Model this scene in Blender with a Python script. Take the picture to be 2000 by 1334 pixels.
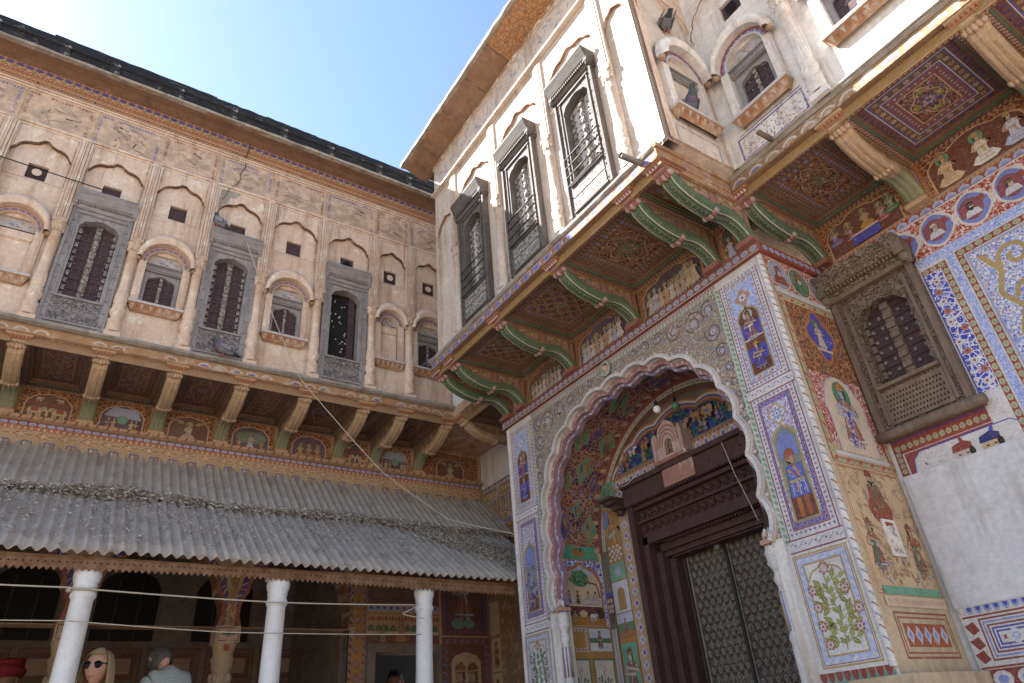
import bpy, bmesh, math, random
from math import sin, cos, pi, radians, atan2, hypot, sqrt
from mathutils import Matrix, Vector
from mathutils.geometry import tessellate_polygon
for o in list(bpy.data.objects): bpy.data.objects.remove(o)
SC = bpy.context.scene; COL = SC.collection
R = random.Random(7)
# ---------------------------------------------------------------- camera
cam = bpy.data.cameras.new('camera'); co = bpy.data.objects.new('camera', cam); COL.objects.link(co)
cam.sensor_width = 36; cam.lens = 36*1324.72/2000; cam.clip_end = 500; cam.clip_start = .05
AX = (Vector((.83599599, -.54381207, -.07334259)), Vector((.23039074, .46915605, -.85253311)), Vector((.49802692, .69581681, .51750184)))
rt, dn, fw = [a.normalized() for a in AX]
m = Matrix((rt, -dn, -fw)).transposed().to_4x4(); m.translation = (0, 0, 1.6); co.matrix_world = m
SC.camera = co
# ---------------------------------------------------------------- sky and sun
SUN = Vector((-.70, .92, 1.036)).normalized()          # towards the sun
wd = bpy.data.worlds.new('World'); SC.world = wd; wd.use_nodes = True
nt = wd.node_tree; bg = nt.nodes['Background']; sk = nt.nodes.new('ShaderNodeTexSky')
sk.sky_type = 'NISHITA'; sk.sun_disc = False; sk.sun_elevation = math.asin(SUN.z)
sk.sun_rotation = atan2(SUN.x, SUN.y); sk.air_density = 1.4; sk.dust_density = .7; sk.ozone_density = 2.0; sk.altitude = 300
nt.links.new(sk.outputs[0], bg.inputs[0]); bg.inputs[1].default_value = .05
sl = bpy.data.lights.new('sun', 'SUN'); sl.energy = 5.0; sl.angle = radians(.53); sl.color = (1, .95, .88)
so = bpy.data.objects.new('sun', sl); COL.objects.link(so); so.rotation_euler = SUN.to_track_quat('Z', 'Y').to_euler(); so.location = (-4, 6, 14)
SC.view_settings.view_transform = 'Standard'; SC.view_settings.look = 'None'; SC.view_settings.gamma = 1
SC.view_settings.exposure = 2.55; SC.render.engine = 'CYCLES'
SC.cycles.max_bounces = 8; SC.cycles.diffuse_bounces = 5
# ---------------------------------------------------------------- mesh helpers
WM = {}                                               # object name -> world matrix
def thing(name, label, cat, loc=(0,0,0), group=None):
    o = bpy.data.objects.new(name, None); COL.objects.link(o); o.location = loc; o.empty_display_size = .1
    o['label'] = label; o['category'] = cat
    if group: o['group'] = group
    WM[o.name] = Matrix.Translation(loc); return o
def tag(o, label, cat, group=None):
    o['label'] = label; o['category'] = cat
    if group: o['group'] = group
    return o
def place(o, M, parent=None):
    M = M or Matrix()
    COL.objects.link(o)
    if parent:
        o.parent = parent; o.matrix_parent_inverse = WM[parent.name].inverted()
    o.matrix_basis = M; WM[o.name] = M.copy(); return o
def ML(x, z, Y): return Matrix(((1,0,0,x),(0,0,-1,Y),(0,1,0,z),(0,0,0,1)))          # wall facing -Y: u=x v=z
def MG(y, z, X): return Matrix(((0,0,-1,X),(-1,0,0,y),(0,1,0,z),(0,0,0,1)))         # wall facing -X: u=-y v=z
def MCL(x, y, z): return Matrix(((1,0,0,x),(0,-1,0,y),(0,0,-1,z),(0,0,0,1)))        # ceiling: u=x v=-y
def MCG(x, y, z): return Matrix(((0,-1,0,x),(-1,0,0,y),(0,0,-1,z),(0,0,0,1)))       # ceiling: u=-y v=-x
class MB:
    EPS = 1.6e-4
    def __init__(s, mp=None): s.v=[]; s.f=[]; s.c=[]; s.m=[]; s.L=0; s.w0=0; s.mp=mp; s.k=(1,1,1); s.mi=0; s.sm=[]; s.q=0
    def up(s, n=1): s.L += n; return s
    def add(s, vs, fs, col=None, smooth=False):
        b=len(s.v); s.v += vs if s.mp is None else [s.mp(*p) for p in vs]
        col = col or s.k
        for f in fs: s.f.append([b+i for i in f]); s.c.append(col); s.m.append(s.mi); s.sm.append(smooth)
    # solids
    def box(s,u0,v0,w0,u1,v1,w1,col=None):
        s.add([(u0,v0,w0),(u1,v0,w0),(u1,v1,w0),(u0,v1,w0),(u0,v0,w1),(u1,v0,w1),(u1,v1,w1),(u0,v1,w1)],
              [(3,2,1,0),(4,5,6,7),(0,1,5,4),(1,2,6,5),(2,3,7,6),(3,0,4,7)],col)
    def prism(s,pts,w0,w1,col=None,sc=1,back=False):
        if area(pts)<0: pts=pts[::-1]
        n=len(pts); cu=sum(p[0] for p in pts)/n; cv=sum(p[1] for p in pts)/n
        top=[(cu+(p[0]-cu)*sc,cv+(p[1]-cv)*sc,w1) for p in pts]
        fs=[tuple(range(n,2*n))]+[(i,(i+1)%n,n+(i+1)%n,n+i) for i in range(n)]
        if back: fs.append(tuple(range(n-1,-1,-1)))
        s.add([(p[0],p[1],w0) for p in pts]+top,fs,col)
    def holed(s,outer,holes,w,depth,col=None,rcol=None,side=0):
        """flat plate at w with holes whose reveals go back by depth; side: outer edge thickness"""
        outer=outer if area(outer)>0 else outer[::-1]
        hs=[h if area(h)<0 else h[::-1] for h in holes]
        loops=[outer]+hs; flat=[p for l in loops for p in l]
        tr=tessellate_polygon([[Vector((p[0],p[1],0)) for p in l] for l in loops])
        fs=[]
        for t in tr:
            a,b,c=[flat[i] for i in t]
            fs.append(t if (b[0]-a[0])*(c[1]-a[1])-(b[1]-a[1])*(c[0]-a[0])>0 else t[::-1])
        s.add([(p[0],p[1],w) for p in flat],fs,col)
        for h in hs:
            n=len(h); s.add([(p[0],p[1],w) for p in h]+[(p[0],p[1],w-depth) for p in h],[(i,n+i,n+(i+1)%n,(i+1)%n) for i in range(n)],rcol or col)
        if side:
            n=len(outer); s.add([(p[0],p[1],w) for p in outer]+[(p[0],p[1],w-side) for p in outer],[(i,n+i,n+(i+1)%n,(i+1)%n) for i in range(n)],rcol or col)
    def ext(s,prof,u0,u1,col=None,seg=1,jit=0,smooth=False,caps=True):
        """profile [(v,w)] swept along u; profile order: seen from +u, anticlockwise not required"""
        n=len(prof); vs=[];fs=[]
        for k in range(seg+1):
            u=u0+(u1-u0)*k/seg
            for (v,w) in prof: vs.append((u,v+R.uniform(-jit,jit),w+R.uniform(-jit,jit)))
        for k in range(seg):
            for i in range(n-1): fs.append((k*n+i,(k+1)*n+i,(k+1)*n+i+1,k*n+i+1))
        if caps: fs += [tuple(range(n)),tuple(range(seg*n+n-1,seg*n-1,-1))]
        s.add(vs,fs,col,smooth)
    def lathe(s,prof,u=0,w=0,n=16,a0=0,a1=2*pi,col=None,cap=True,smooth=True,sq=None,fl=0):
        """profile [(r,v)] about the v axis at (u,w)"""
        vs=[];fs=[];full=abs(a1-a0-2*pi)<1e-6; N=n if full else n+1
        for (r,v) in prof:
            for i in range(N):
                a=a0+(a1-a0)*i/n; rr=r*(1-fl*abs(sin(a*n/4))) if fl else r
                vs.append((u+rr*cos(a),v,w+rr*sin(a)))
        for k in range(len(prof)-1):
            for i in range(n if full else N-1):
                j=(i+1)%N; fs.append((k*N+i,(k+1)*N+i,(k+1)*N+j,k*N+j))
        s.add(vs,fs,col,smooth)
        if cap and full:
            s.add([vs[i] for i in range(N)],[tuple(range(N))],col); s.add([vs[len(vs)-N+i] for i in range(N)],[tuple(range(N-1,-1,-1))],col)
    def tube(s,pts,r,n=6,col=None,cap=True,rs=None):
        P=[Vector(p) for p in pts]; vs=[];fs=[];pn=None
        for i,p in enumerate(P):
            t=(P[min(i+1,len(P)-1)]-P[max(i-1,0)]).normalized()
            if pn is None: pn=t.orthogonal().normalized()
            else: pn=(pn-t*pn.dot(t)).normalized()
            q=t.cross(pn); rr=rs[i] if rs else r
            vs += [tuple(p+(pn*cos(2*pi*k/n)+q*sin(2*pi*k/n))*rr) for k in range(n)]
        for i in range(len(P)-1):
            for k in range(n): fs.append((i*n+k,i*n+(k+1)%n,(i+1)*n+(k+1)%n,(i+1)*n+k))
        if cap: fs += [tuple(range(n-1,-1,-1)),tuple(range(len(P)*n-n,len(P)*n))]
        s.add(vs,fs,col,True)
    def ball(s,c,r,n=8,m=5,col=None,sc=(1,1,1),half=False):
        vs=[];fs=[]
        for j in range(m+1):
            t=(pi/2 if half else pi)*j/m
            for i in range(n): vs.append((c[0]+sc[0]*r*sin(t)*cos(2*pi*i/n),c[1]+sc[1]*r*sin(t)*sin(2*pi*i/n),c[2]+sc[2]*r*cos(t)))
        for j in range(m):
            for i in range(n): fs.append((j*n+i,(j+1)*n+i,(j+1)*n+(i+1)%n,j*n+(i+1)%n))
        s.add(vs,fs,col,True)
    # flat paint, anticlockwise seen from +w
    def z(s): s.q=(s.q+1)%12; return s.w0+s.L*s.EPS+s.q*s.EPS/14
    def poly(s,pts,col):
        if len(pts)<3: return
        if area(pts)<0: pts=pts[::-1]
        z=s.z(); s.add([(p[0],p[1],z) for p in pts],[tuple(range(len(pts)))],col)
    def rect(s,u0,v0,u1,v1,col): s.poly([(u0,v0),(u1,v0),(u1,v1),(u0,v1)],col)
    def frame(s,u0,v0,u1,v1,t,col):
        s.rect(u0,v0,u1,v0+t,col); s.rect(u0,v1-t,u1,v1,col); s.rect(u0,v0+t,u0+t,v1-t,col); s.rect(u1-t,v0+t,u1,v1-t,col)
    def ell(s,u,v,a,b,col,rot=0,n=12): s.poly([(u+a*cos(t)*cos(rot)-b*sin(t)*sin(rot),v+a*cos(t)*sin(rot)+b*sin(t)*cos(rot)) for t in [2*pi*i/n for i in range(n)]],col)
    def petal(s,u,v,r,n,col,amp=.45,rot=0,k=4):
        s.poly([(u+r*(1-amp+amp*abs(cos(n*t/2)))*cos(t+rot),v+r*(1-amp+amp*abs(cos(n*t/2)))*sin(t+rot)) for t in [2*pi*i/(n*k) for i in range(n*k)]],col)
    def flower(s,u,v,r,c1,c2,n=6):
        rot=R.random()*6; s.petal(u,v,r,n,c1,.45,rot); s.up(); s.ell(u,v,r*.33,r*.33,c2,n=6); s.up(-1)
    def leaf(s,u,v,a,l,w,col):
        ca,sa=cos(a),sin(a); s.poly([(u+x*ca-y*sa,v+x*sa+y*ca) for x,y in ((0,0),(l*.35,-w),(l*.7,-w*.7),(l,0),(l*.6,w*.9),(l*.3,w*.8))],col)
    def stroke(s,pts,w,col,closed=False):
        n=len(pts); Lf=[];Rt=[]
        if n<2: return
        for i,p in enumerate(pts):
            a=pts[(i-1)%n] if closed or i>0 else p; b=pts[(i+1)%n] if closed or i<n-1 else p
            dx,dy=b[0]-a[0],b[1]-a[1]; d=hypot(dx,dy) or 1; nx,ny=-dy/d*w/2,dx/d*w/2
            Lf.append((p[0]+nx,p[1]+ny)); Rt.append((p[0]-nx,p[1]-ny))
        z=s.z(); vs=[(p[0],p[1],z) for p in Lf]+[(p[0],p[1],z) for p in Rt]
        fs=[(n+i,n+(i+1)%n,(i+1)%n,i) for i in range(n if closed else n-1)]
        s.add(vs,fs,col)
    def spiral(s,u,v,r,turns,w,col,a0=0,dr=1,c1=None,c2=None):
        pts=[]
        for i in range(int(turns*12)+1):
            t=i/12*2*pi; rr=r*(1-.8*t/(turns*2*pi)); pts.append((u+rr*cos(a0+dr*t),v+rr*sin(a0+dr*t)))
        s.stroke(pts,w,col)
        if c1:
            s.up(); s.flower(u,v,r*.34,c1,c2,6)
            for i in range(7): a=R.random()*6.28; s.flower(u+r*.62*cos(a),v+r*.62*sin(a),r*.16,c1 if i%2 else c2,c2,5)
            s.up(-1)
    def row(s,a,b,n,kind,sz,c1,c2=None,c3=None):
        """n motifs from a to b; sz across"""
        dx,dy=b[0]-a[0],b[1]-a[1]; L=hypot(dx,dy); tx,ty=dx/L,dy/L; st=L/n; h=sz/2
        def T(x,y): return (a[0]+tx*x-ty*y,a[1]+ty*x+tx*y)
        for i in range(n):
            x=(i+.5)*st; q=st*.42
            if kind=='rope': s.poly([T(x-q-h*.5,-h),T(x+q-h*.8,-h),T(x+q+h*.5,h),T(x-q+h*.8,h)],c1 if i%2 or not c2 else c2)
            elif kind=='leaf':
                s.poly([T(x-q,-h*.7),T(x,-h*.9),T(x+q,h*.1),T(x+q*.7,h*.9),T(x-q*.2,h*.5)],c1 if not c3 or i%2 else c3)
                if c2: s.up(); s.poly([T(x-q*.4,-h*.35),T(x+q*.3,-h*.2),T(x+q*.5,h*.4),T(x,h*.2)],c2); s.up(-1)
            elif kind=='dia':
                s.poly([T(x-q,0),T(x,-h),T(x+q,0),T(x,h)],c1)
                if c2: s.up(); s.poly([T(x-q*.5,0),T(x,-h*.5),T(x+q*.5,0),T(x,h*.5)],c2); s.up(-1)
            elif kind=='dot': p=T(x,0); s.ell(p[0],p[1],min(q,h),min(q,h),c1 if i%2 or not c2 else c2,n=7)
            elif kind=='flo': p=T(x,0); s.flower(p[0],p[1],min(st*.5,h),c1 if i%2 or not c3 else c3,c2 or c1,5)
            elif kind=='pet': s.poly([T(x-q,-h),T(x+q,-h),T(x+q*.9,h*.3),T(x,h),T(x-q*.9,h*.3)],c1 if i%2 or not c2 else c2)
            elif kind=='arc':
                s.poly([T(x+q*1.1*cos(t),-h+2*h*sin(t)) for t in [pi*k/6 for k in range(7)]],c1)
                if c2: s.up(); s.poly([T(x+q*.6*cos(t),-h+1.2*h*sin(t)) for t in [pi*k/6 for k in range(7)]],c2); s.up(-1)
            elif kind=='zig': s.poly([T(x-st/2,-h),T(x+st/2,-h),T(x,h)],c1)
            elif kind=='dash': s.poly([T(x-q,-h),T(x+q*.6,-h),T(x+q*.6,h),T(x-q,h)],c1)
            elif kind=='cap':
                s.ell(*T(x,0),q,h,c1,atan2(ty,tx),10)
                if c2: s.up(); s.ell(*T(x,0),q*.55,h*.5,c2,atan2(ty,tx),8); s.up(-1)
        if kind=='rope' or kind=='zig': pass
    def wave(s,a,b,n,amp,w,col,ph=0,lc=None,fc=None,lw=.01):
        dx,dy=b[0]-a[0],b[1]-a[1]; L=hypot(dx,dy); tx,ty=dx/L,dy/L; pts=[]
        for i in range(n*8+1):
            x=L*i/(n*8); y=amp*sin(2*pi*i/8+ph)*.9; pts.append((a[0]+tx*x-ty*y,a[1]+ty*x+tx*y))
        s.stroke(pts,w,col)
        if lc:
            s.up()
            for i in range(0,n*8,2):
                p=pts[i]; s.leaf(p[0],p[1],atan2(ty,tx)+(1 if i%4 else -1)*1.1,lw*1.9,lw*.5,lc)
            if fc:
                for i in range(2,n*8,4): p=pts[i]; s.flower(p[0]+0,p[1]+0,lw*.9,fc,lc,5)
            s.up(-1)
    def bord(s,u0,v0,u1,v1,t,kind,st,bgc,c1,c2=None,c3=None):
        """rectangular border strip of width t filled with motifs"""
        s.frame(u0,v0,u1,v1,t,bgc); s.up(); h=t*.8; nu=max(1,int((u1-u0)/st)); nv=max(1,int((v1-v0)/st))
        s.row((u0,v0+t/2),(u1,v0+t/2),nu,kind,h,c1,c2,c3); s.row((u1,v1-t/2),(u0,v1-t/2),nu,kind,h,c1,c2,c3)
        s.row((u0+t/2,v1-t),(u0+t/2,v0+t),nv,kind,h,c1,c2,c3); s.row((u1-t/2,v0+t),(u1-t/2,v1-t),nv,kind,h,c1,c2,c3); s.up(2)
    def mesh(s,name,mats):
        me=bpy.data.meshes.new(name); me.from_pydata(s.v,[],s.f)
        for mm in mats: me.materials.append(MAT[mm])
        me.polygons.foreach_set('material_index',s.m)
        me.polygons.foreach_set('use_smooth',s.sm)
        at=me.color_attributes.new('Col','FLOAT_COLOR','CORNER'); buf=[]
        for f,c in zip(s.f,s.c): buf += [c[0],c[1],c[2],1]*len(f)
        at.data.foreach_set('color',buf); me.update(); return me
    def obj(s,name,mats,parent=None,M=None):
        if isinstance(mats,str): mats=[mats]
        return place(bpy.data.objects.new(name,s.mesh(name,mats)),M,parent)
def area(p): return sum(p[i-1][0]*p[i][1]-p[i][0]*p[i-1][1] for i in range(len(p)))/2
def inst(name,me,parent,M): return place(bpy.data.objects.new(name,me),M,parent)
def rc(u0,v0,u1,v1): return [(u0,v0),(u1,v0),(u1,v1),(u0,v1)]
def cusp(a,h,n,b=.28,k=5,p=1.0,ogee=0):
    """multifoil arch from (a,0) over (0,h) to (-a,0); n lobes on each half plus a centre lobe"""
    N=2*n+1; base=[]
    for i in range(N+1):
        t=pi*i/N; base.append((a*cos(t)*(1 if abs(cos(t))<1e-9 else abs(cos(t))**(p-1)),h*.93*sin(t)**.9 if 0<i<N else 0))
    out=[]
    for i in range(N):
        (x0,y0),(x1,y1)=base[i],base[i+1]; L=hypot(x1-x0,y1-y0); nx,ny=(y1-y0)/L,-(x1-x0)/L
        for j in range(k):
            t=j/k; q=4*t*(1-t)*b*L*.5; out.append((x0+(x1-x0)*t+nx*q,y0+(y1-y0)*t+ny*q+ (ogee*L*max(0,1-abs(t-.5)*4) if i==n else 0)))
    out.append(base[-1]); return out
def lobed(base,N,b,k=6):
    P_=resamp(base,N); out=[]
    for i in range(N):
        (x0,y0),(x1,y1)=P_[i],P_[i+1]; L=hypot(x1-x0,y1-y0); nx,ny=(y1-y0)/L,-(x1-x0)/L
        for j in range(k): t=j/k; q=sin(pi*t)**.8*b*L; out.append((x0+(x1-x0)*t+nx*q,y0+(y1-y0)*t+ny*q))
    return out+[P_[-1]]
def off(pts,d):
    """push an open outline outwards (to its right-hand side)"""
    o=[];n=len(pts)
    for i,p in enumerate(pts):
        a=pts[max(i-1,0)];b=pts[min(i+1,n-1)];dx,dy=b[0]-a[0],b[1]-a[1];l=hypot(dx,dy) or 1
        o.append((p[0]+dy/l*d,p[1]-dx/l*d))
    return o
def mv(pts,u,v,s=1): return [(u+p[0]*s,v+p[1]*s) for p in pts]
def resamp(pts,n):
    L=[0]
    for i in range(1,len(pts)): L.append(L[-1]+hypot(pts[i][0]-pts[i-1][0],pts[i][1]-pts[i-1][1]))
    o=[];j=0
    for k in range(n+1):
        t=L[-1]*k/n
        while j<len(pts)-2 and L[j+1]<t: j+=1
        f=(t-L[j])/((L[j+1]-L[j]) or 1); o.append((pts[j][0]+(pts[j+1][0]-pts[j][0])*f,pts[j][1]+(pts[j+1][1]-pts[j][1])*f))
    return o
# ---------------------------------------------------------------- pigments
RED=(.27,.045,.035);DRED=(.13,.025,.022);BLUE=(.05,.055,.40);DBLUE=(.02,.025,.16);LBLUE=(.22,.28,.60);PBLUE=(.42,.47,.72)
WHT=(.63,.60,.61);CRM=(.60,.44,.29);TAN=(.42,.25,.13);OCH=(.40,.22,.05);GOLD=(.42,.30,.12);ORA=(.42,.14,.03);GRN=(.05,.17,.08);TEAL=(.06,.34,.23)
LGRN=(.24,.34,.22);OLV=(.26,.27,.05);BRN=(.12,.055,.03);DBRN=(.045,.025,.018);BLK=(.012,.012,.014);PINK=(.52,.27,.22);SKIN=(.50,.30,.19);GRY=(.25,.26,.28);MAR=(.15,.035,.04);PUR=(.16,.09,.26)
def mix(a,b,t): return tuple(x+(y-x)*t for x,y in zip(a,b))
def jit(c,a=.12):
    k=1+R.uniform(-a,a); return tuple(max(0,x*k) for x in c)
# ---------------------------------------------------------------- materials
MAT={}
class NT:
    def __init__(s,name):
        s.mat=bpy.data.materials.new(name); s.mat.use_nodes=True; s.t=s.mat.node_tree; s.b=s.t.nodes['Principled BSDF']
        s.b.inputs['Roughness'].default_value=.85; s.b.inputs['Specular IOR Level'].default_value=.25; MAT[name]=s.mat
        s.co=s.n('ShaderNodeTexCoord').outputs['Object']
    def n(s,t,**k):
        o=s.t.nodes.new(t)
        for a,b in k.items():
            if a[0]=='_': o.inputs[int(a[1:])].default_value=b
            else: setattr(o,a,b)
        return o
    def l(s,a,b): s.t.links.new(a,b)
    def noise(s,sc,det=4,rough=.6,vec=None,out=0,dist=0):
        o=s.n('ShaderNodeTexNoise'); o.inputs['Scale'].default_value=sc; o.inputs['Detail'].default_value=det; o.inputs['Roughness'].default_value=rough; o.inputs['Distortion'].default_value=dist
        s.l(vec or s.co,o.inputs['Vector']); return o.outputs[out]
    def vor(s,sc,feat='F1',out='Distance',vec=None,rnd=1):
        o=s.n('ShaderNodeTexVoronoi',feature=feat); o.inputs['Scale'].default_value=sc; o.inputs['Randomness'].default_value=rnd; s.l(vec or s.co,o.inputs['Vector']); return o.outputs[out]
    def ramp(s,f,stops,mode='LINEAR'):
        o=s.n('ShaderNodeValToRGB'); o.color_ramp.interpolation=mode; e=o.color_ramp.elements
        while len(e)<len(stops): e.new(.5)
        for x,(p,c) in zip(e,stops): x.position=p; x.color=(*c,1) if isinstance(c,tuple) else (c,c,c,1)
        s.l(f,o.inputs[0]); return o.outputs[0]
    def mix(s,f,a,b,mode='MIX'):
        o=s.n('ShaderNodeMix',data_type='RGBA',blend_type=mode)
        for i,x in ((0,f),(6,a),(7,b)):
            if isinstance(x,(int,float)): o.inputs[i].default_value=x
            elif isinstance(x,tuple): o.inputs[i].default_value=(*x,1)
            else: s.l(x,o.inputs[i])
        return o.outputs[2]
    def scale(s,v,x,y,z):
        o=s.n('ShaderNodeMapping'); o.inputs['Scale'].default_value=(x,y,z); s.l(v,o.inputs[0]); return o.outputs[0]
    def col(s,c):
        if isinstance(c,tuple): s.b.inputs['Base Color'].default_value=(*c,1)
        else: s.l(c,s.b.inputs['Base Color'])
        return s
    def bump(s,h,st=.3,d=.01):
        o=s.n('ShaderNodeBump'); o.inputs['Strength'].default_value=st; o.inputs['Distance'].default_value=d; s.l(h,o.inputs['Height']); s.l(o.outputs[0],s.b.inputs['Normal']); return s
    def set(s,**k):
        for a,b in k.items(): s.b.inputs[a.replace('_',' ')].default_value=b
        return s
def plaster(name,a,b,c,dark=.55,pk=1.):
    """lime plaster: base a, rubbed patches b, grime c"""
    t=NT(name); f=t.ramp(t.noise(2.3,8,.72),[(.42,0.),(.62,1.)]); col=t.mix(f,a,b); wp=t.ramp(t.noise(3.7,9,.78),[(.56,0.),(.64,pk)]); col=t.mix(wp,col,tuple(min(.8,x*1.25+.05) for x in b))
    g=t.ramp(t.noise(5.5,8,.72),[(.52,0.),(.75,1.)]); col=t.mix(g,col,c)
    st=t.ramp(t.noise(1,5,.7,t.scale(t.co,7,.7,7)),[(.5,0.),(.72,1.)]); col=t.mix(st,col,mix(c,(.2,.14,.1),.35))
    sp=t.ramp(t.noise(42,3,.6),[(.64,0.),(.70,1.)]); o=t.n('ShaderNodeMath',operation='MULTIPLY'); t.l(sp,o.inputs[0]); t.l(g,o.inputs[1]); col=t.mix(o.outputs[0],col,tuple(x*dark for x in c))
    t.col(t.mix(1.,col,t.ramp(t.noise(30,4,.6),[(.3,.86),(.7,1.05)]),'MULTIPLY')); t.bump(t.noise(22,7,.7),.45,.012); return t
plaster('plaster',(.62,.465,.37),(.69,.57,.48),(.49,.32,.23))
plaster('plaster_pale',(.60,.525,.465),(.55,.455,.38),(.47,.35,.27))
plaster('plaster_white',(.70,.66,.64),(.65,.59,.55),(.54,.44,.37))
plaster('whitewash',(.57,.555,.595),(.60,.585,.615),(.50,.475,.48),.85,.25)
plaster('orange_plaster',(.28,.175,.115),(.235,.14,.09),(.155,.095,.065))
plaster('tan_plaster',(.45,.295,.20),(.51,.365,.265),(.28,.16,.10))
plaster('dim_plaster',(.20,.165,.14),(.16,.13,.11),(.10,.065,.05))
plaster('yellow_plaster',(.50,.39,.26),(.48,.39,.28),(.40,.29,.19))
plaster('stone_grey',(.36,.32,.28),(.27,.23,.20),(.17,.14,.115))
def fresco(name,wear,wc=(.44,.35,.28),lo=.80,fs=60,dust=.2):
    t=NT(name); a=t.n('ShaderNodeAttribute',attribute_name='Col'); col=a.outputs[0]
    col=t.mix(1.,col,t.ramp(t.noise(fs,4,.7),[(.3,lo),(.7,1.1)]),'MULTIPLY')
    col=t.mix(1.,col,t.ramp(t.noise(4,4,.6),[(.3,.8),(.7,1.08)]),'MULTIPLY')
    ln=t.noise(26,2,.5,dist=1.6); col=t.mix(t.ramp(ln,[(.465,0.),(.485,.6),(.50,0.)]),col,(.07,.035,.03)); col=t.mix(t.ramp(t.noise(31,2,.5,dist=1.4),[(.53,0.),(.55,.5),(.57,0.)]),col,(.42,.36,.31))
    col=t.mix(t.ramp(t.noise(3.1,6,.7),[(.3,dust*.6),(.7,dust*1.7)]),col,(.25,.195,.155))
    w=t.ramp(t.noise(9,9,.75),[(.70-wear,0.),(.80-wear,1.)]); t.col(t.mix(w,col,wc)); t.bump(t.noise(35,5,.7),.25,.006); return t
fresco('fresco',.02); fresco('fresco_new',-.04,mix(WHT,CRM,.3),.85,60,.08); fresco('fresco_worn',.18); fresco('fresco_faint',.22,(.56,.41,.31)); fresco('fresco_pale',.2,(.66,.60,.54))
fresco('fresco_cream',.10,(.60,.49,.36),.88,60,.07); fresco('fresco_dark',.0,(.20,.13,.08),.75)
def floral(name,bgc,c1,c2,c3,sc,line,wear=.0,wc=(.4,.28,.18)):
    """dense painted flower ground"""
    t=NT(name); v=t.scale(t.co,1,1,1); d=t.vor(sc,vec=v); cc=t.vor(sc,out='Color',vec=v)
    sep=t.n('ShaderNodeSeparateColor'); t.l(cc,sep.inputs[0])
    pc=t.ramp(sep.outputs[0],[(0.,c1),(.4,c2),(.72,c3)],'CONSTANT')
    ed=t.vor(sc*.62,'DISTANCE_TO_EDGE',vec=v); col=t.mix(t.ramp(ed,[(.05,1.),(.10,0.)]),bgc,line)
    fine=t.ramp(t.vor(sc*2.3,vec=v),[(.22,1.),(.34,0.)]); col=t.mix(fine,col,mix(line,c2,.5))
    col=t.mix(t.ramp(d,[(.30,1.),(.40,0.)]),col,pc); col=t.mix(t.ramp(d,[(.10,1.),(.15,0.)]),col,bgc)
    col=t.mix(1.,col,t.ramp(t.noise(50,4,.7),[(.3,.75),(.7,1.15)]),'MULTIPLY')
    w=t.ramp(t.noise(6,9,.75),[(.74-wear,0.),(.86-wear,1.)]); t.col(t.mix(w,col,wc)); t.bump(t.noise(30,5,.7),.2,.005); return t
floral('fl_brown',BRN,TAN,RED,mix(DBLUE,GRY,.4),42,mix(TAN,ORA,.4),.12)
floral('fl_coffer',mix(mix(DRED,BRN,.6),BLK,.25),mix(TAN,BRN,.5),mix(DBLUE,BLK,.3),mix(TAN,BRN,.3),46,mix(TAN,BRN,.35),.08,(.2,.12,.07))
floral('fl_coffer_dim',DBRN,mix(TAN,BRN,.5),mix(DBLUE,GRY,.4),mix(RED,BRN,.4),44,mix(TAN,BRN,.55),.14,(.2,.13,.085))
floral('fl_orange',mix(mix(OCH,TAN,.6),GRY,.35),mix(LBLUE,GRY,.2),mix(WHT,TAN,.35),mix(PUR,GRY,.2),52,mix(GRY,mix(GRN,BRN,.5),.5),.05)
floral('fl_white',WHT,BLUE,LBLUE,mix(RED,PINK,.4),60,LBLUE,.0)
floral('fl_blue',BLUE,WHT,PBLUE,PINK,40,WHT,.0)
floral('fl_bluewhite',PBLUE,WHT,LBLUE,WHT,80,LBLUE,.0)
floral('fl_vault',DBLUE,mix(TAN,ORA,.4),BRN,mix(RED,ORA,.3),36,mix(TAN,OCH,.4),.0,(.1,.06,.04))
floral('fl_vault_red',mix(DRED,ORA,.2),mix(TAN,PINK,.4),LBLUE,DBLUE,40,TAN,.0,(.1,.06,.04))
floral('fl_red',RED,WHT,PINK,WHT,48,PINK,.05)
floral('fl_soffit',mix(TAN,ORA,.3),mix(TAN,BRN,.5),mix(DBLUE,TAN,.5),mix(OCH,TAN,.5),30,mix(BRN,TAN,.4),.12,(.36,.24,.16))
floral('fl_violet',mix(mix(PUR,RED,.4),PBLUE,.35),WHT,PBLUE,PINK,52,mix(WHT,PBLUE,.4),.0)
floral('fl_figures',mix(BRN,DRED,.2),mix(TAN,CRM,.4),mix(ORA,BRN,.3),mix(GRY,DBLUE,.4),24,DBRN,.1)
floral('fl_crowd',DBLUE,mix(ORA,BRN,.2),mix(GRN,BLK,.3),BLUE,20,mix(GRN,BLK,.3),.0,(.05,.04,.04))
def wood(name,a,b,sc=(2,30,30),r=.8,bs=.5):
    t=NT(name); n=t.noise(1.4,6,.7,t.scale(t.co,*sc)); col=t.mix(t.ramp(n,[(.3,0.),(.7,1.)]),a,b); col=t.mix(1.,col,t.ramp(t.noise(9,5,.7),[(.3,.72),(.7,1.1)]),'MULTIPLY'); t.col(col).bump(n,bs,.008).set(Roughness=r); return t
wood('wood_grey',(.34,.32,.335),(.22,.20,.205),(30,2.5,30)); wood('wood_grey_h',(.33,.31,.32),(.20,.18,.18),(2.5,30,30))
wood('wood_ash',(.17,.155,.15),(.085,.075,.07),(30,2.5,30)); wood('wood_ash_h',(.16,.145,.14),(.07,.06,.055),(2.5,30,30)); wood('wood_brown',(.225,.165,.13),(.135,.095,.072),(20,3,20)); wood('wood_maroon',(.095,.05,.047),(.06,.031,.03),(24,3,24),.6,.3)
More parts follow.
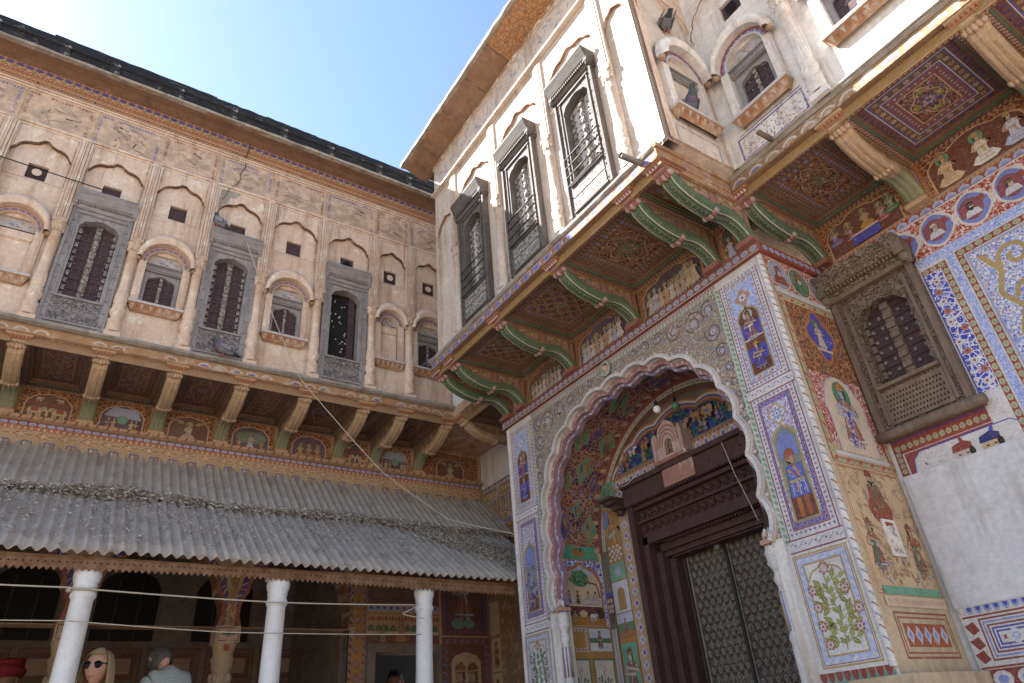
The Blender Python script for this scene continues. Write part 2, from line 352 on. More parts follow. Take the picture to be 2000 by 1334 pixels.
wood('shutter',(.085,.05,.06),(.05,.03,.036),(3,30,30),.7); wood('shutter_lit',(.30,.21,.22),(.22,.15,.16),(3,26,26),.7)
def carved(name,a,b,sc):
    t=NT(name); n=t.noise(sc,3,.5,dist=2.2); t.col(t.mix(t.ramp(n,[(.42,0.),(.56,1.)]),a,b)).bump(n,1.,.03); return t
t=NT('jali'); d=t.vor(30,rnd=.15); e=t.vor(60,rnd=.2); t.col(t.mix(t.ramp(d,[(.24,0.),(.34,1.)]),(.015,.012,.013),t.mix(t.ramp(e,[(.2,0.),(.3,1.)]),(.12,.10,.10),(.50,.46,.45)))).bump(d,.8,.02)
carved('carved_grey',(.10,.09,.09),(.29,.265,.27),26); carved('carved_brown',(.08,.058,.045),(.25,.185,.145),34); carved('carved_pale',(.13,.12,.11),(.42,.39,.36),26)
t=NT('brass'); n=t.noise(30,5,.7); t.col(t.mix(t.ramp(n,[(.35,0.),(.7,1.)]),(.13,.12,.10),(.31,.295,.25))).set(Metallic=.25,Roughness=.5)
NT('iron').col((.05,.046,.045)).set(Metallic=.5,Roughness=.6); NT('steel').col((.55,.55,.57)).set(Metallic=1.,Roughness=.22)
t=NT('stud'); t.col(t.mix(t.noise(40,3,.6),(.13,.12,.11),(.24,.22,.20))).set(Metallic=.3,Roughness=.55)
t=NT('black_lime'); n=t.noise(6,9,.75); s2=t.noise(1.5,6,.7,t.scale(t.co,3,14,3)); c=t.mix(t.ramp(n,[(.60,0.),(.70,1.)]),(.018,.018,.022),(.30,.28,.26)); c=t.mix(t.ramp(s2,[(.56,0.),(.70,1.)]),c,(.07,.068,.068)); t.col(c).bump(n,.6,.02)
t=NT('patchy_lime'); n=t.noise(14,8,.75); t.col(t.mix(t.ramp(n,[(.56,0.),(.64,1.)]),(.025,.025,.027),(.36,.34,.32))).bump(n,.5,.01)
t=NT('white_paint'); n=t.noise(8,5,.6); c=t.mix(t.ramp(n,[(.3,0.),(.7,1.)]),(.62,.62,.66),(.71,.71,.75)); c=t.mix(t.ramp(t.noise(3,8,.75,t.scale(t.co,2,.6,2)),[(.48,0.),(.70,.8)]),c,(.44,.41,.38)); c=t.mix(t.ramp(t.noise(34,4,.6),[(.66,0.),(.72,.8)]),c,(.35,.31,.28)); t.col(c).bump(t.noise(40,4,.6),.15,.004).set(Roughness=.6)
t=NT('tin'); n=t.noise(1.2,6,.65,t.scale(t.co,8,1.2,8)); c=t.mix(t.ramp(n,[(.35,0.),(.7,1.)]),(.40,.35,.315),(.28,.23,.20)); c=t.mix(t.ramp(t.noise(4,8,.75),[(.55,0.),(.75,1.)]),c,(.20,.135,.115)); c=t.mix(t.ramp(t.noise(70,2,.5),[(.66,0.),(.7,1.)]),c,(.55,.52,.49)); t.col(c).bump(t.noise(50,5,.7),.2,.004).set(Roughness=.75)
t=NT('rust'); n=t.noise(12,7,.7); t.col(t.mix(t.ramp(n,[(.35,0.),(.65,1.)]),(.13,.06,.032),(.24,.14,.085))).bump(n,.4,.006)
t=NT('rope'); t.col(t.mix(t.noise(90,3,.6),(.34,.29,.23),(.55,.49,.41)))
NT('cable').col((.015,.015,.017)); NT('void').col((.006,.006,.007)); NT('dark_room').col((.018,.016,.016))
t=NT('net'); t.col(t.mix(t.ramp(t.vor(95,'DISTANCE_TO_EDGE',rnd=0),[(.04,1.),(.09,0.)]),(.004,.004,.004),(.05,.05,.05)))
t=NT('ground'); n=t.noise(1.5,8,.7); t.col(t.mix(n,(.30,.245,.19),(.22,.175,.135))).bump(t.noise(30,6,.7),.5,.02)
t=NT('leaf_litter'); a=t.n('ShaderNodeAttribute',attribute_name='Col'); t.col(a.outputs[0]).set(Roughness=.9)
t=NT('skin'); t.col(t.mix(t.noise(25,3,.5),(.50,.27,.19),(.58,.34,.25))).set(Roughness=.5); t=NT('skin_brown'); t.col((.17,.085,.05)).set(Roughness=.5)
t=NT('blond'); n=t.noise(3,5,.6,t.scale(t.co,60,60,4)); t.col(t.mix(n,(.34,.235,.13),(.55,.42,.27))).bump(n,.6,.01).set(Roughness=.5)
t=NT('dark_hair'); t.col((.012,.010,.010)).set(Roughness=.45); NT('grey_hair').col((.10,.09,.085)); NT('lens').col((.004,.004,.005)).set(Roughness=.25,**{'Specular_IOR_Level':.15})
t=NT('orange_cloth'); t.col(t.mix(t.ramp(t.noise(22,3,.5),[(.5,0.),(.55,1.)]),(.75,.20,.06),(.85,.48,.30)))
t=NT('check_cloth'); b1=t.n('ShaderNodeTexBrick'); b1.offset=0; b1.inputs['Color1'].default_value=(.42,.44,.42,1); b1.inputs['Color2'].default_value=(.40,.42,.41,1); b1.inputs['Mortar'].default_value=(.24,.27,.28,1); b1.inputs['Scale'].default_value=38; b1.inputs['Brick Width'].default_value=.5; b1.inputs['Row Height'].default_value=.5; b1.inputs['Mortar Size'].default_value=.05; t.l(t.scale(t.co,1,1,1),b1.inputs[0]); rot=t.n('ShaderNodeMapping'); rot.inputs['Rotation'].default_value=(radians(90),0,0); t.l(t.co,rot.inputs[0]); t.l(rot.outputs[0],b1.inputs[0]); t.col(b1.outputs[0])
NT('red_cloth').col((.13,.008,.011)); NT('black_cloth').col((.015,.015,.018)); NT('pink_cloth').col((.55,.10,.25)); NT('trousers').col((.16,.14,.12)); NT('shoe').col((.03,.025,.02))
t=NT('pigeon'); a=t.n('ShaderNodeAttribute',attribute_name='Col'); t.col(t.mix(1.,a.outputs[0],t.ramp(t.noise(60,3,.6),[(.3,.8),(.7,1.1)]),'MULTIPLY')).set(Roughness=.6)
NT('bulb').col((.75,.74,.72)).set(Roughness=.15); NT('green_glass').col((.08,.2,.12)).set(Roughness=.15)
fresco('shrine_pink',.14,(.55,.48,.47),.8,30)
# ---------------------------------------------------------------- repeated building pieces (local u right, v up, w out)
CACHE={}
def cached(key,fn,mats,name):
    if key not in CACHE:
        b=MB(); fn(b); CACHE[key]=b.mesh(name,[mats] if isinstance(mats,str) else mats)
    return CACHE[key]
def T(u,v,w=0): return Matrix.Translation((u,v,w))
def tall_window(parent,M,kind='shut',lit=False,W=.255,H=1.52):
    """carved door-window with hood; origin bottom centre"""
    op=[(W-.085,.30)]+mv(cusp(W-.085,.13,2,.35,4,.5),0,1.09)+[(-W+.085,.30)]
    gm,gh=('wood_ash','wood_ash_h') if lit else ('wood_grey','wood_grey_h')
    def fr(b):
        b.holed(rc(-W,.0,W,1.33),[op],.045,.10,side=.09)
        b.mi=1
        for s in (-1,1):
            b.box(s*W-.012,.0,.03,s*W+.012,1.34,.062); b.box(s*(W-.055)-.006,.29,.045,s*(W-.055)+.006,1.30,.056)
            for k in range(9): b.ball((s*(W-.03),.06+k*.14,.05),.009,6,3)
        b.box(-W+.05,.285,.045,W-.05,.305,.066); b.box(-W+.04,1.275,.045,W-.04,1.295,.062); b.box(-W+.04,.02,.045,W-.04,.04,.06)
    f=inst('window',cached('tw_frame%s'%W,fr,[gm,gh],'window_frame'),parent,M)
    def hood(b):
        b.ext([(1.33,-.04),(1.33,.06),(1.36,.075),(1.39,.075),(1.40,.10),(1.50,.145),(1.53,.14),(1.53,-.04)],-W-.02,W+.02)
        for k in range(int(W*2/.024)): u=-W+k*.024; b.poly([(u,1.405),(u+.008,1.385),(u+.016,1.405)],None) if 0 else b.box(u,1.368,.078,u+.013,1.392,.094)
        for s in (-1,1): b.ball((s*(W+.01),1.35,.07),.028,8,5); b.box(s*(W+.005)-.02,1.36,0,s*(W+.005)+.02,1.5,.10)
    inst('hood',cached('tw_hood%s'%W,hood,gh,'window_hood'),f,M)
    def apron(b):
        b.box(-W+.055,.045,.03,W-.055,.16,.052); b.box(-W+.055,.175,.03,W-.055,.28,.052)
    inst('apron_panel',cached('tw_apron%s'%W,apron,'carved_pale' if lit else 'carved_grey','apron_panel'),f,M)
    if kind=='open':
        def nt_(b): b.box(-W+.08,.29,-.09,W-.08,1.24,-.085)
        inst('bird_net',cached('tw_net',nt_,'net','bird_net'),f,M)
        def lf(b):
            b.box(.075,.30,-.075,.15,1.2,-.05)
            for k in range(8): b.ball((.11,.36+k*.1,-.05),.010,6,3)
        inst('shutter_leaf',cached('tw_ajar',lf,'shutter','shutter_leaf'),f,M)
        def fe(b):
            q=random.Random(3)
            for i in range(34):
                u,v=q.uniform(-.14,.1),q.uniform(.33,1.15); r=q.uniform(.003,.008); b.box(u-r,v-r,-.084,u+r,v+r*1.4,-.078)
        o=inst('feather_fluff',cached('tw_fluff',fe,'whitewash','feather_fluff'),f,M); o['kind']='stuff'; return f
    for s in (-1,1):
        def leaf(b,s=s):
            u0,u1=(0.026,W-.09) if s>0 else (-W+.09,-.026)
            b.mi=0; b.box(u0,.30,-.07,u1,1.22,-.045)
            for k in range(8): b.box(u0,.325+k*.115,-.045,u1,.333+k*.115,-.038)
            b.mi=1
            for k in range(11):
                for j in range(2): b.ball((u0+(u1-u0)*(.28+.44*j),.35+k*.078,-.045),.0135 if lit else .010,6,3)
        inst('shutter_leaf',cached('tw_leaf%d%s%s'%(s,W,lit),leaf,['jali' if lit else 'shutter','carved_grey' if lit else 'stud'],'shutter_leaf'),f,M)
    def stile(b):
        b.box(-.026,.30,-.07,.026,1.22,-.028)
        for k in range(9):
            v=.34+k*.10; b.lathe([(.0,v-.034),(.026,v-.02),(.03,v),(.016,v+.03),(.02,v+.05)],0,-.03,8)
        for s in (-1,1):
            for k in range(10): b.box(s*(W-.105)-.014,.33+k*.085,-.05,s*(W-.105)+.014,.385+k*.085,-.02)
    inst('centre_stile',cached('tw_stile%s'%W,stile,'carved_pale','centre_stile'),f,M)
    if lit=='bars':
        def bars(b):
            for v in (.30,.40,.50,.60): b.tube([(-W+.03,v,.075),(W-.03,v+.005,.075)],.006,6)
        inst('rail_bars',cached('tw_bars',bars,'iron','rail_bars'),f,M)
    return f
def crescent(b,r0,r1,w0,w1,e0=1.,e1=1.,n=14,col=None,cv=0,a0=0.,a1=pi):
    """curved canopy band between two arcs, bulging outward"""
    S=5; vs=[];fs=[]
    for i in range(n+1):
        a=a0+(a1-a0)*i/n
        for j in range(S+1):
            t=j/S; r=r0+(r1-r0)*t; e=e0+(e1-e0)*t; w=w0+(w1-w0)*sin(pi*min(1,.25+t*.75))
            vs.append((r*cos(a),cv+r*e*sin(a),w if j<S else w0-.02))
    for i in range(n):
        for j in range(S): q=i*(S+1)+j; fs.append((q,q+1,q+S+2,q+S+1))
    b.add(vs,fs,col,True)
    lip=[]
    for i in range(n+1):
        a=a0+(a1-a0)*i/n; lip += [(r0*cos(a),cv+r0*e0*sin(a),w0-.02),(r0*cos(a),cv+r0*e0*sin(a),w0+(w1-w0)*sin(pi*.25))]
    b.add(lip,[(2*i,2*i+1,2*i+3,2*i+2) for i in range(n)],col)
def arched_window(parent,M,kind='shut',wt='plaster',r=.215,red=False,hw=.13):
    """origin at bottom centre of the opening (sill top); lunette over a lintel, curved canopy on top"""
    sp=.50                                                                  # springing height
    def sur(b):
        out=[(r+.025,-.03)]+[( (r+.025)*cos(a),sp+(r+.025)*sin(a)) for a in [pi*i/14 for i in range(15)]]+[(-r-.025,-.03)]
        inn=[(r-.045,.0)]+[((r-.045)*cos(a),sp+(r-.045)*sin(a)) for a in [pi*i/14 for i in range(15)]]+[(-r+.045,.0)]
        b.holed(out,[inn],.035,.09,side=.05)
    s=inst('arched_window' if kind!='blind' else 'blind_niche',cached(('aw',wt,r),sur,wt,'window_surround'),parent,M)
    def canopy(b):
        crescent(b,r+.012,r+.075,.05,.125,1,1.35,cv=sp)
        b.mi=1
        for i in range(23):
            a=pi*(i+.5)/23; b.ball(((r+.03)*cos(a),sp+(r+.03)*1.06*sin(a),.105),.011,6,3)
        for q in (-1,1): b.ball((q*(r+.045),sp,.06),.03,8,5)
        b.stroke([((r+.066)*cos(a),sp+(r+.066)*1.32*sin(a)) for a in [pi*(i+4)/24 for i in range(17)]],.008,(.2,.06,.03))
    inst('canopy',cached(('awc',wt,r),canopy,[wt,'tan_plaster'],'canopy'),s,M)
    def lun(b):
        b.w0=-.03; R2=r-.045
        b.poly([(R2*cos(a),sp+.02+R2*sin(a)) for a in [pi*i/14 for i in range(15)]],mix(WHT,GRY,.35)); b.up()
        for i in range(26): a=R.uniform(.2,2.9); q=R.uniform(0,.75)*R2; b.leaf(q*cos(a),sp+.03+q*sin(a),R.random()*6,.04,.012,R.choice([PBLUE,mix(RED,WHT,.4),GRY,WHT]))
        b.w0=.037; b.L=0
        def arc(ra,rb,c): b.poly([(ra*cos(pi*i/18),sp+ra*sin(pi*i/18)) for i in range(19)]+[(rb*cos(pi*i/18),sp+rb*sin(pi*i/18)) for i in range(18,-1,-1)],c)
        if red: arc(r-.012,r+.022,RED); arc(r-.043,r-.014,WHT)
        else: arc(r-.043,r+.004,mix(CRM,ORA,.25)); arc(r+.006,r+.022,mix(RED,CRM,.4))
        b.up()
        for i in range(30): a=pi*(i+.5)/30; b.leaf((r-.034)*cos(a),sp+(r-.034)*sin(a),a+.5,.034,.009,BLUE if i%3 else mix(BLUE,WHT,.4))
    inst('painted_lunette',cached(('awl',r,red),lun,'fresco','painted_lunette'),s,M)
    if kind!='blind':
        def fr(b):
            op=[(hw,.01)]+mv(cusp(hw,.07,1,.5,4),0,.30)+[(-hw,.01)]
            b.holed(rc(-r+.045,0,r-.045,.42),[op],-.02,.06); b.mi=1
            b.box(-r+.043,.41,-.05,r-.043,.50,.012); b.box(-r+.043,.425,.0,r-.043,.445,.022); b.box(-r+.043,.48,.0,r-.043,.492,.03)
            for k in range(14): b.box(-r+.05+k*.0235,.455,.005,-.002-r+.05+k*.0235+.014,.475,.02)
        inst('window_frame',cached(('awf',r,hw),fr,['wood_grey','wood_grey_h'],'window_frame'),s,M)
        for q in (-1,1):
            def leaf(b,q=q):
                u0,u1=(.012,hw+.005) if q>0 else (-hw-.005,-.012); b.box(u0,.0,-.075,u1,.39,-.055)
                for k in range(4): b.box(u0,.07+k*.085,-.055,u1,.075+k*.085,-.05)
                b.mi=1
                for k in range(4): b.ball(((u0+u1)/2,.05+k*.09,-.055),.010,6,3)
            inst('shutter_leaf',cached(('awlf',q,hw),leaf,['shutter','stud'],'shutter_leaf'),s,M)
        def stile(b):
            b.box(-.012,.0,-.075,.012,.39,-.04)
            for k in range(7): b.box(-.016,.02+k*.053,-.045,.016,.045+k*.053,-.03)
        inst('centre_stile',cached(('awst',),stile,'carved_pale','centre_stile'),s,M)
    else:
        def bl(b): b.box(-r+.045,.0,-.05,r-.045,.5,-.02); b.box(-r+.055,.40,-.02,r-.055,.43,.0); b.box(-r+.07,.39,-.02,r-.07,.40,-.012)
        inst('niche_back',cached(('awb',r),bl,'plaster','niche_back'),s,M)
    def sill(b):
        b.k=CRM; b.prism([(-r-.035,-.03),(r+.035,-.03),(r+.035,-.005),(-r-.035,-.005)],0,.085,WHT)
        b.add([(-r-.03,-.03,.075),(r+.03,-.03,.075),(r-.01,-.105,.03),(-r+.01,-.105,.03)],[(3,2,1,0)],mix(ORA,TAN,.35))
        b.add([(-r-.03,-.03,.075),(-r+.01,-.105,.03),(-r+.01,-.105,-.02),(-r-.03,-.03,-.02)],[(0,1,2,3)],TAN); b.add([(r+.03,-.03,.075),(r-.01,-.105,.03),(r-.01,-.105,-.02),(r+.03,-.03,-.02)],[(3,2,1,0)],TAN)
        for k in range(11):
            u=-r+.0+k*(2*r-.0)/10.8; b.add([(u,-.042,.071),(u+.032,-.042,.071),(u+.018,-.092,.0425)],[(2,1,0)],mix(RED,TAN,.35) if k%2 else mix(WHT,TAN,.45))
    inst('window_sill',cached(('aws',r),sill,'fresco_worn','window_sill'),s,M); return s
def pilaster(parent,M,mat='plaster',top=2.2,r=.043):
    """engaged column with vase base; origin at ledge"""
    def f(b):
        b.box(-.068,0,0,.068,.05,.055); k=.04
        b.lathe([(.062,.05),(.062,.17),(.066,.18),(.052,.19),(.045,.215),(.064,.25),(.067,.29),(.05,.325),(.058,.335),(.058,.345),(.045,.36),(.058,.385),(.052,.47),(.044,.50)],0,.008,16,0,pi,cap=False)
        for a in range(7): t=pi*(a+.5)/7; b.lathe([(.0,.36),(.011,.38),(.013,.44),(.006,.50),(0,.53)],.046*cos(t),.008+.046*sin(t),6,cap=False)
        b.lathe([(.044,.5),(.041,.9),(.046,.905),(.048,.92),(.041,.93)],0,.008,16,0,pi,cap=False)
        b.lathe([(.041,.93),(.044,.99),(.062,1.05),(.066,1.06),(.058,1.075),(.07,1.09),(.07,1.10)],0,.008,16,0,pi,cap=False)
        for a in range(5): t=pi*(a+.5)/5; b.ball((.052*cos(t),1.02,.008+.052*sin(t)),.016,6,4,sc=(1,1.6,1))
        b.box(-.06,1.10,0,.06,1.15,.075)
        for i,(u0,u1,w) in enumerate(((-.06,-.042,.045),(-.038,-.012,.055),(-.008,.008,.062),(.012,.038,.055),(.042,.06,.045))): b.box(u0,1.15,0,u1,top,w)
    return inst('pilaster',cached(('pil',mat,top),f,mat,'pilaster'),parent,M)
def vent(parent,M,mode=0,s=.085):
    """pierced square panel, recessed"""
    def f(b):
        b.mi=0; b.box(-s,-s*1.1,-.06,s,s*1.1,-.03); b.mi=1
        if mode==1: b.poly([(.042*cos(t),.045*sin(t)) for t in [2*pi*i/16 for i in range(16)]],CRM); b.v=[(x,y,z if abs(z)>1e-6 else -.027) for x,y,z in b.v]
        if mode==2: b.mi=2; b.poly([(.05*cos(t),.052*sin(t)) for t in [2*pi*i/16 for i in range(16)]],BLK); b.v=[(x,y,z if abs(z)>1e-6 else -.027) for x,y,z in b.v]
    return inst('vent_panel',cached(('vent',mode,s),f,['shutter','plaster','void'],'vent_panel'),parent,M)
BR=[(0,.05),(.04,.07),(.08,.12),(.14,.165),(.2,.187),(.27,.19),(.34,.175),(.39,.165),(.46,.17),(.55,.185),(.64,.215),(.71,.25),(.76,.29),(.79,.34)]   # underside of bracket (w,v)
def bracket(parent,M,style='tan',D=.92,H=.40):
    """S-shaped corbel; origin on the wall at cornice top, w out"""
    if style=='gate': g,ln,kn,bd,pl=GRN,mix(WHT,CRM,.4),mix(RED,PINK,.25),mix(mix(ORA,TAN,.5),BRN,.25),mix(TAN,BRN,.2)
    else: g,ln,kn,bd,pl=mix(TAN,CRM,.55),mix(CRM,WHT,.3),mix(CRM,ORA,.3),mix(TAN,ORA,.3),mix(TAN,BRN,.4)
    def sheet(b):
        for s in (-1,1):                                                    # side plate above the curve
            n=len(BR); u=s*.045
            vs=[(u,v+.02,w) for (w,v) in BR]+[(u,H,w) for (w,v) in BR]
            b.add(vs,[(i,i+1,n+i+1,n+i) if s>0 else (i,n+i,n+i+1,i+1) for i in range(n-1)],bd)
            u=s*.0455; m=[(.05,.20),(.13,.24),(.24,.265),(.34,.25),(.34,.37),(.05,.37)]; q=[(.40,.25),(.55,.26),(.66,.30),(.70,.34),(.70,.37),(.40,.37)]
            for P_ in (m,q):
                b.add([(u,v,w) for w,v in P_],[tuple(range(len(P_)))],mix(DBLUE,PUR,.4)); cw=sum(p[0] for p in P_)/6; cv_=sum(p[1] for p in P_)/6
                b.add([(u+s*.0006,cv_+(v-cv_)*.86,cw+(w-cw)*.9) for w,v in P_],[tuple(range(len(P_)))],pl)
                for i in range(16):
                    w_,v_=cw+R.uniform(-.1,.1),cv_+R.uniform(-.04,.04); t=R.random()*6; l=.02
                    b.add([(u+s*.0012,v_+l*sin(t+a),w_+l*cos(t+a)*(1 if a else .6)) for a in (0,2.,4.2)],[(0,1,2)],R.choice([BRN,DRED,CRM,ORA,GRN]))
    me=cached(('brs',style,H),sheet,'fresco','bracket_web')
    def band(b):
        n=len(BR)
        for i in range(n):                                                  # rounded ribbed band following the curve
            pass
        prof=[(-.064,.05),(-.064,.0),(-.047,-.018),(-.039,-.021),(-.018,-.018),(-.009,-.025),(.009,-.025),(.018,-.018),(.039,-.021),(.047,-.018),(.064,.0),(.064,.05)]
        cols=[g,ln,g,ln,g,g,ln,g,ln,g,bd,g]
        if style!='gate': cols=[g]*12
        if style!='gate':
            for i in range(n-1):
                for j in range(11):
                    (u0,d0),(u1,d1)=prof[j],prof[j+1]; (w0,v0),(w1,v1)=BR[i],BR[i+1]
                    c=mix(mix(LGRN,GRN,.5),TAN,.3) if i<5 else jit(mix(g,TAN,.25) if (i+j)%3 else g,.12)
                    b.add([(u0,v0+d0,w0),(u0,v1+d0,w1),(u1,v1+d1,w1),(u1,v0+d1,w0)],[(0,1,2,3)],c)
        else:
            for i in range(n-1):
                for j in range(11):
                    (u0,d0),(u1,d1)=prof[j],prof[j+1]; (w0,v0),(w1,v1)=BR[i],BR[i+1]
                    b.add([(u0,v0+d0,w0),(u0,v1+d0,w1),(u1,v1+d1,w1),(u1,v0+d1,w0)],[(0,1,2,3)],ln if j in (2,8) else (jit(mix(GRN,BLK,.25),.15) if j!=5 else mix(GRN,BLK,.7)))
                    if j==5:
                        for t_ in (.25,.75): b.add([(-.006,v0+(v1-v0)*t_-.0265,w0+(w1-w0)*t_),(.006,v0+(v1-v0)*t_-.0265,w0+(w1-w0)*t_+.01),(.006,v0+(v1-v0)*t_-.0265,w0+(w1-w0)*t_-.01)],[(0,1,2)],WHT if i%2 else mix(RED,WHT,.3))
        for (w,v,rr) in ((.02,.03,.038),(.385,.158,.036),(.80,.335,.042)):   # lotus knobs
            for k in range(5): a=(k-2)*.028; b.ball((a,v-.012+abs(k-2)*.006,w),rr*.62,7,5,jit(kn,.1) if k%2 else (mix(kn,WHT,.45) if style=='gate' else jit(mix(kn,WHT,.2),.05)),sc=(.8,1.2,1.1))
        b.box(-.075,.0,-.0,.075,.035,.085,jit(kn)); b.box(-.07,.035,0,.07,.06,.06,bd)
    bd_=inst('bracket',cached(('brb',style,H),band,'fresco','bracket'),parent,M)
    inst('bracket_web',me,bd_,M)
    def seat(b):
        st=[(.085,.365,.76,.86),(.10,.385,.72,.885),(.085,.40,.74,.88)]
        cs=[mix(kn,WHT,.2),mix(RED,kn,.4),bd] if style=='gate' else [mix(CRM,TAN,.3),mix(TAN,ORA,.35),mix(CRM,TAN,.4)]
        b.ext([(.33,.74),(.345,.85),(.36,.86),(.36,.72)],-.07,.07,cs[0]); b.ext([(.36,.70),(.36,.875),(.385,.905),(.385,.68)],-.085,.085,cs[1]); b.ext([(.385,.66),(.385,.90),(H,.91),(H,.66)],-.10,.10,cs[2])
        for k in range(6): u=-.07+k*.028; b.add([(u-.012,.364,.885-.004),(u+.012,.364,.885-.004),(u,.382,.902)],[(0,1,2)],WHT if style=='gate' else RED)
    inst('bracket_seat',cached(('bse',style,H),seat,'fresco','bracket_seat'),bd_,M)
    return bd_
def coffer(parent,M,W,D,style,seed):
    """painted coffered ceiling panel between brackets, u along, v from the wall outwards, w down; origin at wall end, centre"""
    q=random.Random(seed); b=MB(); h=W/2
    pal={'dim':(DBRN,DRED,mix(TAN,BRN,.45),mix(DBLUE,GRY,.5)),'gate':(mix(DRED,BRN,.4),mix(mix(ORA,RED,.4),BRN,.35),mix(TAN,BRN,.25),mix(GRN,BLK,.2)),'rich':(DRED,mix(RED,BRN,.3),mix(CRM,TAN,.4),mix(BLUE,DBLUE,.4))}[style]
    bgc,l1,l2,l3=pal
    b.mi=1; b.poly(rc(-h,0,h,D),bgc); b.mi=0; b.L=2
    # mouldings stepping in
    def step(i0,i1,w,c):
        for (a0,c0,a1,c1) in ((-h+i0,i0,h-i0,i1),(-h+i0,D-i1,h-i0,D-i0),(-h+i0,i1,-h+i1,D-i1),(h-i1,i1,h-i0,D-i1)): b.box(a0,c0,0,a1,c1,w,c)
    step(0,.010,.075,mix(OCH,BRN,.25) if style!='dim' else mix(TAN,BRN,.3)); step(.010,.045,.062,DRED if style!='dim' else DBRN); step(.045,.058,.05,mix(GRN,BLK,.35) if style!='dim' else mix(DBRN,TAN,.2)); step(.058,.072,.03,mix(BRN,ORA,.2))
    b.w0=.0623; b.L=0
    b.row((-h,.028),(h,.028),int(W/.035),'leaf',.03,CRM if style!='dim' else TAN,RED); b.row((h,D-.028),(-h,D-.028),int(W/.035),'leaf',.03,l2,RED)
    for s in (-1,1): b.row((s*(h-.028),.03),(s*(h-.028),D-.03),int(D/.035),'leaf',.03,l2,RED)
    b.w0=.0; b.L=4
    def ring(i,t,kind,stp,bgc,c1,c2=None,c3=None): b.bord(-h+i,i,h-i,D-i,t,kind,stp,bgc,c1,c2,c3)
    i=.078
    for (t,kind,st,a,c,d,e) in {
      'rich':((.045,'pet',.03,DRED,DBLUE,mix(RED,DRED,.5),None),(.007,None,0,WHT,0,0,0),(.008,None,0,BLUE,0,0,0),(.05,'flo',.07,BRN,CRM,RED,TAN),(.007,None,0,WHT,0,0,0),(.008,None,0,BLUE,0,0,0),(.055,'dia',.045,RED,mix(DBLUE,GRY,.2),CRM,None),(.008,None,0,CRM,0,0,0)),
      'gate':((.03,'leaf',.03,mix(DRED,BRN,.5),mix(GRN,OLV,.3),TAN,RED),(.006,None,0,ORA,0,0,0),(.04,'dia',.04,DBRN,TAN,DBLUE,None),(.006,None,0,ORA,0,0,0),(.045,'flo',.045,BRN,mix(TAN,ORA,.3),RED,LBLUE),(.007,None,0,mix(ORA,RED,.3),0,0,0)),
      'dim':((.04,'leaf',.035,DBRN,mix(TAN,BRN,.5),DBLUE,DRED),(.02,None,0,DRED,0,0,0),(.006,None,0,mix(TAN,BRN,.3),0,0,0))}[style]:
        if kind: ring(i,t,kind,st,a,c,d,e)
        else: b.frame(-h+i,i,h-i,D-i,t,a); b.up()
        i+=t
    # field
    iu,iv=h-i-.004,D/2-i-.004; cv=D/2
    if style=='rich': b.mi=2; b.poly(rc(-iu,cv-iv,iu,cv+iv),CRM); b.mi=0
    b.up(); k=q.randint(0,2) if style!='rich' else 1
    if style=='dim' and k!=1:
        for x in range(-2,3):
            for y in range(-3,4):
                u,v=x*iu*.42,cv+y*iv*.3
                if abs(u)<iu*.95 and abs(v-cv)<iv*.95: b.stroke([(u+iu*.2*cos(t),v+iv*.13*sin(t)) for t in [2*pi*j/8 for j in range(8)]],.006,l2,True); b.petal(u,v,iv*.08,6,q.choice([DRED,l3,DBRN]))
    elif k==1:
        b.stroke([(iu*.8*cos(t)*(1+.18*cos(4*t)),cv+iv*.8*sin(t)*(1+.18*cos(4*t))) for t in [2*pi*j/40 for j in range(40)]],.009,mix(l2,CRM,.3),True); b.up()
        b.petal(0,cv,min(iu,iv)*.5,8,l3,.4); b.up(); b.petal(0,cv,min(iu,iv)*.36,8,mix(PINK,CRM,.4) if style=='rich' else l1,.4); b.up(); b.petal(0,cv,min(iu,iv)*.17,6,l3,.3); b.up()
        for x in (-1,1):
            for y in (-1,1): b.petal(x*iu*.72,cv+y*iv*.72,min(iu,iv)*.22,8,l1,.3); b.spiral(x*iu*.35,cv+y*iv*.6,iv*.2,1.3,.006,l2,q.random()*6,x)
        for x in (-1,1): b.ell(x*iu*.62,cv,.022,.03,OLV if style=='rich' else l1); b.ell(0,cv+x*iv*.68,.03,.022,OLV if style=='rich' else l1)
    else:
        for x in range(-3,4):
            for y in range(-3,4):
                if (x+y)%2==0:
                    u,v=x*iu*.3,cv+y*iv*.3; b.stroke([(u+iu*.29*cos(t)*(1+.2*cos(4*t)),v+iv*.29*sin(t)*(1+.2*cos(4*t))) for t in [2*pi*j/16 for j in range(16)]],.007,mix(l2,CRM,.15),True); b.up(); b.petal(u,v,min(iu,iv)*.13,6,q.choice([DRED,mix(DBLUE,PUR,.5),GRN,DBRN])); b.up(-1)
    for _ in range(int(60 if style!='dim' else 30)):
        u,v=q.uniform(-iu,iu),cv+q.uniform(-iv,iv); b.up(); b.leaf(u,v,q.random()*6,.03,.007,q.choice([l2,l1,l3,CRM if style!='dim' else l2])); b.up(-1)
    b.up(2)
    if style!='dim' and k!=1: b.frame(-.03,cv-.03,.03,cv+.03,.008,CRM); b.up(); b.rect(-.024,cv-.024,.024,cv+.024,GRN)
    o=b.obj('ceiling_panel',['fresco_dark' if style!='rich' else 'fresco',{'dim':'fl_coffer_dim','gate':'fl_coffer','rich':'fl_coffer'}[style],'fl_coffer'],parent,M); return o
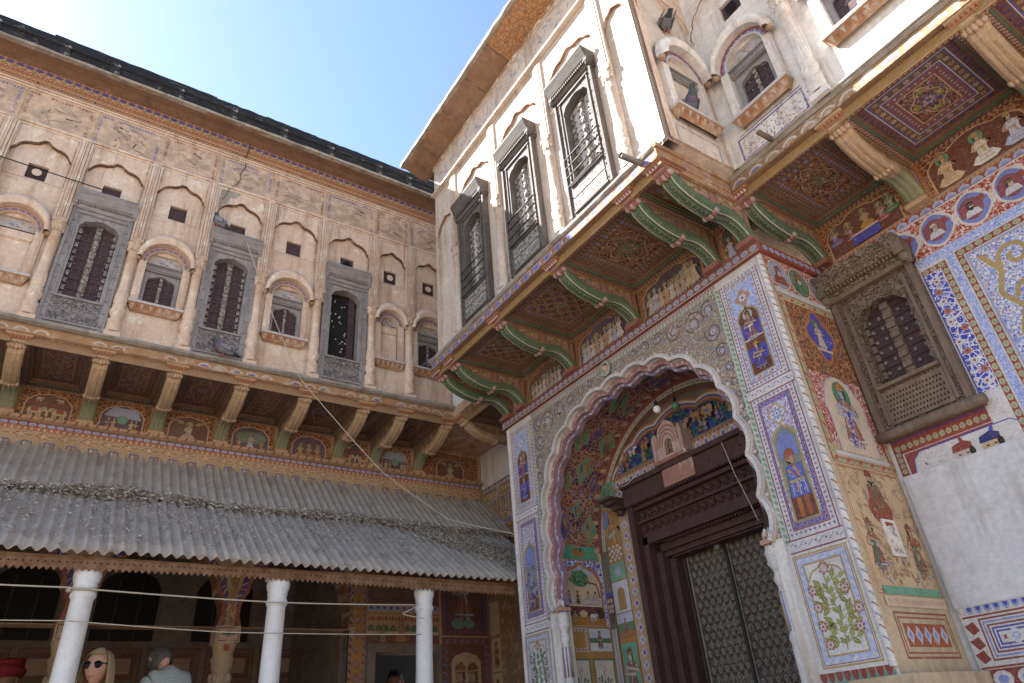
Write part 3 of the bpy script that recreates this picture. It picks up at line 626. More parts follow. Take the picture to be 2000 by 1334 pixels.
# ---------------------------------------------------------------- painted figures
def ov(b,pts,col,lw,lc=None):
    """filled shape with a drawn outline"""
    b.poly(pts,col); b.up(); b.stroke(pts,lw,lc or mix(col,DBRN,.75),True); b.up(-1)
def el(u,v,a,b_,n=12): return [(u+a*cos(2*pi*i/n),v+b_*sin(2*pi*i/n)) for i in range(n)]
def fig(b,u,v,h,robe,skin=SKIN,hat=RED,halo=None,seat=False,f=1,arm=True):
    """standing or seated painted figure, base at (u,v)"""
    H=h; lw=max(.003,H*.016); f=R.choice([-1,1]) if f==1 else f; k=R.uniform(.9,1.1); trim=R.choice([GOLD,WHT,ORA,CRM,PBLUE])
    if halo: ov(b,el(u,v+H*.86,H*.18,H*.18,16),mix(halo,CRM,.25),lw); b.up(2); ov(b,el(u,v+H*.86,H*.145,H*.145,16),halo,lw*.6); b.up(2)
    if seat:
        ov(b,[(u-H*.36,v+H*.10),(u-H*.2,v+.0),(u+H*.2,v),(u+H*.36,v+H*.10),(u+H*.22,v+H*.28),(u,v+H*.33),(u-H*.22,v+H*.28)],robe,lw); b.up(2)
        ov(b,[(u-H*.15,v+H*.22),(u+H*.15,v+H*.22),(u+H*.13,v+H*.42),(u+H*.19,v+H*.62),(u+H*.07,v+H*.72),(u-H*.07,v+H*.72),(u-H*.19,v+H*.62),(u-H*.13,v+H*.42)],jit(mix(robe,skin,.25),.3),lw)
    else:
        ov(b,[(u-H*.11,v+H*.02),(u-H*.03,v+.0),(u-H*.02,v+H*.2),(u-H*.12,v+H*.2)],mix(robe,trim,.5),lw); ov(b,[(u+H*.03,v),(u+H*.12,v+H*.02),(u+H*.12,v+H*.2),(u+H*.02,v+H*.2)],mix(robe,trim,.5),lw); b.up(2)
        ov(b,[(u-H*.22*k,v+H*.10),(u-H*.1,v+H*.07),(u+H*.03,v+H*.09),(u+H*.21*k,v+H*.08),(u+H*.13,v+H*.34),(u+H*.09,v+H*.52),(u+H*.16,v+H*.66),(u+H*.08,v+H*.73),(u-H*.08,v+H*.73),(u-H*.16,v+H*.66),(u-H*.09,v+H*.52),(u-H*.14,v+H*.34)],robe,lw)
    b.up(2)
    for i in range(5): x=u-H*.12+i*H*.06; b.stroke([(x*.4+u*.6,v+H*.48),(x*.75+u*.25,v+H*.30),(x*1.25-u*.25,v+H*.11)],lw*.8,mix(robe,trim if i%2 else DBRN,.5))
    b.rect(u-H*.2,v+H*.10,u+H*.2,v+H*.125,trim)
    b.up()
    if arm:
        b.stroke([(u-H*.13,v+H*.66),(u-H*.23,v+H*.50),(u-f*H*.10,v+H*.46)],H*.075,mix(skin,DBRN,.6)); b.stroke([(u+H*.13,v+H*.66),(u+H*.25,v+H*.53),(u+f*H*.17,v+H*.62)],H*.075,mix(skin,DBRN,.6)); b.up()
        b.stroke([(u-H*.13,v+H*.66),(u-H*.23,v+H*.50),(u-f*H*.10,v+H*.46)],H*.052,jit(skin)); b.stroke([(u+H*.13,v+H*.66),(u+H*.25,v+H*.53),(u+f*H*.17,v+H*.62)],H*.052,jit(skin))
        b.rect(u-H*.10,v+H*.48,u+H*.10,v+H*.52,trim); b.stroke([(u+f*H*.02,v+H*.50),(u+f*H*.05,v+H*.30)],H*.035,trim); b.stroke([(u-H*.06,v+H*.70),(u,v+H*.60),(u+H*.06,v+H*.70)],lw*1.2,GOLD)
    b.up(); b.rect(u-H*.03,v+H*.68,u+H*.03,v+H*.76,skin); ov(b,el(u,v+H*.835,H*.078,H*.105),skin,lw); b.up(2)
    b.ell(u+f*H*.028,v+H*.85,H*.018,H*.010,BLK,n=6); b.stroke([(u+f*H*.0,v+H*.875),(u+f*H*.055,v+H*.875)],lw*.7,BLK); b.ell(u+f*H*.05,v+H*.79,H*.022,H*.009,RED,n=6); b.poly([(u-f*H*.08,v+H*.88),(u-f*H*.02,v+H*.89),(u-f*H*.05,v+H*.74),(u-f*H*.09,v+H*.76)],BLK); b.up()
    ov(b,[(u-H*.095,v+H*.875),(u+H*.095,v+H*.875),(u+H*.085,v+H*.95),(u+H*.02,v+H*1.02),(u-H*.085,v+H*.96)],hat,lw); b.up(); b.stroke([(u-H*.09,v+H*.885),(u+H*.09,v+H*.9)],lw*1.3,GOLD); b.up()
def beast(b,u,v,l,c,f=1,trunk=True,cloth=RED):
    X=lambda x:u+f*x*l; lw=max(.0025,l*.016)
    for x in (-.26,-.12,.14,.27): ov(b,[(X(x-.045),v),(X(x+.045),v),(X(x+.06),v+l*.42),(X(x-.06),v+l*.42)],jit(c,.1),lw)
    b.up(2); ov(b,[(X(-.38),v+l*.4),(X(-.3),v+l*.28),(X(.28),v+l*.28),(X(.38),v+l*.42),(X(.3),v+l*.62),(X(0),v+l*.68),(X(-.3),v+l*.62)],c,lw); b.up(2); ov(b,el(X(.4),v+l*.58,l*.15,l*.14),c,lw); b.up(2)
    if trunk: b.stroke([(X(.5),v+l*.6),(X(.57),v+l*.42),(X(.55),v+l*.20),(X(.60),v+l*.14)],l*.07,c); ov(b,el(X(.33),v+l*.57,l*.06,l*.10),mix(c,BRN,.3),lw); b.stroke([(X(-.37),v+l*.5),(X(-.42),v+l*.25)],lw*1.5,mix(c,BRN,.5)); b.stroke([(X(.5),v+l*.48),(X(.62),v+l*.46)],lw*1.8,WHT)
    else: ov(b,[(X(.45),v+l*.66),(X(.64),v+l*.5),(X(.58),v+l*.44),(X(.42),v+l*.48)],c,lw); b.stroke([(X(.42),v+l*.7),(X(.46),v+l*.8)],lw*1.5,BRN)
    if cloth: ov(b,[(X(-.2),v+l*.40),(X(.16),v+l*.40),(X(.17),v+l*.665),(X(-.2),v+l*.66)],cloth,lw,GOLD)
    b.ell(X(.44),v+l*.62,l*.014,l*.014,BLK,n=5); b.up(2)
def plant(b,u,v,h,w,lc,fc,sc=GRN,n=7):
    """flowering spray, slightly irregular"""
    P_=lambda t:(u+w*.05*sin(t*5),v+h*.93*t)
    b.stroke([P_(i/10) for i in range(11)],w*.03,sc)
    for i in range(n):
        for s in (-1,1):
            t=.06+.84*(i+R.uniform(-.25,.25)+.2*(s>0))/n; x,y=P_(t); l=w*(.46-.26*abs(t-.42))*R.uniform(.85,1.1); up_=h*R.uniform(.03,.09)
            q=[(x,y),(x+s*l*.4,y+up_*.9),(x+s*l*.8,y+up_),(x+s*l,y+up_*.5)]; b.stroke(q,w*.018,sc); b.up()
            for (qx,qy),a,k in ((q[1],.9,.22),(q[1],-.6,.2),(q[2],.5,.18),(q[0],1.1,.16)): a=(a if s>0 else pi-a)+R.uniform(-.3,.3); b.leaf(qx,qy,a,w*k*1.15,w*k*.30,jit(lc,.3)); b.leaf(qx,qy,a,w*k*.9,w*k*.06,mix(lc,WHT,.35))
            b.up()
            if (i+(s>0))%2==0: b.petal(q[3][0],q[3][1],w*.12,7,fc,.4,R.random()); b.up(); b.petal(q[3][0],q[3][1],w*.085,7,mix(WHT,fc,.2),.4,R.random()); b.up(); b.ell(q[3][0],q[3][1],w*.03,w*.03,fc,n=6); b.up(-2)
            b.up(-2)
    b.up(); b.petal(u,v+h*.95,w*.14,7,fc,.4); b.up(); b.petal(u,v+h*.95,w*.10,7,mix(WHT,fc,.3),.4); b.up()
def bust(b,u,v,r,bgc,robe,hat,beard=False,f=1):
    lw=r*.05; ov(b,el(u,v,r,r*1.15,18),bgc,lw); b.up(2); ov(b,[(u-r*.75,v-r*.8),(u+r*.75,v-r*.8),(u+r*.55,v-r*.2),(u+r*.15,v-r*.02),(u-r*.15,v-r*.02),(u-r*.55,v-r*.2)],robe,lw); b.up(2)
    for i in range(4): b.stroke([(u-r*.5+i*r*.33,v-r*.75),(u-r*.3+i*r*.2,v-r*.2)],lw*.8,mix(robe,GOLD if i%2 else DBRN,.5))
    ov(b,el(u,v+r*.2,r*.29,r*.37),mix(SKIN,WHT,.35),lw); b.up(2); b.poly([(u-f*r*.3,v+r*.4),(u-f*r*.1,v+r*.4),(u-f*r*.2,v-r*.1),(u-f*r*.36,v)],BLK)
    ov(b,[(u-r*.36,v+r*.36),(u+r*.34,v+r*.36),(u+r*.3,v+r*.6),(u+r*.05,v+r*.78),(u-r*.3,v+r*.62)],hat,lw); b.up(); b.stroke([(u-r*.3,v+r*.42),(u+r*.3,v+r*.5)],lw,GOLD)
    if beard: b.poly([(u-r*.25,v+r*.12),(u+r*.25,v+r*.12),(u+r*.12,v-r*.2),(u-r*.1,v-r*.22)],BLK)
    b.ell(u+f*r*.1,v+r*.25,r*.07,r*.035,BLK,n=6); b.ell(u-f*r*.08,v+r*.25,r*.05,r*.03,BLK,n=6); b.stroke([(u+f*r*.02,v+r*.32),(u+f*r*.2,v+r*.31)],lw*.6,BLK); b.ell(u+f*r*.06,v+r*.03,r*.08,r*.025,RED,n=6); b.up(2)
# ---------------------------------------------------------------- ground
def sheet(name,pts,mat,z=0):
    b=MB(); b.add([(x,y,z) for x,y in pts],[tuple(range(len(pts)))]); o=b.obj(name,mat); o['kind']='structure'; return o
sheet('ground',[(-150,-150),(150,-150),(150,150),(-150,150)],'ground')
# ================================================================ LEFT WING
LW=thing('haveli_wing','weathered cream haveli wing with grey carved shutters above the tin-roofed veranda','building',(1,8.5,0))
YL=6.44; WB=7.32; ZL=5.16
PIL=[-2.6,-1.95,-1.30,-.655,.01,.62,1.25,1.90,2.56,3.05]
BAYS=[(-2.275,'A'),(-1.625,'W'),(-.975,'A'),(-.325,'W'),(.315,'C'),(.935,'W'),(1.575,'C'),(2.23,'O'),(2.80,'G'),(3.34,'C')]
X0,X1=-4.2,3.86
M0=ML(0,0,YL)
def lw_wall():
    b=MB(); holes=[]
    for c,k in BAYS:
        if k in 'WO': holes.append(rc(c-.2,5.3,c+.2,6.5))
        else: r=.115 if k=='G' else .17; holes.append(rc(c-r,5.6,c+r,6.25))
        holes.append(rc(c-.085,6.75,c+.085,6.94))
    b.holed(rc(X0,ZL,X1,8.24),holes,0,.12); b.obj('wall','plaster',LW,M0)
    # raised front skin with a cusped arch over every bay
    b=MB()
    xs=PIL+[3.62]
    for i in range(len(xs)-1):
        a,c=xs[i],xs[i+1]; m_=(a+c)/2; hw=(c-a)/2-.045
        hole=[(hw,ZL+.005)]+mv(cusp(hw,.33,2,.34,5,.9,.25),0,6.88)+[(-hw,ZL+.005)]
        b.holed(rc(a,ZL+.001,c,7.40),[mv(hole,m_,0)],.045,.045)
    b.box(X0,ZL,0,PIL[0],7.4,.045); b.obj('arch_skin','plaster',LW,M0)
    b=MB()
    for i in range(len(xs)-1):
        a,c=xs[i],xs[i+1]; o=mv(cusp((c-a)/2-.046,.329,2,.34,5,.9,.25),(a+c)/2,6.879); n=len(o); b.add([(p[0],p[1],.0452) for p in o]+[(p[0],p[1],.001) for p in o],[(k,n+k,n+k+1,k+1) for k in range(n-1)],mix(BRN,R.choice([RED,DBLUE,ORA,BRN]),.3)); b.w0=.0456; b.stroke(off(o,.003),.007,mix(BRN,TAN,.3))
    b.obj('arch_reveal','fresco_worn',LW,M0)
    b=MB(); b.mi=0                                             # wall mass behind, roof
    b.box(X0,ZL,-3.2,X1-.01,8.2,-.12); b.obj('wall_mass','plaster',LW,M0)
lw_wall()
for p in PIL: pilaster(LW,ML(p,ZL,YL-.045),'plaster',2.2)
for i,(c,k) in enumerate(BAYS):
    if k in 'WO': tall_window(LW,ML(c,5.19,YL),'open' if k=='O' else 'shut')
    elif k=='G': arched_window(LW,ML(c,5.62,YL),'blind',r=.16)
    elif k=='A': arched_window(LW,ML(c,5.62,YL),'blind')
    else: arched_window(LW,ML(c,5.62,YL))
    vent(LW,ML(c,6.845,YL),{'A':1,'G':1,'O':2}.get(k,1 if i==9 else 0))
# panel outlines, frieze panels, bands
def lw_frieze():
    xs=PIL+[3.62]
    b=MB(); b.w0=.0455
    for i in range(len(xs)-1):
        a,c=xs[i]+.07,xs[i+1]-.07; b.frame(a,6.7,c,7.37,.006,mix(BRN,ORA,.3))
    b.obj('panel_lines','fresco_faint',LW,M0)
    b=MB(); b.box(X0,7.40,0,X1,7.425,.062); b.box(X0,7.875,0,X1,7.895,.05); b.box(X0,7.905,0,X1,7.92,.06); b.box(X0,7.425,0,X1,7.875,.03); b.obj('frieze_moulding','plaster',LW,M0)
    for i in range(len(xs)-1):
        a,c=xs[i],xs[i+1]; b=MB(); b.w0=.0305; b.box(a-.012,7.425,.03,a+.012,7.875,.048,mix(CRM,TAN,.4)) ; b.L=1
        cl=mix(BLUE,GRY,.45) if i%2 else mix(RED,BRN,.3)
        b.rect(a+.02,7.43,c-.02,7.87,(.53,.385,.30)); b.up()
        u0,v0,u1,v1=a+.03,7.445,c-.03,7.855
        b.row((u0,v1-.02),(u1,v1-.02),int((u1-u0)/.03),'dash',.03,cl); b.row((u0+.016,v0),(u0+.016,v1-.05),12,'dash',.028,cl); b.row((u1-.016,v0),(u1-.016,v1-.05),12,'dash',.028,cl)
        m_=(a+c)/2; q=[mix(GRY,CRM,.45),mix(BRN,CRM,.5),mix(GRN,CRM,.65),mix(PUR,CRM,.5)]
        b.up(); 
        if i%2: b.stroke([(m_+.17*cos(t),7.68+.1*sin(t)) for t in [pi*.1+pi*.8*j/10 for j in range(11)]],.03,mix(PUR,CRM,.35))
        for _ in range(16):
            u,v=m_+R.uniform(-.17,.17),7.62+R.uniform(-.13,.13); b.up(); b.stroke([(u+.05*R.uniform(-1,1)*j+.02*sin(j*2),v+.03*R.uniform(-1,1)*j) for j in range(4)],R.uniform(.006,.014),jit(mix(R.choice(q),CRM,.25)))
        b.obj('fresco_panel','fresco_faint',LW,M0)
    b=MB(); b.w0=.031; b.L=0
    b.rect(X0,7.92,X1,8.065,mix(ORA,TAN,.45)); b.rect(X0,8.075,X1,8.205,mix(CRM,OCH,.45)); b.up(); n=int((X1-X0)/.0875)
    b.row((X0,7.99),(X1,7.99),n*2,'dia',.09,mix(CRM,OCH,.3),mix(RED,ORA,.3)); b.up()
    for i in range(n*2): b.petal(X0+(i+.5)*(X1-X0)/n/2,7.99,.021,4,R.choice([DRED,DBLUE,RED,DBRN]),.5)
    b.row((X0,7.935),(X1,7.935),n*4,'zig',.02,RED); b.row((X1,8.05),(X0,8.05),n*4,'zig',.02,RED)
    b.L=1; b.row((X0,8.19),(X1,8.19),n*2,'zig',-.035,mix(RED,ORA,.4)); b.row((X0,8.09),(X1,8.09),n*2,'arc',.035,RED,CRM)
    for i in range(n):
        u=X0+(i+.5)*(X1-X0)/n; b.up()
        for a in (-.7,-.3,0,.3,.7): b.leaf(u,8.125,pi/2+a,.068,.012,BLUE if a else DBLUE)
        b.leaf(u,8.09,pi/2,.05,.016,mix(CRM,OCH,.3)); b.leaf(u+.044,8.10,pi/2-.4,.05,.012,mix(GRN,OLV,.5)); b.leaf(u+.044,8.10,pi/2+.5,.04,.01,OCH); b.up(-1)
    b.L=0; b.rect(X0,8.066,X1,8.074,DRED); b.rect(X0,8.205,X1,8.24,mix(DBLUE,GRY,.45)); b.obj('painted_band','fresco',LW,M0)
lw_frieze()
def lw_top():
    b=MB(); b.ext([(8.235,.0),(8.225,.06),(8.20,.16),(8.175,.26),(8.165,.30),(8.165,.33),(8.20,.33),(8.20,.0)],X0,X1,seg=1,smooth=False); b.obj('cove_cornice','orange_plaster',LW,M0)
    b=MB(); b.ext([(8.164,.29),(8.164,.345),(8.19,.35),(8.20,.33),(8.20,.29)],X0,X1,seg=60,jit=.004); b.obj('cornice_lip','stone_grey',LW,M0)
    b=MB(); us=[X0,-1.22,.42,1.0,1.62,2.35,X1]
    for k in range(len(us)-1): dz=R.uniform(-.008,.012); b.ext([(8.21,.10),(8.203,.31),(8.33,.305),(8.34,.325),(8.36,.325),(8.37,.30),(8.49+dz,.29),(8.50+dz,.12)],us[k],us[k+1],seg=16,jit=.004)
    b.obj('parapet','black_lime',LW,M0)
    for u in (-2.3,-1.7,-1.09,-.62,.03,.62,1.22,1.81,2.47,2.9):
        def f(b):
            b.prism([(-.045,-.09),(.045,-.09),(.05,.02),(.035,.06),(0,.085),(-.035,.06),(-.05,.02)],0,.012); b.prism([(-.055,.05),(.055,.05),(.04,.085),(0,.10),(-.04,.085)],.0,.022)
        inst('parapet_boss',cached('boss',f,'patchy_lime','parapet_boss'),LW,ML(u,8.29,YL-.305))
    b=MB(); b.w0=.047; pts=[(.545,8.23),(.55,8.1),(.53,7.95),(.545,7.8),(.50,7.66),(.52,7.6),(.49,7.5),(.42,7.42),(.40,7.3),(.36,7.2)]
    b.poly([(p[0]-.006*(1-.06*i),p[1]) for i,p in enumerate(pts)]+[(p[0]+.008*(1-.06*i),p[1]) for i,p in reversed(list(enumerate(pts)))],BLK)
    b.w0=.33; b.poly([(.53,8.2),(.545,8.2),(.545,8.166),(.53,8.166)],BLK); b.obj('crack','fresco_dark',LW,ML(.35,0,YL))
    b=MB(); b.w0=.046; b.poly([(.64,7.34),(.80,7.37),(.9,7.36),(.86,7.28),(.80,7.27),(.78,7.18),(.72,7.12),(.69,7.0),(.66,7.05)],GRY); b.obj('cement_patch','stone_grey',LW,M0)
lw_top()
def wing_ledge(parent,M,u0,u1,zb,style='lw',ug=None,uw=None):
    """balcony slab edge: u0..u1 along, front at w=.92 from wall plane"""
    b=MB(); b.box(u0,zb,-.3,u1,zb+.085,.92); b.obj('ledge_slab','orange_plaster' if style!='lw' else 'tan_plaster',parent,M)
    b=MB(); b.ext([(zb+.085,.5),(zb+.085,.93 if style!='lw' else .955),(zb+.10,.945 if style!='lw' else .985),(zb+.128,.94 if style!='lw' else .98),(zb+.13,.5)],u0,u1,seg=max(2,int((u1-u0)/.1)),jit=.0035); b.obj('ledge_stone','stone_grey',parent,M)
    b=MB(); b.w0=.9205; n=int((u1-u0)/.15); gate=style=='gate'
    b.rect(u0,zb,u1,zb+.085,mix(RED,TAN,.35) if gate else (mix(BRN,TAN,.55) if style=='range' else mix(TAN,ORA,.25))); b.up(); b.rect(u0,zb,u1,zb+.008,mix(BRN,ORA,.4)); b.rect(u0,zb+.072,u1,zb+.078,WHT if gate else TAN)
    for i in range(n):
        u=u0+(i+.5)*(u1-u0)/n
        if gate: b.poly([(u-.055,zb+.015),(u+.03,zb+.012),(u+.055,zb+.05),(u+.02,zb+.066),(u-.03,zb+.06)],LBLUE); b.up(); b.leaf(u-.03,zb+.03,.4,.06,.015,BLUE); b.leaf(u+.055,zb+.02,1.4,.05,.012,WHT); b.up(-1)
        elif R.random()<.8: b.poly([(u+.06*cos(t),zb+.022+.042*sin(t)) for t in [pi*j/8 for j in range(9)]],mix(WHT,CRM,.3)); b.up(); b.poly([(u+.042*cos(t),zb+.022+.026*sin(t)) for t in [pi*j/8 for j in range(9)]],R.choice([mix(BLUE,GRY,.4),TAN,mix(RED,TAN,.5)])); b.up(-1)
    b.obj('painted_fascia','fresco' if gate else 'fresco_worn',parent,M)
MW=ML(0,0,WB)
wing_ledge(LW,MW,X0,3.64,5.04)
b=MB(); b.box(3.64,5.045,-.3,4.57,5.16,.92); b.obj('ledge_slab','tan_plaster',LW,MW)
BRX=[-1.95,-1.30,-.66,-.01,.62,1.25,1.90,2.56,3.02,3.60]
for x in BRX: bracket(LW,ML(x,4.64,WB),'tan')
for i in range(len(BRX)-1):
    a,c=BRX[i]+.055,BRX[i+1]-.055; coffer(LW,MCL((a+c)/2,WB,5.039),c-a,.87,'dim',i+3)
def lw_panels():
    b=MB(); b.box(X0,4.3,-.6,4.56,5.04,0); b.obj('bay_wall','tan_plaster',LW,MW)
    for i in range(len(BRX)):
        a=BRX[i]+.065; c=(BRX[i+1]-.065) if i<len(BRX)-1 else 4.5; m_=(a+c)/2; h=(c-a)/2
        b=MB(); b.w0=.0008; b.mi=1; b.rect(a,4.66,c,5.0,BRN); b.mi=0; b.up(); b.frame(a,4.64,c,5.03,.014,mix(OCH,BRN,.3)); b.up()
        b.row((a,4.985),(c,4.985),int((c-a)/.03),'leaf',.026,RED,TAN)
        hh=min(h-.05,.2); arch=mv([(hh,0)]+mv(cusp(hh,.15,2,.3,4),0,.12)+[(-hh,0)],m_,4.66); b.poly(arch,mix(CRM,TAN,.3)); b.up(); b.poly([(m_+(p[0]-m_)*.94,4.66+(p[1]-4.66)*.965) for p in arch],R.choice([mix(DBLUE,BRN,.55),mix(DRED,BRN,.5),mix(mix(GRY,DBLUE,.5),BRN,.5)])); b.up()
        k=i%5
        if k==2: beast(b,m_-.1,4.665,.17,mix(CRM,OCH,.3),1); beast(b,m_+.1,4.665,.17,mix(CRM,OCH,.3),-1); b.rect(m_-.17,4.81,m_+.17,4.83,RED); beast(b,m_-.09,4.835,.07,CRM,1,False,None); beast(b,m_+.09,4.835,.07,CRM,-1,False,None)
        elif k==3:
            b.poly([(m_-.17,4.80),(m_+.17,4.79),(m_+.12,4.90),(m_-.1,4.90)],mix(PBLUE,GRY,.4)); b.up()
            for s in (-.12,-.07,.09,.13): fig(b,m_+s,4.67,.11,R.choice([RED,ORA,CRM]),CRM,CRM)
            b.ell(m_,4.77,.05,.05,mix(TEAL,GRY,.3)); b.up(); b.rect(m_-.05,4.665,m_+.12,4.68,ORA)
        elif k==4: fig(b,m_,4.665,.2,mix(CRM,OCH,.25),CRM,GOLD,mix(GRN,CRM,.3),True); b.leaf(m_-.05,4.84,pi*.9,.1,.02,TAN); b.leaf(m_+.05,4.84,.3,.1,.02,TAN)
        elif k==0: b.ell(m_,4.80,.17,.07,mix(GRN,GRY,.4)); b.up(); fig(b,m_,4.665,.19,mix(WHT,LBLUE,.3),mix(SKIN,GRY,.3),OCH,None); fig(b,m_-.12,4.665,.12,ORA,SKIN,GRN); fig(b,m_+.12,4.665,.12,ORA,SKIN,GRN)
        else: [fig(b,m_+s,4.67,.16,R.choice([RED,ORA,OCH]),mix(SKIN,CRM,.3),GOLD,mix(GRN,TAN,.4),True) for s in ((-.1,0,.1) if h>.2 else (0,))]
        b.obj('fresco_panel',['fresco','fl_brown'],LW,MW)
    # rope moulding and painted cornice band
    b=MB(); b.k=mix(TAN,CRM,.3); b.ext([(4.60,0),(4.605,.05),(4.62,.085),(4.645,.085),(4.655,.05),(4.655,0)],X0,4.5)
    n=int((4.5-X0)/.045)
    for i in range(n): u=X0+(i+.5)*8.7/n; b.add([(u-.02,4.607,.083),(u-.002,4.605,.085),(u+.022,4.648,.092),(u+.004,4.65,.09)],[(0,1,2,3)],mix(RED,BRN,.3) if i%2 else mix(ORA,CRM,.3))
    b.obj('rope_moulding','fresco',LW,MW)
    b=MB(); b.box(X0,4.36,0,4.5,4.60,.03,mix(TAN,CRM,.25)); b.w0=.0306
    b.rect(X0,4.56,4.5,4.60,RED); b.rect(X0,4.52,4.5,4.56,mix(ORA,RED,.4)); b.up(); b.row((X0,4.58),(4.5,4.58),int(8.7/.075),'cap',.034,mix(PBLUE,GRY,.3),mix(LBLUE,GRY,.3)); b.row((X0,4.54),(4.5,4.54),int(8.7/.026),'pet',.03,CRM,ORA)
    b.row((X0,4.475),(4.5,4.475),int(8.7/.18),'dia',.085,mix(ORA,TAN,.3),CRM); b.up(2)
    for i in range(int(8.7/.18)):
        u=X0+(i+.5)*.18; b.frame(u-.014,4.46,u+.014,4.49,.005,RED); b.ell(u+.09,4.475,.055,.022,CRM); b.up(); b.ell(u+.09,4.475,.045,.014,mix(TAN,ORA,.3)); b.up(-1)
        b.stroke([(u-.05,4.42),(u+.05,4.52)],.007,CRM); b.stroke([(u+.05,4.42),(u-.05,4.52)],.007,CRM); b.rect(u+.045,4.37,u+.135,4.42,mix(DBLUE,GRY,.4)); b.up(); b.ell(u+.075,4.39,.012,.018,CRM); b.ell(u+.11,4.39,.012,.018,mix(PINK,RED,.3)); b.up(-1)
    b.obj('cornice_band','fresco',LW,MW)
lw_panels()
# ================================================================ GATEHOUSE
GH=thing('gatehouse','painted gatehouse with cusped arch gateway and sunlit upper storey on green brackets','building',(4.5,3.84,0))
XU=2.93; XG=3.80; CY=3.84
MU=MG(0,0,XU); MF=MG(0,0,XG)
def ribbon(b,A,B,w,col,d=0,cols=None):
    n=len(A); b.add([(p[0],p[1],w) for p in A]+[(p[0],p[1],w) for p in B],[(i,n+i,n+i+1,i+1) for i in range(n-1)],col)
    if d:
        for P_ in (A,B): b.add([(p[0],p[1],w) for p in P_]+[(p[0],p[1],w-d) for p in P_],[(i,i+1,n+i+1,n+i) for i in range(n-1)],cols or col)
def upper_wall():
    b=MB(); holes=[]; ys=[2.79,3.675,4.55]
    for y in ys: holes += [rc(-y-.2,5.3,-y+.2,6.5),rc(-y-.085,6.72,-y+.085,6.90)]
    b.holed(rc(-5.38,ZL,-2.03,7.86),holes,0,.12); b.obj('wall','plaster_pale',GH,MU)
    b=MB(); e=[5.38,4.93,4.10,3.235,2.40,2.03]; rim=[]
    for i in range(5):
        a,c=-e[i],-e[i+1]; m_=(a+c)/2; hw=(c-a)/2-.05
        o=mv([(hw,ZL+.005)]+mv(cusp(hw,.42 if hw>.25 else .25,3 if hw>.25 else 2,.34,5,.9,.2),0,6.66)+[(-hw,ZL+.005)],m_,0); b.holed(rc(a,ZL+.001,c,7.36),[o],.03,.028); rim.append(o[1:-1])
    b.obj('arch_skin','plaster_pale',GH,MU)
    b=MB(); b.w0=.0305
    for o in rim: b.stroke(off(o,.004),.012,mix(RED,CRM,.35))
    for i in range(5): b.frame(-e[i]+.055,6.55,-e[i+1]-.055,7.30,.006,mix(BRN,ORA,.35))
    b.obj('panel_lines','fresco_faint',GH,MU)
    b=MB()                                                      # painted reveals of the arches
    for o in rim: b.add([(p[0]*1,p[1]-.001,.029) for p in o]+[(p[0],p[1]-.001,.002) for p in o],[(i,len(o)+i,len(o)+i+1,i+1) for i in range(len(o)-1)],mix(RED,TAN,.5))
    b.obj('arch_reveal','fresco_worn',GH,MU)
    b=MB(); b.box(-5.38,7.36,0,-2.03,7.385,.085); b.box(-5.38,7.385,0,-2.03,7.80,.04); b.box(-5.38,7.80,0,-2.03,7.86,.06); b.obj('frieze_moulding','plaster_pale',GH,MU)
    b=MB(); b.w0=.0405
    for i in range(5):
        a,c=-e[i],-e[i+1]; b.frame(a+.02,7.40,c-.02,7.78,.01,mix(PUR,CRM,.6)); b.up()
        for _ in range(int((c-a)*46)): u,v=R.uniform(a+.05,c-.05),R.uniform(7.43,7.75); b.stroke([(u,v),(u+R.uniform(-.05,.05),v+.03),(u+R.uniform(-.06,.06),v+.06)],R.uniform(.006,.02),mix(R.choice([BLUE,DBLUE,GRY,PUR]),WHT,.45))
    b.w0=.0605; b.rect(-5.38,7.805,-2.03,7.855,mix(ORA,TAN,.3)); b.up(); b.row((-5.38,7.83),(-2.03,7.83),60,'dia',.04,OCH,DBLUE)
    b.obj('fresco_panel','fresco_pale',GH,MU)
    b=MB(); b.box(-5.38,ZL,-3.5,-2.03,8.0,-.12); b.box(-5.50,4.9,-4.2,-2.13,ZL-.03,-1.05); b.obj('wall_mass','plaster_pale',GH,MU)
    for y in ys:
        tall_window(GH,MG(y,5.19,XU-.01),'shut','bars',.245); vent(GH,MG(y+.0,6.81,XU),1)
    for y in (4.93,4.10,3.235,2.40): pilaster(GH,MG(y,ZL,XU-.024)@Matrix.Diagonal((1,1,.6,1)),'plaster_pale',2.15)
    b=MB(); b.ext([(7.86,.0),(7.87,.08),(7.90,.18),(7.94,.28),(7.965,.33),(7.965,.355),(8.03,.36),(8.05,.0)],-5.64,-1.7); b.box(-5.64,7.93,-3.0,-5.38,8.0,0); b.box(-2.03,7.90,-.70,-1.70,8.02,0); b.obj('cove_cornice','orange_plaster',GH,MU)
    b=MB(); b.ext([(7.963,.30),(7.963,.37),(8.0,.375),(8.03,.36),(8.03,.30)],-5.66,-1.7,seg=50,jit=.005); b.obj('cornice_lip','stone_grey',GH,MU)
    b=MB()                                                      # painted soffit panels with joints
    def mp(u,v,w): t=v; return (u,7.86+.10*t**1.3-.002-w*1.,.02+.31*t)
    p=MB(mp); p.mi=1
    for k in range(6): u=-3.62+k*.3; p.add([(u,j/6,.004) for j in range(7)]+[(u+.3,j/6,.004) for j in range(7)],[(j,j+1,8+j,7+j) for j in range(6)],TAN)
    p.mi=0; p.w0=.006; p.row((-3.6,.93),(-2.1,.93),36,'dia',.05,mix(RED,TAN,.5),TAN); p.row((-5.3,.06),(-2.1,.06),70,'leaf',.07,mix(mix(RED,ORA,.5),TAN,.5),TAN)
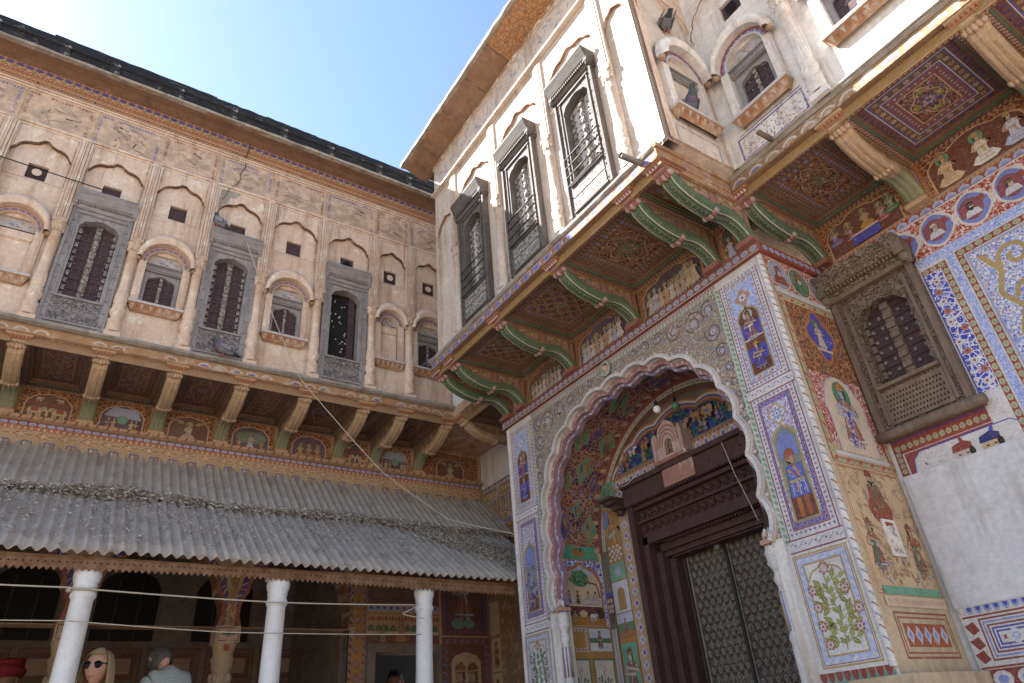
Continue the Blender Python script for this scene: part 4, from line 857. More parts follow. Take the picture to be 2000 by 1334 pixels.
    for u in (-5.2,-4.62,-4.1,-3.64): p.add([(u,j/6,.0065) for j in range(7)]+[(u+.008,j/6,.0065) for j in range(7)],[(j,j+1,8+j,7+j) for j in range(6)],DBRN)
    p.obj('soffit_fresco',['fresco_worn','fl_soffit'],GH,MU)
    # return face with its own small window
    MS=ML(0,0,2.03); b=MB(); b.holed(rc(XU,ZL,3.64,7.9),[rc(3.12,5.55,3.46,6.15),rc(3.18,6.58,3.35,6.76)],0,.1); b.obj('return_wall','plaster',GH,MS)
    b=MB(); o=mv([(.30,ZL+.01)]+mv(cusp(.30,.42,3,.34,5,.9,.2),0,6.66)+[(-.30,ZL+.01)],3.285,0); b.holed(rc(XU,ZL+.002,3.64,7.4),[o],.03,.03); b.obj('arch_skin','plaster',GH,MS)
    b=MB(); b.w0=.0305; b.stroke(off(o[1:-1],.006),.014,mix(RED,BRN,.2)); b.w0=.001; b.frame(3.06,5.2,3.52,5.40,.010,mix(BLUE,GRY,.3)); b.obj('panel_lines','fresco_worn',GH,MS)
    arched_window(GH,ML(3.29,5.55,2.02),'shut','plaster_white',.21,True,.12); vent(GH,ML(3.265,6.67,2.03),2)
upper_wall()
wing_ledge(GH,MF,-5.50,-2.12,5.04,'gate')
b=MB(); b.k=mix(TAN,ORA,.35); b.box(2.87,5.04,0,3.8,5.125,.012); b.box(2.86,5.125,0,3.8,5.16,.03); b.box(2.90,4.99,-.02,3.75,5.04,.005); b.w0=.013; b.row((2.9,5.085),(3.75,5.085),8,'flo',.06,mix(RED,TAN,.5),TAN,mix(BLUE,TAN,.5)); b.obj('ledge_side','fresco_worn',GH,ML(0,0,2.12))
GB=[5.47,5.20,4.34,3.43,2.52,2.19]
for y in GB: bracket(GH,MG(y,4.64,XG),'gate')
for i in range(5):
    a,c=GB[i]-.05,GB[i+1]+.05; coffer(GH,MCG(XG,(a+c)/2,5.039),a-c,.87,'gate',i*3+2)
def arch_face():
    se=[(1.15*max(0,cos(t))**.80*(1 if t<=pi/2 else 1),1.10*sin(t)**.80) for t in [pi/2*i/30 for i in range(31)]]; se[-1]=(0,1.13)
    base=[(1.15,-.57)]+se+[(-x,y) for x,y in reversed(se[:-1])]+[(-1.15,-.57)]
    core=mv(lobed(base,17,.19),-CY,3.20)
    full=[(-CY+1.15,.9)]+core+[(-CY-1.15,.9)]
    b=MB(); b.holed(rc(-5.54,.0,-2.14,4.56),[[(p[0],max(p[1],.901)) for p in full]],0,.15); b.obj('gate_front','plaster_white',GH,MF)
    b=MB(); b.mi=0; z0=2.62
    sp=[(-2.60,z0),(-2.60,4.50),(-5.08,4.50),(-5.08,z0)]+[(min(-2.605,max(-5.075,p[0])),p[1]) for p in reversed(core) if p[1]>z0]
    b.w0=.0012; b.mi=1; b.poly(sp,TAN); b.mi=0; b.up(2)
    for s in (-1,1):                                            # scrolling stems in the spandrels
        for (du,v,r) in ((.30,4.455,.04),(.44,4.445,.05),(.60,4.43,.06),(.78,4.40,.085),(.98,4.36,.11),(1.14,4.40,.075),(1.14,4.20,.085),(1.17,4.02,.06),(1.195,3.87,.045),(1.21,3.75,.035),(1.215,3.64,.03),(1.218,3.54,.025),(1.22,3.44,.022),(1.22,3.34,.022),(1.22,3.2,.02),(1.22,3.05,.02)):
            b.spiral(-CY+s*du,v,r,1.6,.013,mix(DBRN,GRY,.25),R.random()*6,s,mix(PBLUE,WHT,.3),R.choice([LBLUE,mix(PINK,WHT,.3),PUR]))
    b.obj('spandrel_fresco',['fresco','fl_orange'],GH,MF)
    b=MB(); A=resamp(core,180)
    ribbon(b,A,off(A,.029),.035,WHT,.035,mix(WHT,GRY,.2)); ribbon(b,off(A,.030),off(A,.038),.018,mix(WHT,PINK,.3),.02); b.w0=.046
    for i in range(2,178,4): b.stroke([A[i],off(A,.029)[i]],.004,mix(LBLUE,WHT,.5))
    for i in range(4,176,6): p=off(A,.040)[i]; q=off(A,.07)[i+1]; b.w0=.004; b.leaf(p[0],p[1],atan2(q[1]-p[1],q[0]-p[0]),.04,.012,mix(WHT,PINK,.2))
    b.obj('arch_moulding','fresco_new',GH,MF)
    b=MB(); A2=off(A,-.042); ribbon(b,A2,A,-.03,mix(PINK,PUR,.35),.06,mix(PINK,PUR,.5)); b.w0=-.029
    for i in range(0,180,2): 
        p,q=A2[i],A[min(i+1,180)]; b.stroke([(p[0]*.8+q[0]*.2,p[1]*.8+q[1]*.2),(p[0]*.2+q[0]*.8,p[1]*.2+q[1]*.8)],.016,R.choice([mix(PINK,WHT,.4),mix(RED,PINK,.3),WHT]))
    A3=off(A,-.068); ribbon(b,A3,A2,-.075,mix(PUR,LBLUE,.4),.05,mix(PUR,PINK,.4)); b.w0=-.074
    for i in range(0,180,3): p=A2[i];q=A3[min(i+1,180)];r=A2[min(i+3,180)]; b.poly([p,q,r],mix(WHT,PBLUE,.4))
    b.obj('arch_inner_band','fresco',GH,MF)
    # moulded medallion with a head above the crown
    b=MB(); b.k=WHT
    for i in range(16): a=2*pi*i/16; b.ball((.052*cos(a),.062*sin(a),.03),.016,6,4,mix(TEAL,WHT,.5),sc=(1,1,.8))
    b.ball((0,0,.02),.045,12,6,mix(PINK,CRM,.4),sc=(1,1.15,.5)); b.ball((.0,.0,.035),.028,10,6,mix(SKIN,WHT,.4),sc=(.9,1.15,1)); b.ball((.004,.028,.035),.028,8,5,DRED,sc=(1,.5,.8)); b.ball((-.024,.0,.04),.008,5,4,mix(SKIN,WHT,.4)); b.obj('head_medallion','fresco_new',GH,MG(3.88,4.47,XG))
    # cornice: red band with medallions and rope
    b=MB(); b.box(-5.57,4.56,0,-2.12,4.645,.04,RED); b.w0=.0405; b.row((-5.57,4.60),(-2.12,4.60),44,'cap',.05,mix(PBLUE,GRY,.35),mix(LBLUE,GRY,.3)); b.up(2); b.rect(-5.57,4.56,-2.12,4.566,WHT)
    for i in range(86): u=-5.55+i*.04; b.add([(u,4.628,.041),(u+.018,4.626,.05),(u+.035,4.655,.052),(u+.016,4.657,.04)],[(0,1,2,3)],mix(ORA,CRM,.35) if i%2 else mix(TAN,CRM,.5))
    b.w0=.0015; b.L=0; b.rect(-5.10,4.50,-2.58,4.56,WHT); b.up(); b.row((-5.10,4.545),(-2.58,4.545),90,'dia',.022,mix(RED,PUR,.3)); b.rect(-5.10,4.526,-2.58,4.532,RED); b.row((-5.08,4.512),(-2.60,4.512),60,'leaf',.022,mix(TEAL,GRN,.3)); b.obj('cornice_band','fresco',GH,MF)
    # bay frescoes between the brackets
    for i in range(5):
        a,c=-GB[i]+.06,-GB[i+1]-.06; m_=(a+c)/2; h=(c-a)/2; b=MB(); b.w0=.001; b.rect(a,4.645,c,5.03,mix(BRN,ORA,.35)); b.up(); b.mi=1; b.rect(a+.03,4.655,c-.03,4.98,BRN); b.mi=0; b.up(); b.row((a,5.0),(c,5.0),int((c-a)/.035),'leaf',.03,RED,TAN)
        hh=h-.055; ar=mv([(hh,0)]+mv(cusp(hh,.10,2,.3,4,.6),0,.19)+[(-hh,0)],m_,4.66); b.poly(ar,mix(OCH,CRM,.2)); b.up(); b.poly([(m_+(p[0]-m_)*.965,4.66+(p[1]-4.66)*.97) for p in ar],[DBRN,mix(DRED,BRN,.5),mix(DBLUE,BRN,.3),mix(DBRN,DBLUE,.3),DBRN][i]); b.up(2)
        n=int(h*2/.085) if h>.2 else 1
        for k in range(n): fig(b,m_-hh*.85+(k+.5)*2*hh*.85/n,4.665,R.uniform(.17,.24),jit(R.choice([WHT,CRM,PBLUE,mix(CRM,RED,.4),mix(WHT,GRY,.4)])),mix(SKIN,WHT,.25),R.choice([GOLD,RED,LGRN]),R.choice([None,LGRN,None]))
        b.obj('fresco_panel',['fresco','fl_brown'],GH,MF)
arch_face()
def pier(y0,y1,left):
    """painted pier face, y0>y1"""
    u0,u1=-y0,-y1; b=MB(); b.w0=.0014; g0,g1=(u0,u0+.045) if not left else (u1-.045,u1)
    b.rect(u0,1.84,u1,4.55,WHT); b.up(); b.rect(g0,2.56,g1,4.5,mix(WHT,LGRN,.3)); b.up(); b.row(((g0+g1)/2,2.56),((g0+g1)/2,4.5),46,'leaf',.034,mix(TEAL,LGRN,.5) if not left else mix(LGRN,GRY,.4)); b.up(2)
    a,c=(u0+.05,u1-.05) if not left else (u0+.05,u1-.05)
    for x in (u0+.047,u1-.047): b.rect(x-.004,1.84,x+.004,4.5,mix(RED,PUR,.25))
    for (v0,v1) in ((2.60,3.54),(3.62,4.50)):
        b.bord(a+.004,v0,c-.004,v1,.034,'dia',.032,WHT,mix(LBLUE,WHT,.25),mix(RED,PINK,.3)); b.frame(a+.038,v0+.034,c-.038,v1-.034,.006,RED); b.up()
        b.bord(a+.044,v0+.04,c-.044,v1-.04,.036,'leaf',.045,mix(mix(RED,PUR,.4),PBLUE,.35) if v0<3 else mix(WHT,PBLUE,.4),BLUE if v0<3 else mix(RED,PINK,.3),PBLUE if v0<3 else WHT,None if v0<3 else LBLUE)
    for v in (2.55,3.58): b.rect(u0+.03,v-.04,u1-.03,v+.035,WHT); b.up(); b.rect(u0+.03,v+.03,u1-.03,v+.038,mix(RED,PUR,.3)); b.rect(u0+.03,v-.042,u1-.03,v-.034,mix(RED,PUR,.3)); b.wave((u0+.04,v),(u1-.04,v),5,.014,.006,mix(GRY,LBLUE,.5)); b.row((u0+.04,v),(u1-.04,v),5,'flo',.04,mix(WHT,PBLUE,.3),RED); b.up()
    m_=(u0+u1)/2; hw=.105
    # upper niche: two figures
    b.mi=1; b.rect(m_-hw,3.70,m_+hw,4.42,PBLUE); b.mi=0; b.up()
    ar=lambda v0,vs,h: mv([(hw-.012,0)]+mv(cusp(hw-.012,h,2,.3,4,.8,.3),0,vs)+[(-hw+.012,0)],m_,v0)
    ct=[(m_+.06*cos(t)*(1+.2*cos(4*t)),4.31+.065*sin(t)*(1+.2*cos(4*t))) for t in [2*pi*i/24 for i in range(24)]]
    b.poly(ct,GOLD); b.up(); b.poly([(m_+(p[0]-m_)*.82,4.31+(p[1]-4.31)*.82) for p in ct],mix(PINK,PUR,.3) if not left else PBLUE); b.up(); b.flower(m_,4.31,.035,WHT,BLUE,8); b.up()
    A=ar(3.70,.42,.11); b.poly(A,GOLD); b.up(); b.poly([(m_+(p[0]-m_)*.86,3.705+(p[1]-3.70)*.965) for p in A],mix(DRED,BRN,.3)); b.up(); b.rect(m_-.078,3.98,m_+.078,4.10,BLUE); b.rect(m_-.078,3.79,m_+.078,3.90,BLUE); b.rect(m_-.078,3.965,m_+.078,3.975,WHT); b.up()
    fig(b,m_,3.955,.24,mix(PUR,RED,.4),SKIN,DRED,mix(WHT,GRN,.2)); fig(b,m_,3.72,.22,BLUE,SKIN,OCH,None)
    # middle niche: man in blue
    b.mi=2; b.rect(m_-hw,2.68,m_+hw,3.46,MAR); b.mi=0; b.up(); ct=[(p[0],p[1]-.93) for p in ct]
    b.poly(ct,GOLD); b.up(); b.poly([(m_+(p[0]-m_)*.82,3.38+(p[1]-3.38)*.82) for p in ct],WHT); b.up(); b.petal(m_,3.38,.045,8,LBLUE,.5); b.up(); b.flower(m_,3.38,.024,WHT,BLUE,6); b.up(2)
    A=ar(2.68,.50,.11); b.poly(A,GOLD); b.up(); b.poly([(m_+(p[0]-m_)*.84,2.685+(p[1]-2.68)*.965) for p in A],mix(GRY,GRN,.35)); b.up(); b.poly([(m_-.075,3.08),(m_+.075,3.08),(m_+.07,3.19),(m_,3.26),(m_-.07,3.19)],mix(LBLUE,BLUE,.25)); b.rect(m_-.078,2.69,m_+.078,2.84,mix(MAR,BRN,.3)); b.up()
    if not left:
        b.poly([(m_-.07,2.82),(m_+.075,2.82),(m_+.06,2.95),(m_+.065,3.02),(m_-.05,3.02),(m_-.055,2.93)],mix(BLUE,LBLUE,.35)); b.rect(m_-.04,2.70,m_-.01,2.82,ORA); b.rect(m_+.015,2.70,m_+.045,2.82,mix(ORA,BRN,.3)); b.up(); b.stroke([(m_-.045,3.0),(m_+.03,2.93),(m_-.005,3.06)],.022,mix(SKIN,ORA,.4)); b.rect(m_-.055,2.915,m_+.06,2.93,GOLD); b.stroke([(m_,2.92),(m_-.01,2.85)],.012,GOLD); b.up(); ov(b,el(m_-.005,3.065,.032,.042),mix(SKIN,ORA,.25),.004); b.up(2); b.ell(m_-.018,3.07,.007,.005,BLK,n=6); b.poly([(m_-.035,3.06),(m_-.01,3.045),(m_+.0,3.03),(m_-.03,3.03)],BLK); ov(b,[(m_-.042,3.082),(m_+.034,3.082),(m_+.03,3.115),(m_-.005,3.135),(m_-.032,3.118)],mix(RED,ORA,.4),.004); b.up(2); [b.stroke([(m_-.06+i*.022,2.91),(m_-.068+i*.024,2.83)],.004,WHT if i%2 else DBLUE) for i in range(6)]; b.stroke([(m_-.05,3.02),(m_+.065,3.02),(m_+.06,2.95),(m_+.075,2.82),(m_-.07,2.82),(m_-.055,2.93)],.005,DBLUE,True); [b.ell(m_+R.uniform(-.05,.05),R.uniform(2.83,3.0),.004,.004,WHT,n=5) for i in range(24)]; b.up()
    else:
        for _ in range(80): b.leaf(m_+R.uniform(-.07,.05),R.uniform(2.72,3.08),R.random()*6,.04,.012,jit(R.choice([BLUE,LBLUE,GRY,mix(BRN,GRY,.5)])))
    # lower panel: flowering plant
    b.up(); b.rect(u0,1.84,u1,2.505,WHT); b.up(); b.frame(u0+.035,1.87,u1-.035,2.49,.010,GOLD); b.bord(u0+.05,1.885,u1-.05,2.475,.04,'leaf',.05,PBLUE,WHT,None,mix(PBLUE,WHT,.5)); b.frame(u0+.05,1.885,u1-.05,2.475,.004,RED); b.frame(u0+.09,1.925,u1-.09,2.435,.010,GOLD); b.up()
    A=mv([(hw+.02,0)]+mv(cusp(hw+.02,.13,2,.3,5,.8,.3),0,.34)+[(-hw-.02,0)],m_,1.935); b.stroke(A[3:-3],.010,GOLD); b.up()
    plant(b,m_,1.95,.46,.27,OLV if not left else mix(GRN,GRY,.3),mix(RED,PINK,.2),mix(LGRN,OLV,.4))
    b.rect(u0,1.79,u1,1.845,mix(TEAL,GRY,.5)); b.up(); b.row((u1,1.825),(u0,1.825),9,'arc',.05,RED,mix(RED,DRED,.4)); b.obj('painted_pier',['fresco_new','fl_bluewhite','fl_violet'],GH,MF)
    # rope colonnette on the outer corner
    ue=u1 if not left else u0; s=1 if not left else -1; b=MB(); b.lathe([(.022,1.84),(.022,4.54)],ue-s*.002,.0,14,cap=False,col=WHT)
    for i in range(46): v=1.9+i*.0575; b.tube([(ue-s*.002+.0225*cos(a),v+.03*sin(a*.9),.0225*sin(a)) for a in [(.1+j*.3)*s+(pi if s<0 else 0) for j in range(5)]],.0035,4,mix(LBLUE,GRY,.4) if i%2 else mix(RED,PINK,.25))
    b.obj('rope_colonnette','fresco_new',GH,MF)
pier(2.60,2.16,False); pier(5.52,5.08,True)
def jambs():
    for y in (2.72,4.96):                                      # little columns carrying the arch
        b=MB(); b.lathe([(.04,.9),(.04,2.0),(.036,2.03),(.045,2.06),(.03,2.10),(.034,2.30),(.028,2.36),(.045,2.40),(.03,2.44),(.035,2.46),(.058,2.50),(.05,2.52),(.06,2.56),(.045,2.60)],-y,-.04,14,col=WHT)
        for k in range(8): a=2*pi*k/8; b.ball((-y+.032*cos(a),2.585,-.04+.032*sin(a)),.022,6,5,[WHT,PBLUE,mix(WHT,OCH,.5)][k%3],sc=(.8,1.6,.8)); b.tube([(-y+.035*cos(a),2.1,-.04+.035*sin(a)),(-y+.032*cos(a),2.33,-.04+.032*sin(a))],.006,4,OCH if k%2 else LBLUE)
        b.box(-y-.045,2.615,-.10,-y+.045,2.645,.01,mix(ORA,WHT,.3)); 
        for k in range(5): b.ball((-y+(k-2)*.016,2.675+.015*(k%2),-.03),.018,7,5,[mix(OCH,WHT,.4),WHT,PINK,mix(LGRN,WHT,.4),WHT][k],sc=(.8,1.8,.9))
        b.obj('jamb_column','fresco_new',GH,MF)
jambs()
def side_face():
    M=ML(0,0,2.14); b=MB(); b.box(3.804,0,-.1,4.56,4.556,0); b.obj('return_pier','yellow_plaster',GH,M)
    b=MB(); b.w0=.0012; b.box(3.80,4.555,0,4.53,4.64,.03,RED); b.w0=.031; b.row((3.8,4.6),(4.5,4.6),10,'cap',.045,mix(PBLUE,GRY,.4),LBLUE); b.w0=.0012; b.L=0
    b.mi=1; b.rect(3.82,4.28,4.545,4.55,RED); b.mi=0; b.up(2)
    for i,x in enumerate((3.95,4.18,4.42)): b.ell(x,4.41,.118,.135,mix(CRM,WHT,.4),n=18); b.up(); bust(b,x,4.41,.105,[mix(GRY,PBLUE,.4),mix(GRN,GRY,.4),mix(PUR,GRY,.4)][i],R.choice([RED,GRN,BLUE]),R.choice([GRY,RED,OCH]))
    b.rect(3.83,4.23,4.545,4.275,mix(WHT,GRY,.25)); b.up()
    b.mi=2; b.rect(3.84,3.62,4.545,4.22,TAN); b.mi=0; b.up(); b.bord(3.84,2.97,4.545,4.22,.05,'leaf',.06,mix(TAN,CRM,.4),LGRN,None,mix(RED,TAN,.3)); b.frame(3.89,3.0,4.495,4.17,.006,RED); b.up()
    c=[(4.20+.15*cos(t)*(1+.16*cos(4*t)),3.95+.20*sin(t)*(1+.16*cos(4*t))) for t in [2*pi*i/32 for i in range(32)]]
    b.poly(c,ORA); b.up(); b.poly([(4.20+(p[0]-4.20)*.84,3.95+(p[1]-3.95)*.86) for p in c],BLUE); b.up(); fig(b,4.19,3.84,.24,mix(WHT,ORA,.3),mix(SKIN,WHT,.3),GRN,GRN); b.rect(4.1,3.82,4.28,3.84,CRM); b.up()
    b.L=6; b.mi=1; b.rect(3.9,3.1,4.49,3.72,RED); b.mi=0; b.up()
    o=mv([(.21,0)]+mv(cusp(.21,.30,2,.25,5,.8,.3),0,.27)+[(-.21,0)],4.20,3.06); b.poly(o,mix(CRM,WHT,.3)); b.up(); b.stroke(o,.010,mix(LBLUE,WHT,.3)); b.ell(4.20,3.48,.095,.11,mix(GRN,TEAL,.35),n=16); b.up(); fig(b,4.2,3.10,.48,mix(RED,PINK,.35),mix(PBLUE,GRY,.4),ORA,None); b.stroke([(4.21,3.38),(4.17,3.12)],.035,BLUE); b.up()
    for _ in range(70): b.leaf(4.2+R.uniform(-.15,.15),R.uniform(3.09,3.4),R.random()*6,.03,.006,mix(WHT,CRM,.4))
    b.rect(3.86,2.97,4.545,3.05,mix(WHT,GRY,.2)); b.up(); b.row((3.9,3.01),(4.5,3.01),22,'dash',.03,mix(GRY,PBLUE,.3)); b.up()
    b.L=1
    b.rect(3.83,2.14,4.54,2.965,mix(CRM,OCH,.18)); b.up(); b.frame(3.85,2.2,4.53,2.955,.006,mix(RED,TAN,.4)); b.frame(3.87,2.22,4.51,2.945,.005,mix(RED,TAN,.4)); b.up()
    b.ell(4.18,2.74,.13,.14,mix(GRY,CRM,.5),n=16); b.up(); b.ell(4.18,2.70,.12,.10,mix(RED,ORA,.2)); b.up(); b.poly([(4.09,2.72),(4.27,2.72),(4.25,2.86),(4.12,2.86)],mix(RED,ORA,.25)); b.rect(4.15,2.70,4.17,2.86,GRN); b.rect(4.21,2.70,4.23,2.86,GRN); b.up(); b.ell(4.17,2.895,.04,.05,SKIN); b.up(); b.poly([(4.135,2.885),(4.21,2.88),(4.18,2.83)],BLK); b.poly([(4.125,2.91),(4.215,2.91),(4.2,2.95),(4.15,2.96)],RED); b.up()
    for x in (3.98,4.41): fig(b,x,2.33,.30,mix(RED,ORA,.2),SKIN,RED); b.stroke([(x-.03,2.35),(x,2.5)],.03,GRN); b.up()
    for _ in range(30): b.leaf(4.2+R.uniform(-.25,.25),R.uniform(2.28,2.42),R.random()*6,.04,.008,mix(R.choice([PBLUE,RED,BRN]),CRM,.4))
    for _ in range(150):
        u,v=R.uniform(3.9,4.5),R.uniform(2.25,2.93); a=R.random()*6; l=R.uniform(.015,.05); b.stroke([(u,v),(u+l*cos(a),v+l*sin(a)),(u+l*1.6*cos(a+.7),v+l*1.6*sin(a+.7))],R.uniform(.003,.007),mix(R.choice([RED,BRN,DBLUE,GRN,ORA]),CRM,R.uniform(.2,.6)))
    b.up()
    b.rect(3.9,2.20,4.5,2.245,mix(TEAL,LGRN,.4)); b.rect(3.88,2.135,4.52,2.19,mix(CRM,WHT,.2)); b.up(); b.row((3.9,2.165),(4.5,2.165),20,'arc',.03,mix(CRM,BRN,.25),CRM)
    b.L=1; b.frame(3.92,1.87,4.48,2.11,.012,mix(RED,TAN,.3)); b.frame(3.945,1.895,4.455,2.085,.01,mix(RED,TAN,.35)); b.rect(3.98,1.93,4.42,2.05,mix(RED,ORA,.4)); b.up(); b.row((3.98,1.99),(4.42,1.99),5,'dia',.10,mix(PBLUE,CRM,.4),mix(LBLUE,GRY,.3)); b.up()
    b.obj('painted_return',['fresco_cream','fl_red','fl_brown'],GH,M)
    b=MB(); b.holed(rc(4.13,2.42,4.27,2.64),[rc(4.155,2.44,4.25,2.625)],.012,.03,side=.012); b.box(4.15,2.43,-.0,4.26,2.63,.0015); b.obj('wall_recess','plaster_white',GH,M)
    b=MB(); b.box(3.735,1.50,-.3,4.60,1.797,.055); b.obj('plinth','yellow_plaster',GH,ML(0,0,2.10))
    for a,c in ((-2.62,-2.12),(-5.6,-5.05)): b=MB(); b.box(a,0,-.75,c,1.79,.06); b.obj('plinth','yellow_plaster',GH,MF)
side_face()
def recess():
    XI=4.5
    # vault
    def vm(s,x,w):
        a=pi*s; r=1.28-w; return (x,CY+r*cos(a),3.20+(1.25-w)*sin(a))
    b=MB(vm); N=40; b.mi=1
    for k in range(N): b.mi=1 if (k//2)%2 else 2; b.add([(k/N,3.94,0),(k/N,XI,0),((k+1)/N,XI,0),((k+1)/N,3.94,0)],[(0,1,2,3)],DBLUE,True)
    b.mi=0; L=3.9
    for row_,(x,n,off_) in enumerate(((4.06,9,0),(4.22,10,.5),(4.38,9,0))):
        for i in range(n):
            s=(i+.5+off_*.0)/n+ (.5/n if row_==1 else 0)
            if s>.97: continue
            big=(i+row_)%2==0; ru,rx=(.034,.085) if big else (.022,.055)
            for (k,c,w) in ((1.0,mix(TAN,ORA,.35),.006),(.84,TEAL if (i+row_)%3 else BLUE,.008)): b.w0=w; b.poly([(s+k*ru*cos(t)*(1+.2*cos(4*t)),x+k*rx*sin(t)*(1+.2*cos(4*t))) for t in [2*pi*j/24 for j in range(24)]],c)
            b.w0=.010
            for j in range(4): b.ell(s+R.uniform(-.4,.4)*ru,x+R.uniform(-.35,.35)*rx,ru*.28,rx*.3,jit(R.choice([ORA,DRED,mix(SKIN,ORA,.4),DBLUE])),R.random())
    for k in range(60): s=k/60; b.w0=.005; b.poly([(s,4.43),(s+.010,4.43),(s+.013,4.495),(s+.004,4.495)],RED if k%2 else CRM); b.poly([(s,3.945),(s+.010,3.945),(s+.013,3.975),(s+.004,3.975)],mix(ORA,BRN,.4) if k%2 else DBRN)
    b.obj('vault_soffit',['fresco_dark','fl_vault','fl_vault_red'],GH)
    b=MB(); b.box(-5.4,.0,-.75,-5.125,4.5,-.15); b.box(-2.555,.0,-.69,-2.3,4.5,-.15); b.box(-5.4,4.47,-.75,-2.3,4.7,-.15); b.obj('recess_wall','plaster_white',GH,MF)
    # left flank of the recess
    M=ML(0,0,5.12); b=MB(); b.w0=.0015; x0,x1=3.955,4.49
    b.rect(x0,.9,x1,3.42,mix(OCH,TAN,.3)); b.up(); m_=(x0+x1)/2
    h=[(m_+.235*cos(t),3.125+.27*sin(t)) for t in [pi*i/16 for i in range(17)]]
    b.poly([(m_+.262*cos(t),3.11+.33*sin(t)) for t in [pi*i/16 for i in range(17)]],WHT); b.up(); b.poly([(m_+.25*cos(t),3.115+.30*sin(t)) for t in [pi*i/16 for i in range(17)]],ORA); b.up(); b.poly(h,TEAL); b.up()
    b.poly([(m_-.09,3.22),(m_+.08,3.20),(m_+.07,3.155),(m_-.05,3.155)],ORA); b.poly([(m_-.09,3.22),(m_-.12,3.25),(m_-.05,3.20)],ORA); b.up(); fig(b,m_-.02,3.195,.09,DRED,SKIN,DRED); fig(b,m_+.03,3.195,.09,DRED,SKIN,DRED)
    for i in range(18): b.leaf(x0+.04+i*.026,3.125,pi/2+R.uniform(-.3,.3),.025,.003,GRN)
    b.mi=1; b.rect(x0,2.53,x1,3.115,BLUE); b.mi=0; b.up(2)
    o=mv([(.235,0)]+mv(cusp(.235,.22,2,.25,5,.8,.2),0,.33)+[(-.235,0)],m_,2.53); b.poly(o,ORA); b.up(); ii=[(m_+(p[0]-m_)*.9,2.53+(p[1]-2.53)*.95) for p in o]; b.poly(ii,CRM); b.up()
    b.poly([p for p in ii if p[1]>2.97],mix(LBLUE,WHT,.5)); b.rect(m_-.21,2.70,m_+.21,2.78,mix(WHT,CRM,.5)); b.rect(m_-.21,2.615,m_+.21,2.70,DRED); b.rect(m_-.21,2.535,m_+.21,2.615,mix(ORA,OCH,.3)); b.up()
    for r_ in range(3): b.rect(m_-.21,2.72+r_*.02,m_+.21,2.7225+r_*.02,DRED)
    b.stroke([(m_+.2,2.78),(m_+.17,2.9),(m_+.02,2.93)],.014,DBRN); b.ell(m_-.02,2.945,.105,.075,GRN); b.up()
    for _ in range(70): b.ell(m_-.02+R.gauss(0,.05),2.945+R.gauss(0,.035),.012,.012,jit(R.choice([GRN,mix(GRN,BLK,.5),mix(GRN,TEAL,.4),mix(TEAL,GRY,.4)]),.3),n=6)
    for x,c in ((-.17,BLUE),(-.07,BLK),(.05,WHT),(.14,WHT)): fig(b,m_+x,2.715,.12,c,SKIN,BLK)
    b.ell(m_-.03,2.635,.05,.03,CRM); b.ell(m_+.17,2.64,.045,.045,BLK); beast(b,m_+.08,2.57,.1,WHT,1,False,None); fig(b,m_-.13,2.55,.12,OCH,SKIN,BLK)
    b.rect(x0,2.30,x1,2.52,mix(OCH,ORA,.2)); b.up(); b.bord(x0+.02,2.315,m_-.02,2.515,.03,'rope',.02,WHT,RED,mix(RED,WHT,.3)); b.rect(m_+.0,2.32,x1-.02,2.51,mix(PBLUE,WHT,.5)); b.up(); b.rect(m_,2.32,x1-.02,2.39,WHT); b.rect(m_,2.39,x1-.02,2.43,GRN); b.up(); fig(b,m_+.12,2.34,.15,mix(RED,ORA,.2),SKIN,GRN); b.rect(x0,.9,x1,2.30,mix(OCH,ORA,.15)); b.up()
    for a,c in ((x0+.02,m_-.03),(m_+.01,x1-.02)): b.frame(a,1.5,c,2.26,.014,GRN); b.rect(a+.014,1.514,c-.014,2.246,mix(WHT,CRM,.4)); b.up(); plant(b,(a+c)/2,1.53,.68,.19,mix(GRN,BLK,.3),mix(PINK,RED,.3),mix(GRN,BLK,.3),9)
    b.obj('flank_fresco',['fresco_new','fl_blue'],GH,M)
    b=MB(); b.box(x0+.06,2.345,-.0,m_-.06,2.485,.002); b.holed(rc(x0+.05,2.335,m_-.05,2.495),[rc(x0+.06,2.345,m_-.06,2.485)],.015,.015,side=.013); b.obj('wall_recess','plaster_white',GH,M)
    # inner wall with the doorway
    M=MG(0,0,XI); b=MB(); ep=[(-CY+1.28*cos(t),3.20+1.25*sin(t)) for t in [pi*i/40 for i in range(41)]]
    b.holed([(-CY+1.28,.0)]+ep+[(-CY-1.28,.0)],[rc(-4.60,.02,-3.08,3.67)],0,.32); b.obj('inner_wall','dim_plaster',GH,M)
    b=MB(); b.w0=.0015
    def rib(r0,r1,c,l):
        b.L=l; k=lambda r:[(-CY+(1.28-r)*cos(t),3.20+(1.25-r)*sin(t)) for t in [pi*i/60 for i in range(61)]]; A,B=k(r0),k(r1); b.add([(p[0],p[1],b.z()) for p in A]+[(p[0],p[1],b.z()) for p in B],[(i,61+i,62+i,i+1) for i in range(60)],c); return A,B
    rib(0,.05,RED,1); A,B=rib(.05,.10,mix(WHT,LGRN,.25),1); rib(.10,.115,DBRN,1); rib(.115,.16,DRED,1); b.L=2
    for i in range(60): p=A[i]; b.stroke([((A[i][0]+B[i][0])/2,(A[i][1]+B[i][1])/2),((A[i][0]*.4+B[i+1][0]*.6),(A[i][1]*.4+B[i+1][1]*.6))],.012,mix(LGRN,RED,.4))
    K=lambda r: mv(cusp(1.12-r,1.06-r,5,.3,6,.72),-CY,3.20); S=[K(.02*j) for j in range(6)]
